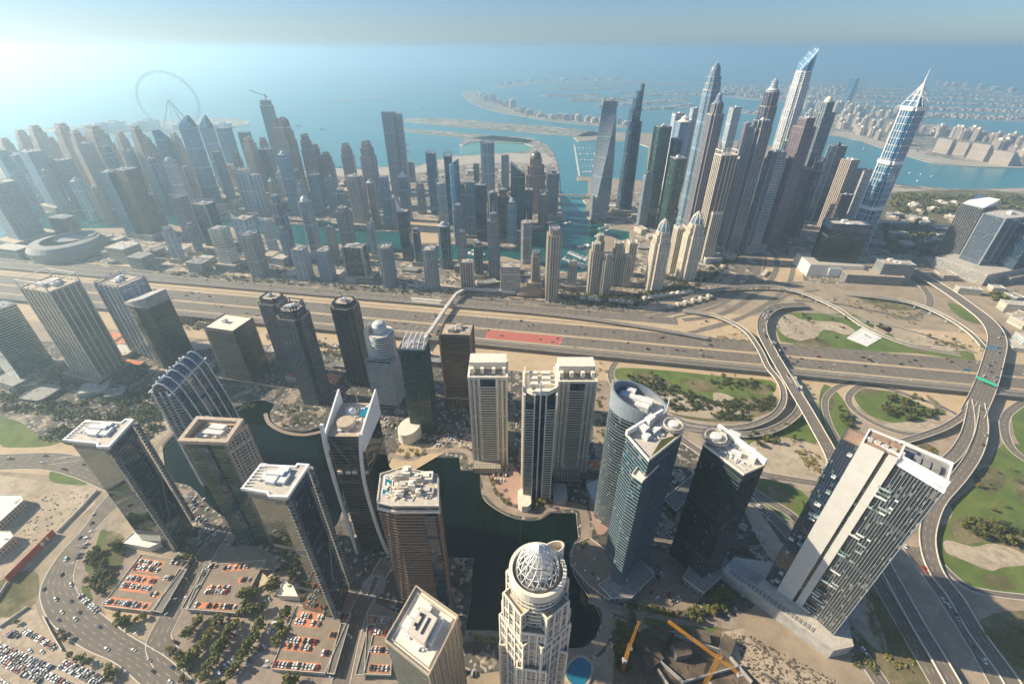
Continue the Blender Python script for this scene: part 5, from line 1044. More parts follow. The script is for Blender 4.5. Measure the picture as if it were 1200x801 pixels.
for (x0, y0, x1, y1) in ((451, 558, 459, 569), (448, 573, 456, 579)):
    q = ccw(GV([(x0, y1), (x1, y1), (x1+1, y0), (x0+1.5, y0)], h)); mb = MB(); mb.prism(q, h, h+.5); mb.build('roof_pool', 'pool_tile', t); rim(t, off(q, .8), h, .6, .7, 'white_paint', 'pool_edge')
for i, (x, y, w, d, hh) in enumerate(((470, 560, 8, 6, 6), (478, 558, 6, 8, 8), (488, 562, 9, 5, 5), (474, 572, 7, 7, 5), (484, 572, 5, 6, 7), (500, 560, 10, 8, 3.5), (500, 576, 11, 7, 2.6), (469, 580, 6, 4, 4), (491, 579, 4, 4, 5))):
    q = G(x, y, h); mb = MB(); mb.box(q[0], q[1], h, w, d, hh, R(2)); mb.box(q[0], q[1], h+hh, w*.5, d*.5, 1, R(2)); mb.build('plant_room', 'cream_paint' if i % 3 else 'roof_pale', t)
gear(t, off(f, -2), h, 40, 23, 'cream_paint')
# -- square roof tower nearest the camera
h = 132; px = [(452, 751), (503, 792), (537, 723), (488, 688)]
t, f, c = near('square tower nearest the camera with a cream roof deck and boxy plant hall', px, h, {'L': 'f_green', 'F': 'f_green', 'R': 'f_tan', 'B': 'f_green'}, 'cream_paint')
plates(t, f, LAND, h, 3.6, .3, .4, 'dark_concrete', 'LF'); ribs(t, f, LAND, h, 4.2, .7, 'roof_tan', 'R'); rim(t, off(f, .3), h, 2.6, .7, 'roof_tan'); rim(t, off(f, -2.4), h, 1.2, .25, 'parapet', 'inner_rail')
Q = GV(px, h); block(t, Q, .34, .72, .28, .72, h, 7, 'parapet', 'plant_hall'); block(t, Q, .3, .5, .74, .86, h, 3); block(t, Q, .16, .3, .3, .5, h, 4); block(t, Q, .74, .8, .35, .8, h, 4); block(t, Q, .2, .34, .52, .62, h, 3)
for u in (.46, .58): block(t, Q, u, u+.02, .36, .64, h+7, .8, 'dark_steel', 'roof_vent')
for v in (.4, .58): block(t, Q, .40, .44, v, v+.05, h+7, .9, 'dark_steel', 'roof_vent')
gear(t, off(ccw(Q), -4), h, 22, 31)
# -- tower with a white lattice dome
h = 186; c = G(630, 668, h); a = R(38); t = thing('skyscraper', 'cream round-topped tower crowned by a white lattice dome', 'skyscraper', (c[0], c[1], LAND)); rr0 = 14.2
mb = MB(); o = ccw(oval(c[0], c[1], rr0, rr0, 0, 40)); mb.prism(o, LAND, h-1, 0, 1); mb.build('wall', ['f_gridwhite', 'roof_grey'], t); plates(t, o, 120, h-3, 3.5, .5, .8, 'cream_paint', name='round_balconies', rail=.3)
mb = MB(); mb.ring(off(o, 1.0), 1.8, h-3.5, h+2.2); mb.build('parapet', 'cream_paint', t); mb = MB(); mb.lathe(c[0], c[1], [(rr0-2, h-.6), (11.6, h-.6), (11.6, h+1.2), (11, h+1.2)], 40); mb.build('roof_ring', 'roof_grey', t)
for i, (an, w, dp, hh) in enumerate(((0, 15, 16.5, 170), (90, 15, 17, 170), (180, 15, 17, 172), (270, 15, 17, 172), (0, 21, 17.6, 142), (90, 21, 17.6, 142), (180, 21, 17.6, 146), (270, 21, 17.6, 146), (45, 13, 17.6, 152), (135, 13, 17.6, 152), (225, 13, 17.6, 156), (315, 13, 17.6, 156), (45, 17, 20, 118), (135, 17, 20, 118), (225, 17, 20, 120), (315, 17, 20, 120))):
    b = a + R(an); q = (c[0]+math.cos(b)*dp/2, c[1]+math.sin(b)*dp/2); g = ccw(rect(q[0], q[1], dp, w, b)); mb = MB(); mb.prism(g, LAND, hh, 0, 1); mb.build('bay', ['f_gridwhite', 'roof_tan'], t)
    ribs(t, g, LAND, hh+.8, w/3, .9, 'cream_paint', name='bay_piers'); plates(t, g, LAND, hh-1, 10.5, .35, .9, 'cream_paint', name='string_courses'); rim(t, off(g, .3), hh, 1.6, .6, 'cream_paint')
q = rot2((13, -3), R(60), c); mb = MB(); mb.ring(ccw(oval(q[0], q[1], 6, 3.4, R(20), 16)), .6, h-8, h+6); mb.build('stair_turret', 'cream_paint', t)
mb = MB(); ic = 11.2; N = 18; LV = 9
dome = lambda th, u: (c[0]+ic*math.cos(math.pi/2*u**1.15)*math.cos(th), c[1]+ic*math.cos(math.pi/2*u**1.15)*math.sin(th), h+1+20*u**.92)
for i in range(N):
    th = 2*math.pi*i/N
    for s in (-1, 1): mb.path([dome(th+s*u*.62, u) for u in [k/LV for k in range(LV+1)]], .36)
for u in (0, .3, .6, .82): mb.path([dome(2*math.pi*i/30, u) for i in range(31)], .34)
mb.build('lattice_dome', 'white_paint', t); mb = MB(); mb.lathe(c[0], c[1], [(2.4, h+19), (1.2, h+21), (0, h+23)], 12); mb.build('finial', 'white_paint', t)
mb = MB(); mb.lathe(c[0], c[1], [(8, h), (8, h+4), (0, h+5)], 16); mb.build('plant_room', 'roof_grey', t)
# -- three glass towers
h = 160; c = G(748, 470, h); t = thing('skyscraper', 'oval glass tower with a slanted white crown wall beside the looping ramps', 'skyscraper', (c[0], c[1], LAND)); o = ccw(oval(c[0], c[1], 24, 17, R(-28), 36))
body(t, o, LAND, h-4, 'f_glassband', 'roof_pale'); plates(t, o, LAND, h-12, 3.7, .3, .3, 'trim_grey')
mb = MB(); n = len(o); q = off(o, .6); qi = off(o, -1)
zt = [h + 5 - 7*((p[0]-c[0])*.75-(p[1]-c[1])*.35)/24 for p in o]
for i in range(n):
    j = (i+1) % n; mb.face([(*q[i], h-10), (*q[j], h-10), (*q[j], zt[j]), (*q[i], zt[i])]); mb.face([(*qi[j], h-13), (*qi[i], h-13), (*qi[i], zt[i]), (*qi[j], zt[j])]); mb.face([(*q[i], zt[i]), (*q[j], zt[j]), (*qi[j], zt[j]), (*qi[i], zt[i])])
mb.build('crown_wall', 'trim_grey', t)
for an in (150, -30): s_ = rot2((24.5*math.cos(R(an+28)), 17*math.sin(R(an+28))), R(-28), c); mb = MB(); mb.bar((*s_, h-8), (*s_, h+14), .9); mb.build('mast', 'white_paint', t)
for dx, dy, w, d, hh in ((-4, 3, 26, 7, 6), (4, -4, 12, 6, 5), (-9, 8, 8, 6, 8), (8, 2, 7, 7, 7)): q = rot2((dx, dy), R(-28), c); mb = MB(); mb.box(q[0], q[1], h-4, w, d, hh, R(-28)); mb.build('plant_room', 'plant_white', t)
gear(t, off(o, -4), h-4, 20, 41)
def discroof(t, c, r, z):
    mb = MB(); o = ccw(oval(c[0], c[1], r, r, 0, 24)); mb.prism(o, z-1, z+.6, bottom=True); mb.ring(o, .7, z+.5, z+2.6); mb.build('round_deck', 'roof_pale', t)
    mb = MB(); o2 = off(o, 2.4)
    for i in range(24): mb.bar((*o[i], z+1), (*o2[i], z+2), .5)
    for i in range(24): mb.bar((*o2[i], z+2), (*o2[(i+1) % 24], z+2), .4)
    mb.build('deck_brackets', 'steel', t); mb = MB(); mb.lathe(c[0], c[1], [(r*.5, z+.6), (r*.5, z+3.2), (0, z+3.4)], 14); mb.build('roof_drum', 'plant_white', t)
h = 165; Q = GV([(737, 512), (758, 538), (800, 510), (776, 488)], h); f = ccw(Q)
t, f_, c = near('teal and black banded glass tower with a roof garden and round roof deck', [(734, 510), (760, 540), (800, 508), (778, 488)], h, {'L': 'f_tealband', 'F': 'f_tealband', 'R': 'f_glassband', 'B': 'f_glassband'}, 'roof_pale')  # left and front glass teal: sky light put into the colour
plates(t, f_, LAND, h, 3.7, .35, .3, 'trim_grey'); rim(t, off(f_, .3), h, 2.2, .6, 'cream_paint')
g = ccw(GV([(742, 556), (752, 563), (770, 545), (757, 536)], 148)); body(t, off(g, .8), LAND-.2, 148, {'L': 'f_tealband', 'F': 'f_glassband', 'R': 'f_glassband', 'B': 'f_glassband'}, 'cream_paint', 'lower_wing'); plates(t, off(g, .8), LAND, 148, 3.7, .35, .42, 'trim_grey', name='wing_floor_plates'); rim(t, off(g, 1), 148, 1.4, .5, 'cream_paint')  # wing's left glass is teal with the same painted sky light
Q = GV([(734, 510), (760, 540), (800, 508), (778, 488)], h); mb = MB(); mb.prism(ccw([Q[1], Q[2], (c[0]+3, c[1]-4)]), h-.5, h+.6); mb.build('roof_garden', 'leaf_dark', t); discroof(t, G(788, 500, h+3), 7.5, h+4)
for x, y, w, d, hh in ((752, 505, 6, 9, 6), (760, 498, 8, 5, 9), (768, 506, 9, 4, 4), (757, 513, 5, 5, 4)): q = G(x, y, h); mb = MB(); mb.box(q[0], q[1], h, w, d, hh, R(40)); mb.build('plant_room', 'plant_white', t)
mb = MB(); q0, q1 = GV([(734, 507), (776, 482)], h+4); mb.bar((*q0, h+4), (*q1, h+4), 2, 5); mb.build('roof_fin', 'white_paint', t); gear(t, off(f_, -4), h, 16, 51)
h = 149; px = [(824, 521), (871, 556), (896, 545), (846, 503)]
t, f_, c = near('black banded glass tower with a white cluttered roof and round roof deck before the flyovers', px, h, {'L': 'f_glassband', 'F': 'f_glassband', 'R': 'f_navy', 'B': 'f_navy'}, 'roof_pale')
plates(t, f_, LAND, h, 3.7, .35, .4, 'trim_dark'); rim(t, off(f_, .3), h, 1.8, .6, 'cream_paint'); discroof(t, G(838, 514, h+3), 8.5, h+4)
q0, q1 = GV([(842, 498), (898, 540)], h+5); mb = MB(); mb.bar((*q0, h+4), (*q1, h+4), 2.2, 5); mb.build('roof_fin', 'white_paint', t)
for x, y, w, d, hh in ((858, 514, 9, 7, 6), (866, 522, 8, 6, 4), (876, 530, 9, 6, 5), (862, 532, 8, 4, 3), (880, 540, 5, 5, 4)): q = G(x, y, h); mb = MB(); mb.box(q[0], q[1], h, w, d, hh, R(-38)); mb.build('plant_room', 'plant_white', t)
gear(t, off(f_, -3), h, 30, 61)
# -- white and glass slab tower at the interchange
h = 196; p = lambda x, y, z=h: Vector(G(x, y, z))
A0, A1 = p(1010, 519), p(1052, 538); ux = (A1-A0).normalized(); uy = Vector((-ux.y, ux.x)); fr = lambda a, b: tuple(A0 + ux*a + uy*b)
t = thing('skyscraper', 'slab tower with a white stone spine and scattered balcony boxes at the interchange', 'skyscraper', (A0.x, A0.y, LAND)); Lw = (A1-A0).length
rot_a = math.atan2(ux.y, ux.x)
gl = ccw([fr(-11, 3), fr(Lw*.5, 3), fr(Lw*.5, 19), fr(-11, 19)]); body(t, gl, LAND, h-6, 'f_navy', 'roof_brown', 'rear_wing'); ribs(t, gl, LAND, h-5, 1.8, .25, 'trim_dark', 'LFRB', 'mullions', .8)
sp = ccw([fr(-.5, 0), fr(Lw*.62, 0), fr(Lw*.62, 16), fr(-.5, 16)]); body(t, sp, LAND, h+1, 'stone', 'roof_brown', 'stone_spine'); sp2 = ccw([fr(Lw*.74, 0), fr(Lw, 0), fr(Lw, 16), fr(Lw*.74, 16)]); body(t, sp2, LAND, h+1, 'stone', 'roof_brown', 'stone_spine')
sl_ = ccw([fr(Lw*.62, .9), fr(Lw*.74, .9), fr(Lw*.74, 16), fr(Lw*.62, 16)]); body(t, sl_, LAND, h+.6, 'f_dark', 'roof_brown', 'glass_slot')
B1 = p(1110, 570); rel = B1-A0; bx, by_ = rel.dot(ux), rel.dot(uy)
C1 = p(1085, 561) - A0; fb = ccw([fr(Lw-2, 2.5), fr(max(bx, C1.dot(ux))+0, 2.5 if by_ > 2.5 else by_), fr(max(bx, C1.dot(ux)), 27), fr(Lw-2, 27)])
body(t, fb, LAND, h-5, 'f_fins', 'roof_grey', 'front_wing'); ribs(t, fb, LAND, h-4, 1.8, .25, 'trim_grey', 'LFR', 'mullions', .7)
rim(t, off(fb, .4), h-5, 2, .8, 'white_paint'); q0, q1 = G(1014, 513, h), G(1112, 567, h); mb = MB(); mb.bar((*q0, h-1), (*q1, h-1), 2.4, 5); mb.build('roof_blade', 'white_paint', t)
mb = MB(); mb.path([(*fr(0, 0), h+1.6), (*fr(0, 17), h+1.6), (*fr(Lw, 18), h+1.6), (*fr(Lw, 0), h+1.6)], 1.0); mb.build('parapet', 'white_paint', t)
rr = random.Random(9); W_ = max(bx, C1.dot(ux)) - Lw
for i in range(98):                                      # balcony boxes breaking out of the glass
    z = LAND + 14 + rr.randrange(44)*3.9; e = rr.random(); side = rr.random()
    if z > h-12: continue
    if side < .74: q = fr(Lw + 2 + e*(W_-5), 1.0); ww = (rr.uniform(4.5, 8), 4.2)
    elif side < .86: q = fr(-11.2, 5 + e*12); ww = (2.4, rr.uniform(3, 5))
    else: q = fr(-9 + e*7, 1.8); ww = (rr.uniform(2.6, 4), 2.4)
    mb = MB(); mb.box(q[0], q[1], z, ww[0], ww[1], .4, rot_a); mb.ring(ccw(rect(q[0], q[1], ww[0], ww[1], rot_a)), .18, z+.3, z+1.7); mb.build('balcony', 'f_whiteglass' if i % 2 else 'plant_white', t)
for i in range(4): q = fr(Lw+4+i*5, 14); mb = MB(); mb.box(q[0], q[1], h-5, 4, 8, 2.2, rot_a); mb.build('plant_room', 'roof_grey', t)
for i in range(5): q = fr(3+i*4.4, 6); mb = MB(); mb.box(q[0], q[1], h+1, 2.4, 4, 1, rot_a); mb.build('roof_hatch', 'roof_pale', t)
pl = ccw([fr(-42, -16), fr(W_+Lw+4, -17), fr(W_+Lw+14, -2), fr(W_+Lw+2, 24), fr(-14, 24), fr(-40, 4)]); mb = MB(); mb.prism(pl, LAND-.2, LAND+13, 0, 1); mb.build('podium', ['concrete', 'roof_pale'], t)
for i in range(22): q = fr(-36+i*3.2+1, -12.5); mb = MB(); mb.box(q[0], q[1], LAND+13, 2.0, 4.4, .5, rot_a); mb.build('skylight', 'roof_grey', t)
mb = MB()
for i in range(12): q = fr(-38+i*2.1, -2.0); mb.box(q[0], q[1], LAND+13, .7, 12, .6+.12*i, rot_a)
mb.build('roof_louvres', 'steel', t)
# -- cream towers facing the lake
def creamtower(label, xl, xr, yf, h, dpt, cap=True, grp=None):
    a_, b_ = Vector(G(xl, yf, h)), Vector(G(xr, yf, h)); W = (b_-a_).length; c = ((a_.x+b_.x)/2, (a_.y+b_.y)/2+dpt/2); t = thing('skyscraper', label, 'skyscraper', (c[0], c[1], LAND), grp)
    y0 = c[1]-dpt/2; f = ccw(rect(c[0], c[1], W, dpt)); body(t, f, LAND, h, 'f_cream', 'cream_paint')
    m = ccw(rect(c[0], y0-.1, W*.46, 1.2)); body(t, m, LAND, h-9, 'f_darkbands', 'cream_paint', 'balcony_bay'); plates(t, ccw(rect(c[0], y0-.2, W*.46, 1.6)), LAND+4, h-9, 3.45, 1.5, .75, 'cream_paint', 'F', 'balconies', .35)
    mb = MB(); mb.box(c[0], y0-.6, h-9, W*.46, 1.4, 8.5); mb.build('glazed_top', 'f_navy', t)
    for s in (-1, 1):
        for e in (.235, .37, .49): mb = MB(); mb.box(c[0]+s*W*e, y0-.5, LAND, 2.1 if e > .3 else 2.6, 1.8, h-LAND+1.5, bottom=False); mb.build('pilaster', 'cream_paint', t)
        plates(t, ccw(rect(c[0]+s*W*.30, y0, W*.1, 1.0)), LAND, h-6, 3.45, .3, .6, 'cream_paint', 'F', 'window_sills')
    mb = MB(); mb.ring(off(f, 1), 2, h-1, h+2.2); mb.build('parapet', 'cream_paint', t)
    if cap:
        mb = MB(); mb.box(c[0], c[1]+dpt*.16, h+3, W*.98, dpt*.55, 9); mb.build('roof_hood', 'cream_paint', t)
        for e in (-.42, -.15, .15, .42): mb = MB(); mb.box(c[0]+e*W, c[1]-dpt*.22, h, 3.6, 5, 7.5); mb.build('roof_pylon', 'cream_paint', t)
        gear(t, ccw(rect(c[0], c[1]-dpt*.3, W*.9, dpt*.3)), h, 18, int(xl), 'roof_grey')
    mb = MB(); mb.box(c[0]-W*.1, y0-7, LAND, W*.8, 14, 9); mb.build('podium', ['f_low'], t); return t, c, W
creamtower('cream slab tower with a hooded roof, western one of the pair behind the lake', 549, 594, 443, 131, 30, True, 'cream hooded slab towers')
creamtower('grey-cream slab tower with a hooded roof, eastern one of the pair behind the lake', 655, 699, 448, 134, 30, True, 'cream hooded slab towers')
h = 150; Q = GV([(614, 468), (626, 474), (642, 474), (654, 468), (656, 443), (613, 443)], h); f = ccw(Q); c = cen(f); t = thing('skyscraper', 'slim cream and black tower with a central white mast fin and a bowed open roof', 'skyscraper', (c[0], c[1], LAND))
f = ccw(shape([(-.5, -.28), (-.24, -.5), (.24, -.5), (.5, -.28), (.5, .5), (-.5, .5)], 26.5, 343, 31, 30)); c = (26.5, 343); body(t, f, LAND, h, {'L': 'f_cream', 'F': 'f_darkbands', 'R': 'f_cream', 'B': 'f_cream'}, 'cream_paint')
plates(t, f, LAND, h-6, 3.4, .9, .9, 'cream_paint', 'LRB', 'balconies', .3)
for s in (-1, 1):
    mb = MB(); mb.box(c[0]+s*10.2, 328.5, LAND, 8.0, 5, h-14); mb.build('front_bay', 'f_glassband', t); plates(t, ccw(rect(c[0]+s*10.2, 328.5, 8, 5)), LAND, h-14, 3.4, .7, .8, 'cream_paint', 'LFR', 'bay_balconies', .3)
    for e in (5.4, 14.6): mb = MB(); mb.box(c[0]+s*e, 327, LAND, 1.2, 3.2, h-LAND, bottom=False); mb.build('white_pilaster', 'white_paint', t)
    mb = MB(); mb.path([(c[0]+s*15.6, 333, h-2), (c[0]+s*16, 333, h+5), (c[0]+s*14, 356, h+10)], 1.4); mb.build('roof_wing', 'cream_paint', t)
mb = MB(); mb.bar((c[0], 327, LAND), (c[0], 327, h+14), 1.3, 2.2); mb.build('mast_fin', 'white_paint', t); mb = MB(); mb.ring(off(f, .6), 1.6, h-2, h+3); mb.build('parapet', 'cream_paint', t)
for i, dy in enumerate((-4, 3, 10)):
    for s in (-1, 1): mb = MB(); mb.box(c[0]+s*6, c[1]+dy, h, 8, 4.4, 4+i); mb.build('roof_step', 'cream_paint', t)
mb = MB(); mb.prism(ccw(chamf(c[0]-13, 322, 14, 24, 4)), LAND, LAND+9); mb.build('podium', 'cream_paint', t); mb = MB(); mb.prism(ccw(chamf(c[0]+26, 330, 15, 22, 3)), LAND, LAND+8); mb.build('podium', 'concrete', t)
# ------------------------------------------------------------------ the row along the near side of the highway
T('glazed blue slab tower cut by the western edge of the view south of the highway', -12, 362, 440, 44, 1.3, -20, 'f_teal', roof='roof_grey', slab=(3.8, .3, .8, 'steel'), pods=((.1, -.1, 1.5, 1.5, 14, 'f_lowgrey'),))
T('big sand coloured slab tower with an open steel roof frame south of the highway', 59, 333, 437, 50, .72, -16, 'f_tan', fin=(7.5, 1.4, 2, 'cream_paint'), crown='frame', ch=12, fm='cream_paint', plants=3, pods=((0, -.1, 1.35, 1.3, 12, 'f_lowgrey'),))
T('slim white and blue slab tower half behind the dark curved-roof tower', 141, 329, 410, 44, .8, -18, 'f_whiteblue', corner=3.4, fin=(9, 1.6), slab=(3.7, .5, .9, 'white_paint'), plants=3, crown='frame', ch=4)
T('dark office tower with a concave curved concrete roof wall', 173, 352, 424, 46, .8, -20, 'f_darkbands', 'bow', crown='slope', ch=16, cs=.9, cw='concrete', fm='concrete', slab=(3.7, .3, .8, 'dark_steel'), plants=2)
T('unfinished dark tower wrapped in scaffold with a pale bare roof', 268, 378, 436, 50, .8, -14, 'f_darkbands', crown='pins', roof='cream_paint', slab=(3.4, 1.0, .6, 'dark_concrete'), plants=1, fm='dark_concrete')
mb = MB()
T('slate grey tower behind its taller sister by the lake, with a small mast', 318, 347, 436, 36, .9, -12, 'f_purple', 'cross', fin=(6, .9, 1, 'trim_dark'), crown='spire', ch=14, slab=(3.5, .5, .7, 'dark_concrete'), fm='trim_dark', plants=3, steps=((.95, 1), (1, .8)))
T('slate grey tower with stepped roof terraces standing on the lake islet', 341, 360, 466, 42, .9, -12, 'f_dark', 'cross', fin=(6, 1.0, 1, 'trim_dark'), crown='frame', ch=6, slab=(3.5, .7, .5, 'trim_grey'), fm='trim_dark', plants=4, steps=((.93, 1), (1, .82)))
T('dark slate tower with a notched roof west of the round-capped tower', 403, 352, 443, 36, .9, -8, 'f_dark', 'cross', fin=(6, .9, 1, 'trim_dark'), crown='spire', ch=12, slab=(3.5, .5, .7, 'dark_concrete'), fm='trim_dark', plants=3, steps=((.95, 1), (1, .8)))
t, f, Z, (X, Y), (W, D), a = T('striped white tower rising to a round banded cap with a white globe', 449, 415, 467, 40, .9, -8, 'f_darkbands', slab=(3.4, .8, 1.1, 'white_paint'), steps=((1, 1),), crown='none', roof='roof_pale', corner=2)
mb = MB(); o = ccw(oval(X+2, Y+2, W*.44, D*.5, 0, 28)); zt = Z+34; mb.prism(o, Z-20, zt, 0, 1); mb.build('round_cap', ['f_navy', 'cream_paint'], t); plates(t, o, Z-18, zt+2, 3.6, .9, 1.6, 'white_paint', name='cap_bands', rail=.2)
mb = MB(); mb.lathe(X, Y+3, [(8.5, zt), (9.6, zt+4), (9, zt+9), (6, zt+13), (0, zt+15)], 18); mb.build('roof_globe', 'plant_white', t, smooth_=True)
mb = MB(); n = 8; pr = [(-W*.5, Z-6), (-W*.5, zt+6), (-W*.36, zt+14), (-W*.30, zt+2), (-W*.28, Z-6)]; A_ = [(X+x_, Y-D*.2, z) for x_, z in pr]; B_ = [(X+x_, Y+D*.3, z-3) for x_, z in pr]
mb.face(A_); mb.face(B_[::-1])
for i in range(5): mb.face([A_[i], B_[i], B_[(i+1) % 5], A_[(i+1) % 5]])
mb.build('side_wing', 'cream_paint', t)
t, f, Z, (X, Y), (W, D), a = T('green glass tower with a tangle of white steel frames on its roof', 485, 403, 500, 36, .8, -4, 'f_green', slab=(3.6, .5, .7, 'trim_dark'), crown='flat', plants=1, roof='roof_grey', steps=((1, 1),))
for i in range(5): mb = MB(); x = X-W*.4+i*W*.2; mb.path([(x, Y-D*.4, Z), (x+2, Y-D*.2, Z+9), (x+4, Y+D*.35, Z+12), (x+4, Y+D*.4, Z)], .7); mb.build('roof_frame', 'white_paint', t)
mb = MB(); mb.prism(ccw(oval(X-W*.55, Y-D*.62, 13, 18, R(-20), 20)), LAND, LAND+16); mb.build('podium', 'cream_paint', t)
T('chocolate brown office slab beside the footbridge over the highway', 535, 386, 470, 40, .7, -4, 'f_brownbands', slab=(3.7, .25, .5, 'roof_brown'), corner=2.2, fm='roof_brown', plants=3, pm='roof_pale', crown='flat', pods=((0, 0, 1.1, 1.2, 18, 'f_brown'),))
# ------------------------------------------------------------------ low buildings, decks, walls, cranes
def inpoly(x, y, q):
    c = False; j = len(q)-1
    for i in range(len(q)):
        if (q[i][1] > y) != (q[j][1] > y) and x < (q[j][0]-q[i][0])*(y-q[i][1])/(q[j][1]-q[i][1])+q[i][0]: c = not c
        j = i
    return c
def fill(px, n, seed, z=LAND):
    q = GV(px, z); rr = random.Random(seed); xs = [p[0] for p in q]; ys = [p[1] for p in q]; out = []; k = 0
    while len(out) < n and k < n*40:
        k += 1; x, y = rr.uniform(min(xs), max(xs)), rr.uniform(min(ys), max(ys))
        if inpoly(x, y, q): out.append((x, y))
    return out
ORD = ['first', 'second', 'third', 'fourth', 'fifth', 'sixth', 'seventh', 'eighth', 'ninth', 'tenth', 'eleventh', 'twelfth', 'thirteenth', 'fourteenth', 'fifteenth', 'sixteenth', 'seventeenth', 'eighteenth', 'nineteenth', 'twentieth']
ORD += ['twenty-' + o for o in ORD[:9]] + ['thirtieth'] + ['thirty-' + o for o in ORD[:9]] + ['fortieth'] + ['forty-' + o for o in ORD[:9]] + ['fiftieth'] + ['fifty-' + o for o in ORD[:9]] + ['sixtieth'] + ['sixty-' + o for o in ORD[:9]]
def lowblock(label, foot, h, mat='f_low', roof='roof_tan', name='low_building', cat='building', grp=None, gn=8, seed=1, base=LAND, ph=1):
    f = ccw(foot); c = cen(f); t = thing(name, label, cat, (c[0], c[1], base), grp); mb = MB(); mb.prism(f, base-.1, base+h, 0, 1); mb.build('wall', [mat, roof], t)
    mb = MB(); mb.ring(off(f, .2), .45, base+h-.3, base+h+ph); mb.build('parapet', 'parapet' if ph > .3 else mat, t)
    if gn:
        mb = MB(); small_gear(f, base+h, gn, seed, mb)
        if mb.f: mb.build('rooftop_gear', 'plant_white', t)
    return t
sites = []
for (poly, n, sd, lb) in (([(20, 300), (150, 275), (240, 275), (330, 300), (470, 312), (620, 322), (640, 336), (470, 332), (330, 330), (200, 312), (60, 312)], 30, 1, 'between canal and highway'),
                          ([(0, 232), (140, 240), (300, 250), (400, 250), (470, 262), (470, 205), (300, 205), (100, 205), (0, 205)], 34, 2, 'on the hazy western shore'),
                          ([(480, 225), (600, 262), (648, 250), (648, 205), (560, 195), (490, 205)], 22, 3, 'on the peninsula south of the lagoon'),
                          ([(700, 250), (760, 255), (860, 300), (880, 250), (1010, 255), (1010, 240), (880, 225), (740, 236)], 26, 4, 'among the eastern high towers'),
                          ([(742, 290), (790, 300), (850, 310), (860, 300), (770, 262), (745, 270)], 20, 5, 'beside the marina basin\'s eastern quay'),
                          ([(1040, 250), (1110, 262), (1100, 290), (1030, 300), (1010, 275)], 14, 6, 'in the scrub below the spired tower'),
                          ([(1090, 316), (1200, 345), (1200, 420), (1180, 400), (1150, 360)], 12, 7, 'on the sand east of the broad flyover'),
                          ([(225, 385), (240, 440), (420, 440), (520, 480), (520, 420), (380, 395)], 16, 8, 'in the shade behind the dark lake towers'),
                          ([(0, 445), (60, 470), (150, 470), (190, 420), (120, 400), (90, 450)], 9, 9, 'in the park west of the arched tower')):
    rr = random.Random(sd*13)
    for i, (x, y) in enumerate(fill(poly, n, sd)):
        col = rr.choice([('beige', 'f_low', 'roof_tan'), ('grey', 'f_lowgrey', 'roof_grey'), ('white', 'f_white', 'roof_pale'), ('cream', 'f_cream', 'roof_pale')]); near_ = math.hypot(x, y) < 700
        s = (.6 if near_ else 1); w, d, h = rr.uniform(16, 46)*s, rr.uniform(14, 34)*s, rr.choice([5, 7, 9, 12, 16])*s
        if any(abs(x-a)+abs(y-b) < 30*s for a, b in sites): continue
        sites.append((x, y)); foot = rect(x, y, w, d, R(rr.choice([-10, -14, 4, 20])))
        if rr.random() < .3: foot = chamf(x, y, w, d, 5, R(-10))
        lowblock('low %s block, %s %s' % (col[0], ORD[i], lb), foot, h, col[1], col[2], grp='low blocks ' + lb, gn=6, seed=i)
# villas inside the ramps' bend
rr = random.Random(3)
for k, (a, b, n) in enumerate((((683, 352), (700, 354), 3), ((716, 355), (738, 357), 4), ((756, 352), (808, 344), 9), ((785, 362), (830, 350), 6), ((838, 300), (850, 322), 4))):
    for i in range(n):
        p = G(lerp(a[0], b[0], i/max(1, n-1)), lerp(a[1], b[1], i/max(1, n-1))); t = lowblock('white stepped villa, %s in the %s garden row by the highway ramps' % (ORD[i], ORD[k]), rect(p[0], p[1], 11, 9, R(-8+14*k)), 6, 'f_low', 'roof_pale', 'villa', 'villa', 'white villas among the trees', 0)
        mb = MB(); mb.box(p[0]-2, p[1]+1, LAND+6, 5, 5, 2.8, R(-8+14*k)); mb.build('upper_storey', 'cream_paint', t)
for i, (x, y) in enumerate(fill([(1050, 238), (1140, 240), (1120, 262), (1040, 262)], 20, 77)):
    t = lowblock('tan beach villa in the palm scrub, %s of a scattered group' % ORD[i], rect(x, y, 26, 18, R(10+i*7)), 8, 'f_low', 'roof_tan', 'villa', 'villa', 'tan villas behind the beach', 0); mb = MB(); mb.box(x, y, LAND+8, 12, 10, 4, R(10+i*7)); mb.build('upper_storey', 'cream_paint', t)
# palm island apartment blocks
def aptrow(lbl, pts, n, wpx, hpx, grp, sd):
    rr = random.Random(sd); P = smooth(pts, 8)
    for i in range(n):
        u = i/(n-1)*(len(P)-1); j = min(int(u), len(P)-2); x, y = lerp(P[j][0], P[j+1][0], u-j), lerp(P[j][1], P[j+1][1], u-j)
        x += rr.uniform(-.5, .5)*wpx; y += rr.uniform(-.12, .12)*hpx; g = G(x, y, 2.5); k = g[1]*CP/FOC + CAMZ*SP/FOC; w = wpx*k*rr.uniform(.6, 1.35); h = hpx*k*rr.uniform(.5, 1.35); a = R(rr.uniform(-20, 45))
        t = thing('apartment_block', '%s, %s from the western end' % (lbl, ORD[i]), 'apartment block', (g[0], g[1], 2.5), grp); f = ccw(cross(g[0], g[1], w, w*.8, w*.16, a)); mb = MB(); mb.prism(f, 2.4, 2.5+h, 0, 1); mb.build('wall', ['f_palm', 'roof_tan'], t)
        mb = MB(); mb.box(g[0], g[1], 2.5+h, w*.4, w*.3, h*.12+3, a); mb.build('penthouse', 'cream_paint', t)
G1 = 'sand coloured blocks on the palm island'
aptrow('sand coloured block in the rear row of the palm trunk', [(935, 126), (960, 130), (1000, 134), (1050, 139), (1080, 143)], 26, 6.5, 9, G1, 1)
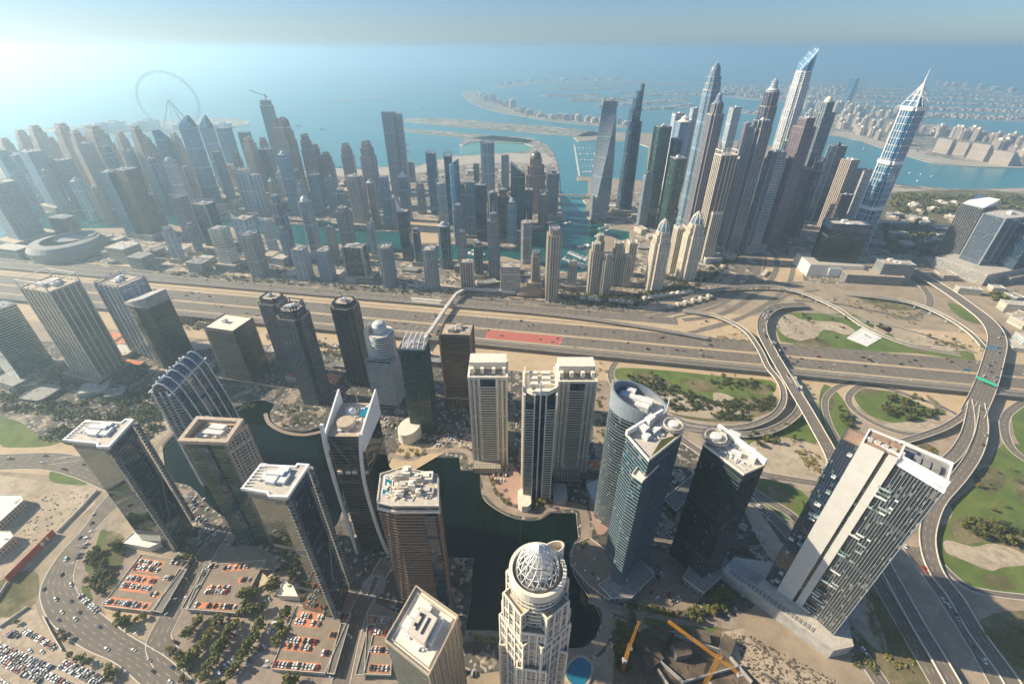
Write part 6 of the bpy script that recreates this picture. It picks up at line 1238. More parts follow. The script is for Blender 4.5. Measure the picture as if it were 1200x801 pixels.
aptrow('sand coloured block in the middle row of the palm trunk', [(940, 138), (985, 144), (1020, 151), (1060, 158), (1100, 161)], 24, 7, 9, G1, 2)
aptrow('beige block in the front beach row of the palm trunk', [(985, 150), (1010, 158), (1040, 166), (1060, 171)], 10, 8, 9, G1, 3)
aptrow('beige tall block behind the stepped ziggurat blocks', [(1095, 158), (1130, 163), (1160, 166), (1200, 172)], 16, 8, 10, G1, 4)
aptrow('beige block at the eastern tip, stepped towards the sea', [(1165, 176), (1185, 180), (1215, 186)], 7, 11, 9, G1, 5)
aptrow('beige block on the western crescent, facing the gulf', [(560, 114), (580, 121), (600, 127)], 8, 6, 6.5, 'blocks on the western crescent', 6)
aptrow('pink-beige hotel block on the crescent\'s long arm', [(606, 131), (640, 138), (680, 142), (735, 146)], 18, 6.5, 5, 'blocks on the western crescent', 7)
aptrow('pale block on the far rim of the crescent', [(590, 100), (640, 95.5), (720, 93.8)], 9, 9, 3.2, 'far rim blocks', 8)
aptrow('pale hotel block on the far eastern rim', [(1100, 100.5), (1140, 103), (1200, 110)], 8, 8, 4, 'far eastern rim blocks', 9)
aptrow('tiny pale block along the palm\'s central spine', [(850, 105), (900, 108), (950, 108), (1000, 110)], 20, 5, 3.5, 'spine blocks', 10)
for i, (x, y, w, d, h) in enumerate(((1106, 179, 17, .9, 15), (1126, 182, 14, .9, 14), (1147, 187, 19, .9, 17), (1176, 192, 24, .8, 14))):
    g = G(x, y, 2.5); k = g[1]*CP/FOC + CAMZ*SP/FOC; t = thing('ziggurat_block', 'big sloping ziggurat block of terraces facing the beach, %s from the west' % ORD[i], 'apartment block', (g[0], g[1], 2.5), 'stepped ziggurat blocks'); a = R(20)
    for s in range(5): mb = MB(); q = rot2((-w*k*.08*s, 0), a, g); mb.box(q[0], q[1], 2.4+h*k*s/5, w*k*(1-.17*s), w*k*d, h*k/5, a); mb.build('terrace', 'f_palm', t)
mb = MB(); rr = random.Random(8)                         # the frond villas, far past counting
for x0, y0, x1, y1, w in frond:
    for i in range(55):
        u = rr.random(); x, y = lerp(x0+4, x1, u), lerp(y0, y1, u) + 1.2*math.sin(math.pi*u) - w*.3 + rr.uniform(-.3, .3)*w; g = G(x, y, 2.5); mb.box(g[0], g[1], 2.4, 24, 20, rr.uniform(8, 13), 0, bottom=False)
for y0, y1 in ((104, 106), (108.5, 110.5), (113, 115.5), (118.5, 121.5), (125, 129), (132.5, 138)):
    for i in range(150):
        x = rr.uniform(1012, 1200); u = (x-1010)/190; y = lerp(y0, y0+4.6, u*u) + rr.random()*(y1-y0)*.8+.2; g = G(x, y, 2.5); mb.box(g[0], g[1], 2.4, 22, 18, rr.uniform(8, 13), 0, bottom=False)
for g in fill([(840, 108), (900, 105), (985, 102), (1005, 106), (1000, 116), (905, 117), (864, 113)], 260, 5, 2.5): mb.box(g[0], g[1], 2.4, rr.uniform(20, 40), 22, rr.uniform(8, 26), 0, bottom=False)
tag(mb.build('frond_villas', 'f_palm', None, (0, 0, 0)), 'uncountable pale villas crowding the fronds of the palm island', 'villas', kind='stuff')
# parking decks
def deck(label, px, slot, grp='open parking decks'):
    f = GV(px, LAND+4.5); F4 = ccw(f); c = cen(F4); t = thing('parking_deck', label, 'parking deck', (c[0], c[1], LAND), grp); mb = MB(); mb.prism(F4, LAND-.1, LAND+4.5, 0, 1); mb.build('wall', ['f_carpark', 'parking_tarmac'], t)
    mb = MB(); mb.ring(off(F4, .2), .4, LAND+4.2, LAND+5.3); mb.build('parapet', 'parapet', t)
    s = ccw(GV(slot, LAND+4.5)); mb = MB(); mb.prism(s, LAND+4.4, LAND+4.56); mb.build('ramp_well_shade', 'dark_concrete', t); mb = MB(); mb.ring(off(s, .3), .4, LAND+4.4, LAND+5.4); mb.build('ramp_rail', 'parapet', t)  # flat dark sheet on the deck paints the shade of the ramp opening
    return t, f
def bays(t, f, u0, u1, v, dep):
    q = lambda u, w: (lerp(lerp(f[0][0], f[1][0], u), lerp(f[3][0], f[2][0], u), w), lerp(lerp(f[0][1], f[1][1], u), lerp(f[3][1], f[2][1], u), w))
    mb = MB(); P = ccw([q(u0, v-dep/2), q(u1, v-dep/2), q(u1, v+dep/2), q(u0, v+dep/2)]); mb.cap(P, LAND+4.53); mb.build('painted_bays', 'terracotta', t)
    mb = MB(); L = math.dist(q(u0, v), q(u1, v)); n = int(L/2.7)
    for i in range(n+1): a_, b_ = q(lerp(u0, u1, i/n), v-dep/2), q(lerp(u0, u1, i/n), v+dep/2); mb.bar((*a_, LAND+4.54), (*b_, LAND+4.54), .14, .02)
    mb.build('bay_lines', 'parapet', t); return [(lerp(u0, u1, (i+.5)/n), v) for i in range(n)], q
DECKS = [('western roof parking deck with orange bays beside the boulevard', [(120, 709), (177, 716), (222, 657), (166, 649)], [(180, 715), (190, 717), (219, 667), (211, 666)], ((.02, .5, .08, .15), (.56, .9, .08, .13), (.08, .66, .46, .28), (.06, .56, .80, .22), (.74, .94, .30, .10), (.76, .95, .62, .10), (.66, .95, .93, .08))),
         ('second roof parking deck with orange bays, next to the tree-shaded car park', [(219, 713), (278, 718), (311, 656), (240, 662)], [(213, 713), (220, 713), (246, 667), (239, 667)], ((.12, .92, .10, .11), (.20, .62, .42, .18), (.35, .78, .90, .14), (.0, .09, .5, .1), (.0, .1, .78, .1), (.02, .22, .96, .07), (.7, .92, .62, .1))),
         ('largest roof parking deck with orange bays, east of the tree-shaded car park', [(318, 783), (381, 788), (411, 718), (348, 709)], [(384, 788), (392, 789), (409, 731), (400, 730)], ((.02, .48, .07, .12), (.52, .86, .07, .12), (.06, .62, .40, .20), (.08, .56, .80, .22), (.78, .93, .30, .10), (.78, .93, .60, .10), (.78, .98, .93, .10))),
         ('narrow roof parking deck cut by the square roofed tower', [(427, 789), (458, 790), (461, 723), (431, 720)], [(417, 790), (426, 790), (440, 731), (432, 731)], ((.15, .9, .10, .12), (.15, .9, .40, .12), (.15, .9, .70, .12), (.1, .9, .92, .1)))]
SPOTS = []
for k, (lb, px, slot, bb) in enumerate(DECKS):
    t, f = deck(lb, px, slot); rowdir = math.atan2(f[1][1]-f[0][1], f[1][0]-f[0][0])
    for j, (u0, u1, v, dep) in enumerate(bb):
        ss, q = bays(t, f, u0, u1, v, dep*1.18)
        two = dep > .16
        for s, (u, w) in enumerate(ss):
            for half in ((-.25, .25) if two else (0,)): SPOTS.append((*q(u, w+half*dep), LAND+4.55, rowdir+math.pi/2, .78, 'on the %s orange-bay deck' % ('western', 'second', 'largest', 'narrow')[k]))
# open ground lots: rows of parked cars
def row(a, b, pitch, where, fillp=.9, ang=None, z=LAND+.12):
    p, q = G(*a), G(*b); L = math.dist(p, q); n = int(L/pitch); h = math.atan2(q[1]-p[1], q[0]-p[0])
    for i in range(n): SPOTS.append((lerp(p[0], q[0], (i+.5)/n), lerp(p[1], q[1], (i+.5)/n), z, h + (math.pi/2 if ang is None else ang), fillp, where))
for a, b in (((-4, 755), (61, 783)), ((-4, 759), (57, 787)), ((-4, 767), (53, 792)), ((-4, 772), (49, 797)), ((9, 741), (24, 745)), ((28, 738), (66, 759)), ((74, 776), (122, 796)), ((70, 779), (116, 800)), ((56, 790), (90, 808)), ((-4, 796), (20, 812))):
    row(a, b, 2.75, 'in the dusty western lot', .95)
for a, b in (((233, 752), (262, 728)), ((246, 768), (280, 738)), ((255, 790), (297, 748)), ((270, 796), (312, 755)), ((228, 760), (240, 752)), ((317, 742), (325, 722)), ((300, 712), (318, 700)), ((310, 783), (323, 762))):
    row(a, b, 2.75, 'under the shaded car park\'s trees', .8)
for a, b in (((100, 632), (112, 617)), ((92, 655), (104, 632)), ((94, 697), (118, 719)), ((330, 640), (322, 690)), ((350, 690), (360, 655)), ((228, 622), (236, 640)), ((222, 600), (240, 612))):
    row(a, b, 3.2, 'at the kerb near the mirror clad towers', .75)
for a, b in (((578, 550), (598, 550)), ((577, 556), (597, 557)), ((578, 562), (592, 563)), ((766, 678), (777, 672)), ((773, 690), (786, 698)), ((762, 692), (772, 702)), ((784, 706), (797, 700)), ((762, 668), (772, 662)), ((695, 585), (702, 596)), ((697, 602), (706, 612)), ((480, 790), (492, 776)), ((500, 780), (560, 790))):
    row(a, b, 2.8, 'on the courts beside the lake', .8)
# warehouses, hoarding, sails and sunken court at the lower west
lowblock('long white site hall with small square openings on the sandy lot', GV([(-30, 622), (2, 622), (34, 592), (30, 586), (-20, 586)]), 9, 'f_low', 'cream_paint', 'site_hall', seed=4)
lowblock('second white site hall nearer the boulevard at the western edge', GV([(-30, 662), (0, 655), (22, 634), (18, 628), (-20, 628)]), 8, 'f_low', 'cream_paint', 'site_hall', seed=5)
a_, b_ = Vector(G(11, 681)), Vector(G(66, 625)); d = (b_-a_); L = d.length; an = math.atan2(d.y, d.x); m_ = (a_+b_)/2; t = thing('hoarding', 'long red advertising hoarding with white and teal emblem panels beside the sandy lot', 'hoarding', (m_.x, m_.y, LAND))
mb = MB(); mb.box(m_.x, m_.y, LAND, L, .5, 7.5, an); mb.build('red_panel', 'red_paint', t)
for u, w, mt in ((.72, .05, 'white_paint'), (.78, .04, 'sign_green'), (.84, .03, 'white_paint')): q = a_.lerp(b_, u); mb = MB(); mb.box(q.x+.45*math.sin(an), q.y-.45*math.cos(an), LAND+1.6, L*w, .3, 4.4, an); mb.build('emblem_panel', mt, t)
mb = MB()
for i in range(16): q = a_.lerp(b_, (i+.5)/16); mb.bar((q.x-3*math.sin(an), q.y+3*math.cos(an), LAND), (q.x, q.y, LAND+6), .3)
mb.build('brace', 'steel', t)
for lb, pts, h in (('grey boundary wall running from the red hoarding to the mirror tower', [(68, 624), (95, 597), (115, 575)], 3), ('low boundary wall below the red hoarding', [(-6, 708), (11, 682)], 3), ('boundary wall of the dusty lot along the boulevard', [(0, 735), (34, 711)], 2.4), ('curved wall between the boulevard and the dusty lot', [(52, 722), (62, 742), (74, 762)], 2.4)):
    g = GV(pts); t = MB(); t.path([(*q, LAND+h/2) for q in g], .6, h); tag(t.build('boundary_wall', 'parapet', None, (*g[0], LAND)), lb, 'wall')
t = thing('shade_sails', 'pair of tan and dark triangular shade sails beside the second deck', 'shade sails', (*G(315, 672), LAND))
for pts, m_ in (((( 305, 684, 4), (322, 676, 7), (318, 690, 3)), 'canvas'), (((305, 672, 8), (320, 660, 5), (322, 672, 7)), 'dark_concrete'), (((304, 690, 3), (311, 676, 8), (320, 684, 5)), 'canvas')):
    mb = MB(); A_ = [(*G(x, y), LAND+z) for x, y, z in pts]; mb.face(A_); mb.face([(x, y, z-.15) for x, y, z in A_][::-1]); mb.build('sail', m_, t)
    for p in A_: mb = MB(); mb.bar((p[0], p[1], LAND), p, .25); mb.build('mast', 'steel', t)
lowblock('cream wedge-shaped entrance roof between the decks and the mirror tower by the lake', GV([(328, 702), (384, 704), (392, 694), (345, 690), (334, 684)]), 6, 'cream_paint', 'cream_paint', 'entrance_pavilion', gn=0)
lowblock('cream wedge-shaped entrance roof at the foot of the mirror tower by the boulevard', GV([(146, 640), (178, 646), (192, 640), (160, 628)]), 6, 'cream_paint', 'cream_paint', 'entrance_pavilion', gn=0)
c = G(438, 686); t = thing('sunken_court', 'round paved court with a long slot opening and pale rims', 'court', (*c, LAND)); mb = MB(); mb.prism(oval(c[0], c[1], 11, 11, 0, 36), LAND, LAND+.5); mb.build('paving_disc', 'roof_grey', t); mb = MB(); g = ccw(rect(c[0], c[1], 5, 17, R(-6))); mb.prism(g, LAND+.4, LAND+.56); mb.build('slot', 'dark_concrete', t); rim(t, off(g, .4), LAND+.5, .8, .4, 'parapet', 'slot_rim')  # slot is a flat dark slab, the opening's shade given as colour
# lakeside pavement details: planted roundels on the pier, pools, podiums of the three glass towers
for i in range(6):
    for j in range(2):
        p = G(541+j*6.5-i*.6, 657+i*6.4); t = thing('tree_planter', 'round shrub planter on the lake pier, %s of the %s row' % (ORD[i], ('western', 'eastern')[j]), 'planter', (*p, LAND+.05), 'planters on the lake pier'); mb = MB(); mb.lathe(p[0], p[1], [(1.3, LAND), (1.3, LAND+.6), (0, LAND+.6)], 10); mb.build('pot', 'roof_brown', t); mb = MB(); mb.lathe(p[0], p[1], [(1.1, LAND+.6), (1.4, LAND+1.4), (.8, LAND+2.2), (0, LAND+2.4)], 8); mb.build('shrub', 'leaf_dark', t)
lowblock('octagonal stone terrace at the lake edge under the garden-roofed tower', GV([(668, 665), (672, 642), (690, 634), (712, 650), (735, 682), (738, 702), (712, 706), (690, 690)]), 6, 'f_lowgrey', 'parking_tarmac', 'terrace', gn=10)
lowblock('stone terrace wedge between the garden-roofed tower and the round court', GV([(700, 690), (748, 660), (765, 678), (738, 706), (715, 706)]), 8, 'f_lowgrey', 'roof_grey', 'terrace', gn=8)
lowblock('stone terrace under the black banded tower', GV([(798, 682), (822, 700), (856, 668), (842, 655), (806, 668)]), 8, 'f_lowgrey', 'roof_grey', 'terrace', gn=8)
lowblock('pale flat wedge roof beside the oval tower\'s foot', GV([(686, 572), (704, 566), (716, 590), (706, 598), (692, 588)]), 8, 'f_whiteglass', 'plant_white', 'terrace', gn=3)
lowblock('dark low block by the ramp behind the black banded tower', GV([(776, 590), (812, 560), (822, 572), (790, 604)]), 8, 'f_dark', 'dark_concrete', gn=4)
for lb, px in (('blue kidney pool beside the lattice dome tower', [(664, 793), (668, 778), (680, 770), (692, 778), (690, 795), (678, 806)]), ('turquoise rooftop pool by the beige slab tower at the highway', [(624, 339), (640, 339), (640, 344), (624, 344)])):
    g = smooth(GV(px), 4, True) if len(px) > 4 else GV(px); g = ccw(g); t = thing('swimming_pool', lb, 'pool', (*cen(g), LAND)); mb = MB(); mb.prism(g, LAND, LAND+1.2); mb.build('water', 'pool_tile', t); mb = MB(); mb.ring(off(g, 1.6), 1.6, LAND, LAND+1.5); mb.build('pool_edge', 'roof_tan', t)
# white slab on the golf green
g = ccw(GV([(992, 396), (1010, 384), (1033, 396), (1016, 406)])); t = thing('helipad', 'white square slab with a marked inner square on the golf green', 'helipad', (*cen(g), LAND)); mb = MB(); mb.prism(g, LAND, LAND+.9); mb.build('slab', 'white_paint', t); mb = MB(); mb.ring(off(g, -3), .5, LAND+.9, LAND+.96); mb.build('painted_square', 'roof_tan', t)
# footbridge and rail station over the highway
t = thing('footbridge', 'white enclosed footbridge crossing the highway in an angled line', 'footbridge', (*G(533, 345), LAND)); pts = [(604, 342), (570, 339.5), (545, 338.5), (534, 345), (520, 364), (506, 385), (492, 404), (478, 425)]; P = [(*G(x, y, LAND+9), LAND+9) for x, y in pts]
for a_, b_ in zip(P, P[1:]): mb = MB(); mb.bar(a_, b_, 6, 4.4); mb.build('tube', 'parapet', t); mb = MB(); mb.bar((*a_[:2], LAND), (*a_[:2], LAND+7), 1.6); mb.build('pier', 'concrete', t)
c = G(622, 346); t = thing('rail_station', 'shell-shaped dark gold rail station at the footbridge\'s end', 'station', (*c, LAND)); mb = MB(); prev = None
for i in range(13):
    u = i/12*2-1; w = 12*(1-u*u)**.5+.4; hh = 13*(1-u*u)**.5+.5; sec_ = [(c[0]+u*34, c[1]+w*math.cos(math.pi*k/8), LAND+4+hh*math.sin(math.pi*k/8)) for k in range(9)]
    if prev:
        for k in range(8): mb.face([prev[k], sec_[k], sec_[k+1], prev[k+1]])
    prev = sec_
mb.build('shell', 'roof_brown', t); mb = MB(); mb.box(c[0], c[1], LAND, 50, 16, 6, R(-8)); mb.build('platform_hall', 'f_lowgrey', t)
for i, (a, b) in enumerate((((482, 352), (518, 355)), ((483, 355), (516, 358)), ((892, 325), (898, 318)))): p, q = G(*a), G(*b); t = thing('platform_canopy', ('northern pale canopy strip of the tram stop by the footbridge', 'southern pale canopy strip of the tram stop by the footbridge', 'short pale canopy beside the ramps and the sand lot')[i], 'canopy', (*p, LAND)); mb = MB(); mb.bar((*p, LAND+5), (*q, LAND+5), 7, .6); mb.build('roof', 'parapet', t); mb = MB(); mb.bar((*p, LAND), (*p, LAND+5), .6); mb.bar((*q, LAND), (*q, LAND+5), .6); mb.build('post', 'steel', t)
# overhead signs on the broad flyover
for lb, a, b, h0, mt in (('green direction sign gantry spanning the broad flyover', (1141, 446), (1164, 456), 10, 'sign_green'), ('small blue direction sign gantry on the broad flyover\'s northern end', (1153, 410), (1164, 412), 10, 'sign_blue'), ('blue round-cornered sign on a tall post beside the highway', (1126, 437), (1134, 438), 3, 'sign_blue')):
    p, q = G(a[0], a[1], LAND+h0), G(b[0], b[1], LAND+h0); t = thing('road_sign', lb, 'sign', (*p, LAND+h0)); mb = MB(); mb.bar((*p, LAND+h0+7), (*q, LAND+h0+7), .5, 3.6); mb.build('sign_face', mt, t)
    for e in (p, q): mb = MB(); mb.bar((*e, LAND), (*e, LAND+h0+8), .5); mb.build('post', 'steel', t)
# tower cranes and the building pit
def crane(label, base, tip, tail, h, mat='yellow_paint'):
    b = G(*base); x0, y0 = G(*tip, h); x1, y1 = G(*tail, h); c = ((x0*.28+x1*.72), (y0*.28+y1*.72)); t = thing('tower_crane', label, 'crane', (c[0], c[1], LAND)); mb = MB()
    def lattice(a, b, w):
        a, b = Vector(a), Vector(b); d = (b-a); n = max(2, int(d.length/(w*1.3))); d.normalize(); u = d.cross(Vector((0, 0, 1)) if abs(d.z) < .9 else Vector((1, 0, 0))).normalized()*w/2; v = u.cross(d).normalized()*w/2
        C = [u+v, u-v, -u-v, -u+v]
        for k in C: mb.bar(a+k, b+k, .26)
        for i in range(n):
            p, q = a.lerp(b, i/n), a.lerp(b, (i+1)/n)
            for k in range(4): mb.bar(p+C[k], q+C[(k+1) % 4], .18)
    lattice((*c, LAND-1), (*c, h+6), 2.0); mb.build('mast', mat, t); mb = MB(); lattice((c[0], c[1], h), (x0, y0, h), 1.5); mb.build('jib', mat, t); mb = MB(); lattice((c[0], c[1], h), (x1, y1, h), 1.5); mb.build('counter_jib', mat, t)
    mb = MB(); mb.box(x1, y1, h-2.5, 3, 3, 3); mb.build('counterweight', 'concrete', t); mb = MB(); mb.bar((*c, h+6), (lerp(c[0], x0, .7), lerp(c[1], y0, .7), h+.8), .14); mb.bar((*c, h+6), (x1, y1, h+.8), .14); mb.build('tie', 'steel', t); mb = MB(); mb.box(c[0]+1.6, c[1], h-2, 1.8, 1.8, 2.2); mb.build('cab', 'white_paint', t)
crane('large yellow tower crane with its arm pointing over the pit towards the round court', (822, 790), (783, 727), (867, 789), 52)
crane('smaller yellow tower crane seen nearly edge-on beside the lake path', (738, 770), (749, 727), (732, 772), 40)
for i, (a, b) in enumerate((((755, 760), (800, 800)), ((790, 745), (850, 765)), ((800, 800), (870, 780)), ((850, 765), (880, 800)), ((770, 785), (790, 815)), ((830, 800), (850, 830)))):
    p, q = G(*a), G(*b); mb = MB(); mb.bar((*p, LAND+2), (*q, LAND+2), 1.0, 4); tag(mb.build('retaining_wall', 'concrete', None, (*p, LAND)), 'bare concrete wall in the building pit, %s from the lake side' % ORD[i], 'wall', 'concrete walls in the building pit')
rr = random.Random(21); mb = MB()
for x, y in fill([(850, 742), (880, 745), (985, 800), (930, 812), (880, 790)], 420, 31) + fill([(760, 750), (840, 760), (900, 810), (760, 815)], 160, 32): s = rr.uniform(.3, 1.3); mb.box(x, y, LAND, s, s*rr.uniform(.4, 2.5), s*.5, rr.uniform(0, 3))
for x, y in fill([(20, 590), (60, 575), (110, 580), (70, 615), (30, 640)], 120, 33): s = rr.uniform(.3, 1.2); mb.box(x, y, LAND, s, s*1.5, s*.5, rr.uniform(0, 3))
tag(mb.build('rubble', 'building_site', None, (0, 0, 0)), 'scattered rubble and building material over the pit and the sand', 'rubble', kind='stuff')
for i, (x, y) in enumerate(((772, 742), (820, 748), (797, 765), (765, 772), (850, 758))):
    p = G(x, y); lowblock('half-built concrete frame in the pit, %s from the lake' % ORD[i], rect(p[0], p[1], 13, 9, R(-30+20*i)), 4+i % 3*2, 'dark_concrete', 'building_site', 'half_built_frame', 'building', 'half-built frames in the pit', 0, ph=.2)
# boats
def boat_proto():
    t = thing('motor_boat', 'x', 'boat', (0, 0, 0)); mb = MB(); L, W = 9, 2.6
    lo = [(-L, -W*.8), (L*.5, -W*.8), (L, 0), (L*.5, W*.8), (-L, W*.8)]; hi = [(-L, -W), (L*.45, -W), (L*1.08, 0), (L*.45, W), (-L, W)]
    mb.wall(lo, -.4, 1.9, 0, hi); mb.cap(hi, 1.9); mb.build('hull', 'white_hull', t); mb = MB(); mb.prism([(-L*.6, -W*.6), (L*.15, -W*.6), (L*.4, 0), (L*.15, W*.6), (-L*.6, W*.6)], 1.9, 3.4, 0, None, [(-L*.5, -W*.5), (0, -W*.5), (L*.2, 0), (0, W*.5), (-L*.5, W*.5)]); mb.build('cabin', 'plant_white', t); mb = MB(); mb.box(-L*.25, 0, 3.4, 4, 2.2, .9); mb.build('flybridge', 'dark_steel', t); return t
bp = boat_proto(); nb = 0
def boats(label, grp, pts, ang, s=1.0, z=.3):
    global nb
    for i, (x, y) in enumerate(pts):
        c = bp if nb == 0 else copy_tree(bp); nb += 1; c.location = (x, y, z); c.rotation_euler = (0, 0, ang + rnd.uniform(-.1, .1)); k = s*rnd.uniform(.7, 1.25); c.scale = (k, k, k); tag(c, '%s, %s from its western end' % (label, ORD[i]), 'boat', grp)
def line(a, b, n, z=0): p, q = G(*a, z), G(*b, z); return [(lerp(p[0], q[0], i/max(1, n-1)), lerp(p[1], q[1], i/max(1, n-1))) for i in range(n)]
boats('white boat in the marina basin\'s upper berth line', 'boats in the marina basin', line((667, 296), (686, 304), 9), 1.2)
boats('white boat in the marina basin\'s lower berth line', 'boats in the marina basin', line((661, 303), (684, 313), 11), 1.2)
boats('large white yacht in the basin by the quay', 'boats in the marina basin', line((683, 289), (692, 288), 2), .6, 2.2)
boats('white boat packed along the small harbour arm', 'boats in the small harbour', line((705, 268), (728, 264), 9), .3, 1.3)
boats('white boat at the small harbour\'s eastern quay', 'boats in the small harbour', line((700, 276), (712, 270), 5), .9, 1.2)
boats('white boat on the canal near the plaza', 'boats on the canal', line((552, 296), (566, 300), 4), 1.3, 1.4)
boats('lone boat underway on the canal', 'boats on the canal', [G(393, 271, 0), G(665, 262, 0), G(648, 300, 0)], .8, 1.3)
for k in range(5): boats('white boat berthed at the %s pontoon of the outer harbour' % ORD[k], 'boats in the outer harbour', line((679+k*1.2, 174+k*7), (712+k*1.2, 174+k*7), 9), 1.5, 1.5)
boats('white boat sailing off the eastern beach', 'boats off the eastern beach', [G(1067, 203, 0), G(1080, 204, 0), G(1092, 207, 0), G(1076, 212, 0), G(1013, 174.5, 0)], .2, .9)
boats('small boat far out off the beach', 'boats far out', [G(378, 152, 0), G(477, 170, 0), G(495, 127, 0), G(350, 148, 0), G(476, 178, 0)], .4, 2)
for k in range(6):
    p, q = G(675+k*1.2, 171+k*7, 0), G(716+k*1.2, 171+k*7, 0); mb = MB(); mb.bar((*p, .5), (*q, .5), 4, .8); tag(mb.build('pontoon', 'concrete', None, (*p, 0)), 'floating pontoon of the outer harbour, %s from the sea' % ORD[k], 'pontoon', 'harbour pontoons')
p, q = G(673, 170, 0), G(679, 207, 0); mb = MB(); mb.bar((*p, .8), (*q, .8), 7, 1.6); tag(mb.build('harbour_wall', 'parapet', None, (*p, 0)), 'long thin harbour wall closing the outer pontoons', 'wall')

for i, (x, y, w, d, hh) in enumerate(((40, 418, 26, 18, 7), (132, 398, 40, 20, 8), (148, 404, 26, 16, 7), (240, 437, 22, 26, 7), (311, 425, 20, 30, 8), (352, 440, 24, 34, 8), (388, 448, 26, 20, 7), (158, 428, 34, 10, 6), (210, 448, 20, 20, 7), (625, 540, 36, 12, 6), (690, 548, 40, 14, 6))):
    p = G(x, y); lowblock('orange-tiled podium roof in the lake district, %s from the west' % ORD[i], rect(p[0], p[1], w, d, R(-12)), hh, 'f_low', 'terracotta', 'podium_block', 'building', 'orange-tiled podium roofs', 4, i)
# ------------------------------------------------------------------ cars
CARC = {'white': (.78, .78, .76), 'silver': (.42, .43, .44), 'black': (.018, .018, .02), 'grey': (.12, .12, .125), 'red': (.33, .02, .02), 'blue': (.02, .05, .18), 'beige': (.42, .36, .27), 'yellow': (.75, .48, .03)}
for k, c in CARC.items(): n = NT('car_' + k); n.set(col=c, rough=.3); n.b.inputs['Coat Weight'].default_value = .6
n = NT('car_glass'); n.set(col=(.012, .016, .02), rough=.06)
def carshape(mb, x, y, z, a, L, W, H, kind, glass=True):
    P = lambda u, v: rot2((u, v), a, (x, y)); hb = H*.52
    lo = [P(-L/2, -W/2), P(L/2-.3, -W/2), P(L/2, -W*.3), P(L/2, W*.3), P(L/2-.3, W/2), P(-L/2, W/2)]
    mb.prism(lo, z+.25, z+hb, 0, None, off(lo, -.08)); r0, r1 = ((-L*.30, L*.22) if kind == 'saloon' else (-L*.46, L*.20)); f0, f1 = (.55, .6) if kind == 'saloon' else (.15, .55)
    A_ = [P(r0, -W*.46), P(r1, -W*.46), P(r1, W*.46), P(r0, W*.46)]; B_ = [P(r0+f0, -W*.38), P(r1-f1, -W*.38), P(r1-f1, W*.38), P(r0+f0, W*.38)]
    return A_, B_, z+hb, z+H
def car_proto(col, kind):
    L, W, H = {'saloon': (4.7, 1.85, 1.45), 'jeep': (4.8, 1.95, 1.85), 'van': (5.4, 2.0, 2.3)}[kind]; t = thing('parked_car', 'x', 'car', (0, 0, -500)); ORG[t.name] = (0, 0, 0)
    mb = MB(); A_, B_, z0, z1 = carshape(mb, 0, 0, 0, 0, L, W, H, kind); mb.prism(B_, z1-.06, z1+.04); mb.build('body', 'car_'+col, t)
    mb = MB(); mb.wall(A_, z0-.02, z1-.04, 0, B_); mb.build('windows', 'car_glass', t)
    for sx in (-.31, .31):
        for sy in (-.46, .46):
            mb = MB(); c = (L*sx, W*sy); n = 8
            for s in (-1, 1): pts = [(c[0]+.33*math.cos(2*math.pi*i/n), c[1]+s*.11, .33+.33*math.sin(2*math.pi*i/n)) for i in range(n)]; mb.face(pts if s < 0 else pts[::-1])
            for i in range(n): th, t2 = 2*math.pi*i/n, 2*math.pi*(i+1)/n; mb.face([(c[0]+.33*math.cos(th), c[1]-.11, .33+.33*math.sin(th)), (c[0]+.33*math.cos(th), c[1]+.11, .33+.33*math.sin(th)), (c[0]+.33*math.cos(t2), c[1]+.11, .33+.33*math.sin(t2)), (c[0]+.33*math.cos(t2), c[1]-.11, .33+.33*math.sin(t2))])
            mb.build('wheel', 'black_rubber', t)
    return t
PROTO = {}; CC = ['white']*9 + ['silver']*4 + ['black']*3 + ['grey']*3 + ['red']*2 + ['blue', 'beige']; used_cars = set(); ncar = 0; counts = {}
rc = random.Random(99); REST = []
def put_car(x, y, z, a, where, col=None, kind=None, verb='parked'):
    global ncar
    col = col or rc.choice(CC); kind = kind or rc.choice(['saloon', 'saloon', 'jeep', 'van' if rc.random() < .2 else 'jeep'])
    if ncar >= 296: REST.append((x, y, z, a, col, kind)); return
    ncar += 1; key = (col, kind)
    if key not in PROTO: c = PROTO[key] = car_proto(col, kind)
    else: c = copy_tree(PROTO[key])
    c.location = (x, y, z); c.rotation_euler = (0, 0, a); k = (key, where); counts[k] = counts.get(k, 0)+1
    c['label'] = '%s %s %s %s, %s such' % (col, kind, verb, where, ORD[min(68, counts[k]-1)]); c['group'] = 'cars ' + where
# moving cars on the boulevard first, then the parked rows nearest the camera
mv = [(110, 603, 'silver'), (108, 613, 'black'), (94, 630, 'black'), (78, 655, 'white'), (73, 673, 'black'), (84, 685, 'white'), (52, 690, 'black'), (66, 702, 'white'), (84, 704, 'black'), (73, 717, 'white'), (93, 717, 'grey'), (69, 726, 'blue'), (89, 725, 'white'), (117, 734, 'blue'), (126, 760, 'white'), (157, 761, 'white'), (175, 773, 'silver'), (180, 786, 'black'), (202, 781, 'blue'), (200, 798, 'white'), (70, 738, 'silver'), (219, 700, 'white'), (216, 693, 'red'), (236, 650, 'silver'), (206, 752, 'black'), (410, 745, 'white'), (388, 793, 'white'), (36, 762, 'white'), (50, 763, 'white')]
mid = [((l[0]+r[0])/2, (l[1]+r[1])/2) for l, r in zip(*BOULEVARD)]
for x, y, col in mv:
    p = G(x, y); j = min(range(1, len(mid)), key=lambda i: math.dist(mid[i], p)); a = math.atan2(mid[j][1]-mid[j-1][1], mid[j][0]-mid[j-1][0]); put_car(p[0], p[1], LAND+.16, a, 'on the curving boulevard', col, verb='driving')
SPOTS = [s for s in SPOTS if rc.random() < s[4]]
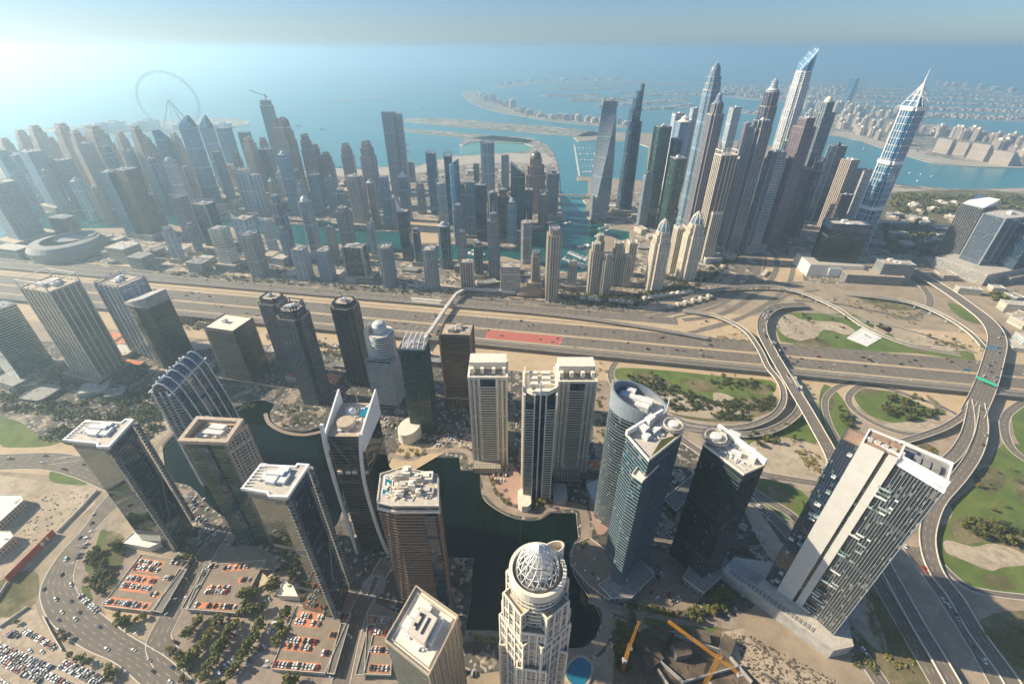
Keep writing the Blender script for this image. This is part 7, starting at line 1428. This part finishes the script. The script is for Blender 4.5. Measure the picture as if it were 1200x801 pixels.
SPOTS.sort(key=lambda s: s[0]**2+s[1]**2+(CAMZ-s[2])**2)
for x, y, z, a, f_, where in SPOTS: put_car(x, y, z, a + (math.pi if rc.random() < .5 else 0), where)
def along(px, n, w, zf=0, zz=None):
    P = smooth(GV(px), 8)
    for _ in range(n):
        i = rc.randrange(len(P)-1); u = rc.random(); d = Vector((P[i+1][0]-P[i][0], P[i+1][1]-P[i][1])); a = math.atan2(d.y, d.x); d.normalize(); o = rc.choice([-1, 1])*rc.uniform(.15, .4)*w
        REST.append((lerp(P[i][0], P[i+1][0], u)-d.y*o, lerp(P[i][1], P[i+1][1], u)+d.x*o, LAND+.25+zf, a, rc.choice(CC), rc.choice(['saloon', 'jeep', 'van'])))
for t0, t1, lanes, n in ((3, 39, 7, 90), (-31, -3, 6, 80), (73, 100, 6, 46), (110, 118, 2, 20), (-47, -35, 3, 12)):
    for _ in range(n): X = rc.uniform(-950, 800); lane = (rc.randrange(lanes)+.5)/lanes; x, y = hx(X, lerp(t0, t1, lane)); REST.append((x, y, LAND+.2, R(-10), rc.choice(CC), rc.choice(['saloon', 'saloon', 'jeep', 'van'])))
for i in range(150): x, y = hx(-420+i*5.2, 122 + rc.choice([0, 6])); (rc.random() < .6) and REST.append((x, y, LAND+.2, R(80), rc.choice(CC), 'saloon'))
along([(912, 359), (896, 370), (893, 388), (905, 413), (925, 447), (942, 475)], 30, 13, 10.6); along([(1174, 394), (1168, 420), (1153, 455)], 14, 20, 10.6); along([(1146, 470), (1150, 500), (1143, 528)], 4, 10, 9.0); along([(0, 541), (60, 540), (100, 549)], 7, 22)
along([(1067, 640), (1104, 691), (1133, 735), (1160, 779)], 8, 15); along([(965, 700), (993, 745), (1012, 770)], 4, 10); along([(722, 454), (745, 475), (780, 500)], 4, 8); along([(860, 575), (900, 600), (935, 640)], 3, 10)
for poly, n, sd in (([(95, 450), (120, 430), (150, 455), (120, 470)], 16, 1), ([(228, 415), (240, 445), (262, 440), (250, 412)], 14, 2), ([(365, 400), (380, 440), (395, 430), (382, 395)], 18, 3), ([(505, 500), (548, 490), (550, 520), (510, 525)], 40, 4), ([(596, 470), (612, 470), (612, 540), (598, 540)], 14, 5), ([(215, 580), (240, 585), (262, 640), (235, 640)], 34, 6), ([(425, 480), (470, 485), (480, 510), (440, 512)], 26, 7), ([(1165, 330), (1200, 345), (1200, 385), (1185, 380)], 16, 8), ([(700, 545), (716, 540), (720, 570), (704, 575)], 8, 9)):
    for x, y in fill(poly, n, sd): REST.append((x, y, LAND+.15, R(rc.choice([-10, 80])), rc.choice(CC), 'saloon'))
bycol = {}
for x, y, z, a, col, kind in REST:
    mb = bycol.setdefault('m', MB()); mi = list(CARC).index(col); L, W, H = {'saloon': (4.7, 1.85, 1.45), 'jeep': (4.8, 1.95, 1.85), 'van': (6.4, 2.2, 2.6)}[kind]; n0 = len(mb.f); A_, B_, z0, z1 = carshape(mb, x, y, z, a, L, W, H, kind); mb.prism(B_, z1-.06, z1+.04)
    for i in range(n0, len(mb.f)): mb.mi[i] = mi
    mb.wall(A_, z0-.02, z1-.04, len(CARC), B_)
tag(bycol['m'].build('distant_traffic', ['car_'+k for k in CARC] + ['car_glass'], None, (0, 0, 0)), 'small distant cars streaming along the highway, ramps and inner streets', 'traffic', kind='stuff')
# ------------------------------------------------------------------ trees
def crown_mb(rx, h, seed, n=170, leaf=.55):
    rr = random.Random(seed); mb = MB(); cl = [(rr.uniform(-.55, .55)*rx, rr.uniform(-.55, .55)*rx, rr.uniform(.35, .95)*h, rr.uniform(.35, .6)*rx) for _ in range(7)]
    for i in range(n):
        cx, cy, cz, cr = rr.choice(cl); th, ph = rr.uniform(0, 6.283), math.acos(rr.uniform(-.6, 1)); r = cr*rr.uniform(.55, 1.08)
        p = Vector((cx+r*math.sin(ph)*math.cos(th), cy+r*math.sin(ph)*math.sin(th), cz+r*.8*math.cos(ph))); s = leaf*rr.uniform(.6, 1.5)*rx/3
        a = Vector((rr.uniform(-1, 1), rr.uniform(-1, 1), rr.uniform(-.6, .6))).normalized()*s; b = a.cross(Vector((rr.uniform(-1, 1), rr.uniform(-1, 1), 1)).normalized()).normalized()*s
        mb.face([p-a-b*.4, p+a*.3-b, p+a+b*.5, p-a*.2+b])
    return mb
def tree_proto(seed, rx, h, leafm):
    t = thing('tree', 'x', 'tree', (0, 0, 0)); ORG[t.name] = (0, 0, 0); rr = random.Random(seed); mb = MB(); mb.lathe(0, 0, [(.34, 0), (.24, h*.35), (.12, h*.7)], 7)
    for i in range(4): th = i*1.6+rr.random(); mb.bar((0, 0, h*.3), (rx*.5*math.cos(th), rx*.5*math.sin(th), h*.62), .16)
    mb.build('trunk', 'bark', t); crown_mb(rx, h, seed).build('crown', leafm, t); return t
TP = [tree_proto(1, 3.4, 6.5, 'leaf'), tree_proto(2, 2.8, 5.5, 'leaf_olive'), tree_proto(3, 4.2, 7.5, 'leaf'), tree_proto(4, 3.0, 6.0, 'leaf_dark'), tree_proto(5, 2.2, 4.6, 'leaf_olive')]; tp_used = [False]*6; ntree = 0; TN = ['round green', 'small olive', 'broad green', 'dark green', 'low olive', 'slender palm']
pt_ = thing('palm_tree', 'x', 'tree', (0, 0, 0)); ORG[pt_.name] = (0, 0, 0); mb = MB(); mb.lathe(0, 0, [(.3, 0), (.2, 3), (.22, 7)], 7); mb.build('trunk', 'bark', pt_); mb = MB()
for i in range(13):
    th = i*2.4; c_, s_ = math.cos(th), math.sin(th); L_ = 3.0 - .05*i; up_ = 1.1 - .11*i; pr_ = None
    for k in range(5):
        u = k/4; r_ = L_*u; z_ = 7 + up_*r_*.5 - .28*r_*r_; w_ = .34*math.sin(math.pi*(.15+.8*u))
        row_ = ((c_*r_-s_*w_, s_*r_+c_*w_, z_-.12), (c_*r_, s_*r_, z_), (c_*r_+s_*w_, s_*r_-c_*w_, z_-.12))
        if pr_: mb.face([pr_[0], row_[0], row_[1], pr_[1]]); mb.face([pr_[1], row_[1], row_[2], pr_[2]])
        pr_ = row_
mb.build('crown', 'leaf', pt_); TP.append(pt_)
def trees(where, pts, smin=.8, smax=1.3, kinds=(0, 1, 2, 3)):
    global ntree; cnt = {}
    for x, y in pts:
        k = rc.choice(kinds); c = copy_tree(TP[k]) if tp_used[k] else TP[k]; tp_used[k] = True; ntree += 1; cnt[k] = cnt.get(k, 0)+1
        c.location = (x, y, LAND+.05); c.rotation_euler = (0, 0, rc.uniform(0, 6.28)); s = rc.uniform(smin, smax); c.scale = (s, s, s*rc.uniform(.85, 1.15)); tag(c, '%s tree %s, %s such' % (TN[k], where, ORD[min(68, cnt[k]-1)]), 'tree', 'trees ' + where)
P_ = lambda pts: [G(*p) for p in pts]
trees('in the first avenue of the shaded car park', line((222, 745), (234, 728), 5, LAND) + line((216, 770), (226, 772), 2, LAND), 1.0, 1.4, (0, 1, 2))
trees('in the second avenue of the shaded car park', line((226, 775), (256, 730), 9, LAND), 1.0, 1.4, (0, 1, 2))
trees('in the third avenue of the shaded car park', line((244, 790), (278, 732), 12, LAND), 1.0, 1.45, (0, 1, 2))
trees('in the fourth avenue of the shaded car park', line((272, 792), (302, 745), 9, LAND) + line((300, 742), (308, 735), 2, LAND), 1.0, 1.45, (0, 1, 2))
trees('on the green beside the second deck', P_([(288, 700), (295, 692), (302, 698), (318, 692), (322, 687), (290, 712), (298, 714), (305, 718), (310, 712), (285, 718)]), 1.1, 1.5)
trees('along the western wall of the largest deck', P_([(330, 735), (334, 725), (332, 745), (338, 718), (327, 752), (343, 800), (348, 796)]), 1.0, 1.4)
trees('on the strip between boulevard and car park', P_([(212, 772), (218, 780), (226, 786), (233, 792), (240, 796), (218, 796), (200, 762), (207, 766), (247, 803), (262, 803)]), .8, 1.2)
trees('on the island below the western deck', P_([(142, 722), (146, 728), (150, 731), (155, 732), (144, 733), (162, 726), (168, 724)]), .8, 1.3)
trees('in the winding garden beside the boulevard', fill([(108, 680), (112, 672), (125, 662), (132, 668), (130, 690), (118, 700), (102, 682)], 18, 5) + fill([(100, 660), (116, 640), (124, 646), (108, 668)], 10, 6) + fill([(128, 640), (148, 634), (148, 650), (132, 656)], 10, 8), .7, 1.2)
trees('beside the dusty lot\'s gate', P_([(85, 770), (92, 772), (98, 770), (104, 778), (128, 784), (134, 790), (132, 796), (74, 742), (78, 748), (20, 730)]), .7, 1.1)
trees('in the shade between the mirror towers', fill([(318, 620), (372, 620), (380, 700), (350, 690), (330, 680)], 22, 9) + fill([(200, 650), (226, 640), (240, 655), (215, 665)], 6, 10), .8, 1.3, (0, 3))
trees('lining the lake promenade below the dome tower', P_([(552, 746), (558, 747), (563, 748), (569, 749), (575, 748), (580, 750), (586, 752), (556, 752), (566, 754)]), .7, 1.0, (1, 4, 5))
trees('on the lakeside plaza by the cream towers', P_([(579, 572), (582, 578), (586, 583), (590, 588), (577, 564), (594, 592), (629, 594), (633, 590), (625, 590), (638, 593), (642, 588), (620, 596), (612, 594)]), .8, 1.2, (1, 4, 5, 5))
trees('on the curved path below the garden-roofed tower', P_([(686, 660), (690, 668), (694, 676), (699, 684), (704, 690), (685, 640), (682, 645), (708, 696)]), .7, 1.1, (1, 4, 5, 5))
trees('between the lake path and the building pit', fill([(722, 735), (735, 722), (752, 726), (748, 745), (738, 790), (722, 800)], 24, 12), .8, 1.3, (0, 3))
trees('beside the lawn under the round court', P_([(808, 720), (814, 718), (820, 722), (826, 716), (816, 728), (806, 726), (832, 720)]) + fill([(826, 700), (850, 690), (860, 705), (840, 720)], 12, 13), .9, 1.3, (0, 3))
trees('at the tip of the golf course loop', fill([(1115, 612), (1150, 608), (1195, 622), (1195, 640), (1150, 632)], 26, 14), .9, 1.5, (0, 3))
trees('inside the small tree loop ramp', fill([(1018, 478), (1040, 466), (1060, 466), (1085, 480), (1100, 484), (1085, 492), (1050, 494), (1022, 488)], 34, 15), .9, 1.5, (0, 3))
trees('beside the small loop\'s western arm', fill([(982, 480), (1000, 490), (1008, 500), (985, 500)], 10, 16), .9, 1.3, (0, 3))
trees('on the green strip around the interchange slab tower', fill([(865, 508), (905, 508), (925, 520), (880, 526)], 6, 18) + fill([(935, 588), (950, 600), (942, 610)], 3, 19), .9, 1.3, (0, 3))
trees('on the golf green at the interchange', P_([(924, 381), (931, 389), (947, 377), (951, 383), (975, 376), (1102, 402), (1108, 405), (1116, 400), (1096, 404), (1030, 384), (1034, 386), (1086, 396), (1125, 407), (912, 376), (918, 374), (940, 371), (990, 374), (1015, 380), (955, 398), (922, 396)]), .8, 1.3, (0, 3, 5, 5))
trees('scattered along the looping ramps', fill([(735, 438), (905, 444), (905, 452), (740, 450)], 12, 41) + fill([(1000, 458), (1060, 458), (1100, 478), (1090, 486)], 8, 42) + fill([(1105, 560), (1190, 540), (1200, 600), (1110, 605)], 9, 43) + fill([(868, 506), (940, 495), (930, 525)], 8, 44), .9, 1.3, (5, 5, 1, 0))
# denser greenery as masses
def mass(name, label, polys, n, seed, leafm='leaf_dark', r=(2.0, 4.2), z=LAND):
    rr = random.Random(seed); mb = MB()
    for poly, m in polys:
        for x, y in fill(poly, m, rr.randrange(9999)):
            R_ = rr.uniform(*r); k = max(1, math.hypot(x, y)/900)
            for _ in range(n):
                th, ph = rr.uniform(0, 6.283), math.acos(rr.uniform(-.2, 1)); q = R_*rr.uniform(.7, 1.1); p = Vector((x+q*math.sin(ph)*math.cos(th), y+q*math.sin(ph)*math.sin(th), z+R_*.5+q*.8*math.cos(ph))); s = R_*.34*rr.uniform(.7, 1.4)*min(k, 1.6)
                a = Vector((rr.uniform(-1, 1), rr.uniform(-1, 1), rr.uniform(-.5, .5))).normalized()*s; b = a.cross(Vector((rr.uniform(-1, 1), rr.uniform(-1, 1), 1))).normalized()*s; mb.face([p-a-b*.4, p+a*.3-b, p+a+b*.5, p-a*.2+b])
    tag(mb.build(name, leafm, None, (0, 0, 0)), label, 'greenery', kind='stuff')
mass('loop_thicket', 'dense dark thicket filling the large loop of ramps', [([(740, 448), (790, 452), (835, 470), (905, 464), (904, 484), (870, 478), (830, 474), (800, 466), (760, 462)], 150), ([(770, 470), (800, 466), (835, 474), (830, 480), (790, 482)], 60), ([(832, 484), (850, 472), (880, 478), (878, 492), (845, 494)], 60), ([(735, 440), (780, 444), (775, 455), (745, 455)], 40), ([(830, 445), (900, 448), (904, 456), (840, 456)], 40)], 26, 1, 'leaf_dark', (1.6, 3.2))
mass('shrubbery', 'scattered shrubs and treetops between the marina towers and the ramps', [([(645, 340), (700, 343), (745, 344), (830, 330), (862, 308), (866, 296), (840, 300), (820, 335), (760, 350), (700, 360), (660, 358)], 420), ([(700, 345), (745, 345), (780, 340), (800, 325), (815, 340), (760, 358), (700, 362)], 220), ([(740, 300), (800, 310), (835, 320), (800, 345), (745, 340)], 130), ([(400, 335), (560, 343), (560, 348), (400, 340)], 90), ([(200, 318), (400, 334), (400, 338), (200, 324)], 90), ([(280, 300), (420, 312), (540, 322), (620, 320), (620, 336), (420, 330), (280, 318)], 170)], 14, 2, 'leaf_dark', (1.8, 3.8))
mass('beach_grove', 'wide grove of dark trees behind the eastern beach', [([(1040, 228), (1130, 230), (1200, 230), (1200, 245), (1140, 250), (1050, 250)], 420), ([(1030, 262), (1110, 268), (1100, 300), (1040, 300)], 160), ([(1160, 345), (1190, 350), (1190, 356), (1160, 352)], 26)], 12, 3, 'leaf', (4, 8))
mass('park_trees', 'dark trees of the park between the western towers and the arched tower', [([(0, 455), (60, 470), (100, 470), (180, 455), (190, 490), (150, 500), (110, 505), (60, 490), (0, 480)], 300), ([(60, 500), (95, 505), (110, 520), (80, 520), (50, 514)], 60), ([(190, 370), (240, 375), (300, 385), (300, 395), (200, 385)], 120), ([(330, 395), (420, 405), (400, 420), (340, 410)], 60), ([(120, 480), (175, 478), (196, 500), (170, 520), (150, 505)], 70), ([(0, 420), (40, 425), (60, 450), (0, 445)], 60)], 16, 4, 'leaf_dark', (2, 4.2))
mass('peninsula_trees', 'dots of greenery among the beach-front towers', [([(490, 212), (560, 198), (648, 205), (648, 245), (580, 262), (500, 240)], 160), ([(0, 215), (300, 215), (470, 210), (470, 255), (200, 245), (0, 242)], 260), ([(700, 240), (860, 240), (1000, 250), (870, 290), (740, 262)], 160)], 10, 5, 'leaf_dark', (3.5, 7))
mass('yellow_shrubs', 'yellow-green shrubs on the sand near the outer ramps', [([(930, 525), (955, 530), (965, 555), (945, 550)], 60), ([(650, 395), (700, 420), (715, 440), (700, 445), (655, 410)], 30), ([(1055, 524), (1098, 522), (1096, 536), (1064, 536)], 60), ([(915, 345), (1000, 352), (1060, 360), (1090, 372), (1070, 380), (1000, 362)], 130), ([(1095, 398), (1140, 405), (1120, 412)], 50), ([(1000, 690), (1020, 690), (1060, 745), (1075, 795), (1045, 790)], 70), ([(1150, 740), (1200, 730), (1200, 790)], 80), ([(800, 395), (900, 388), (902, 400), (840, 400)], 60)], 14, 6, 'leaf_olive', (.9, 2.2))
mass('street_shrubs', 'low planting along the lakeside streets and courts', [([(735, 705), (800, 715), (790, 722), (735, 714)], 40), ([(820, 640), (870, 620), (900, 640), (880, 690), (850, 700)], 70), ([(700, 440), (712, 500), (700, 545), (696, 500)], 50), ([(460, 528), (500, 524), (500, 534), (470, 536)], 24), ([(395, 470), (430, 470), (470, 500), (440, 520), (400, 505)], 60), ([(270, 478), (300, 470), (300, 478), (262, 488)], 30), ([(325, 475), (372, 478), (368, 500), (330, 498)], 50), ([(545, 470), (610, 470), (612, 545), (600, 545), (598, 480), (548, 480)], 40), ([(965, 720), (1000, 735), (1030, 790), (1000, 780)], 50)], 16, 7, 'leaf', (1.0, 2.4))
# ------------------------------------------------------------------ street lamps
def lamp_proto():
    t = thing('street_lamp', 'x', 'street lamp', (0, 0, 0)); ORG[t.name] = (0, 0, 0); mb = MB(); mb.lathe(0, 0, [(.22, 0), (.12, 14)], 6); mb.build('pole', 'steel', t)
    for s in (-1, 1): mb = MB(); mb.bar((0, 0, 13.9), (0, s*3, 14.4), .14); mb.build('arm', 'steel', t); mb = MB(); mb.box(0, s*3.2, 14.3, .4, 1.2, .2); mb.build('lamp_head', 'plant_white', t)
    return t
lp = lamp_proto(); nl = 0
for i in range(34):
    X = -760 + i*46; x, y = hx(X, 0); c = lp if nl == 0 else copy_tree(lp); nl += 1; c.location = (x, y, LAND+.3); c.rotation_euler = (0, 0, R(-10)); tag(c, 'twin-armed lamp on the highway\'s central strip, %s from the west' % ORD[i], 'street lamp', 'lamps on the highway median')
for k, (nm, pts, n) in enumerate((('boulevard kerb', Rp, 14), ('lower eastern road', [(1067, 640), (1104, 691), (1133, 735), (1160, 779)], 6), ('road into the parking district', [(246, 642), (229, 668), (207, 708), (192, 735)], 5))):
    P = smooth(GV(pts), 5)
    for i in range(n): j = int((i+.5)/n*(len(P)-1)); c = copy_tree(lp); c.location = (P[j][0]+1.2, P[j][1], LAND); c.rotation_euler = (0, 0, .6*i); c.scale = (.75, .75, .7); tag(c, 'lamp on the %s, %s from its far end' % (nm, ORD[i]), 'street lamp', 'lamps on the ' + nm)
HAZE_TOP=470
# ------------------------------------------------------------------ the air: one closed box of even haze
hm = bpy.data.materials.new("haze_air"); hm.use_nodes = True; ht = hm.node_tree; ht.nodes.clear()
hv = ht.nodes.new("ShaderNodeVolumePrincipled"); ho = ht.nodes.new("ShaderNodeOutputMaterial")
hv.inputs['Color'].default_value = (*HAZE_C, 1); hv.inputs['Density'].default_value = HAZE_D; hv.inputs['Anisotropy'].default_value = HAZE_G
ht.links.new(hv.outputs[0], ho.inputs['Volume'])
hb = MB(); hb.box(0, 20000, -7, 90000, 76000, HAZE_TOP + 7)
ob = hb.build("haze", hm, None, (0, 0, 0)); ob['kind'] = 'stuff'; ob['label'] = 'pale sea haze filling the air over the city and the gulf'
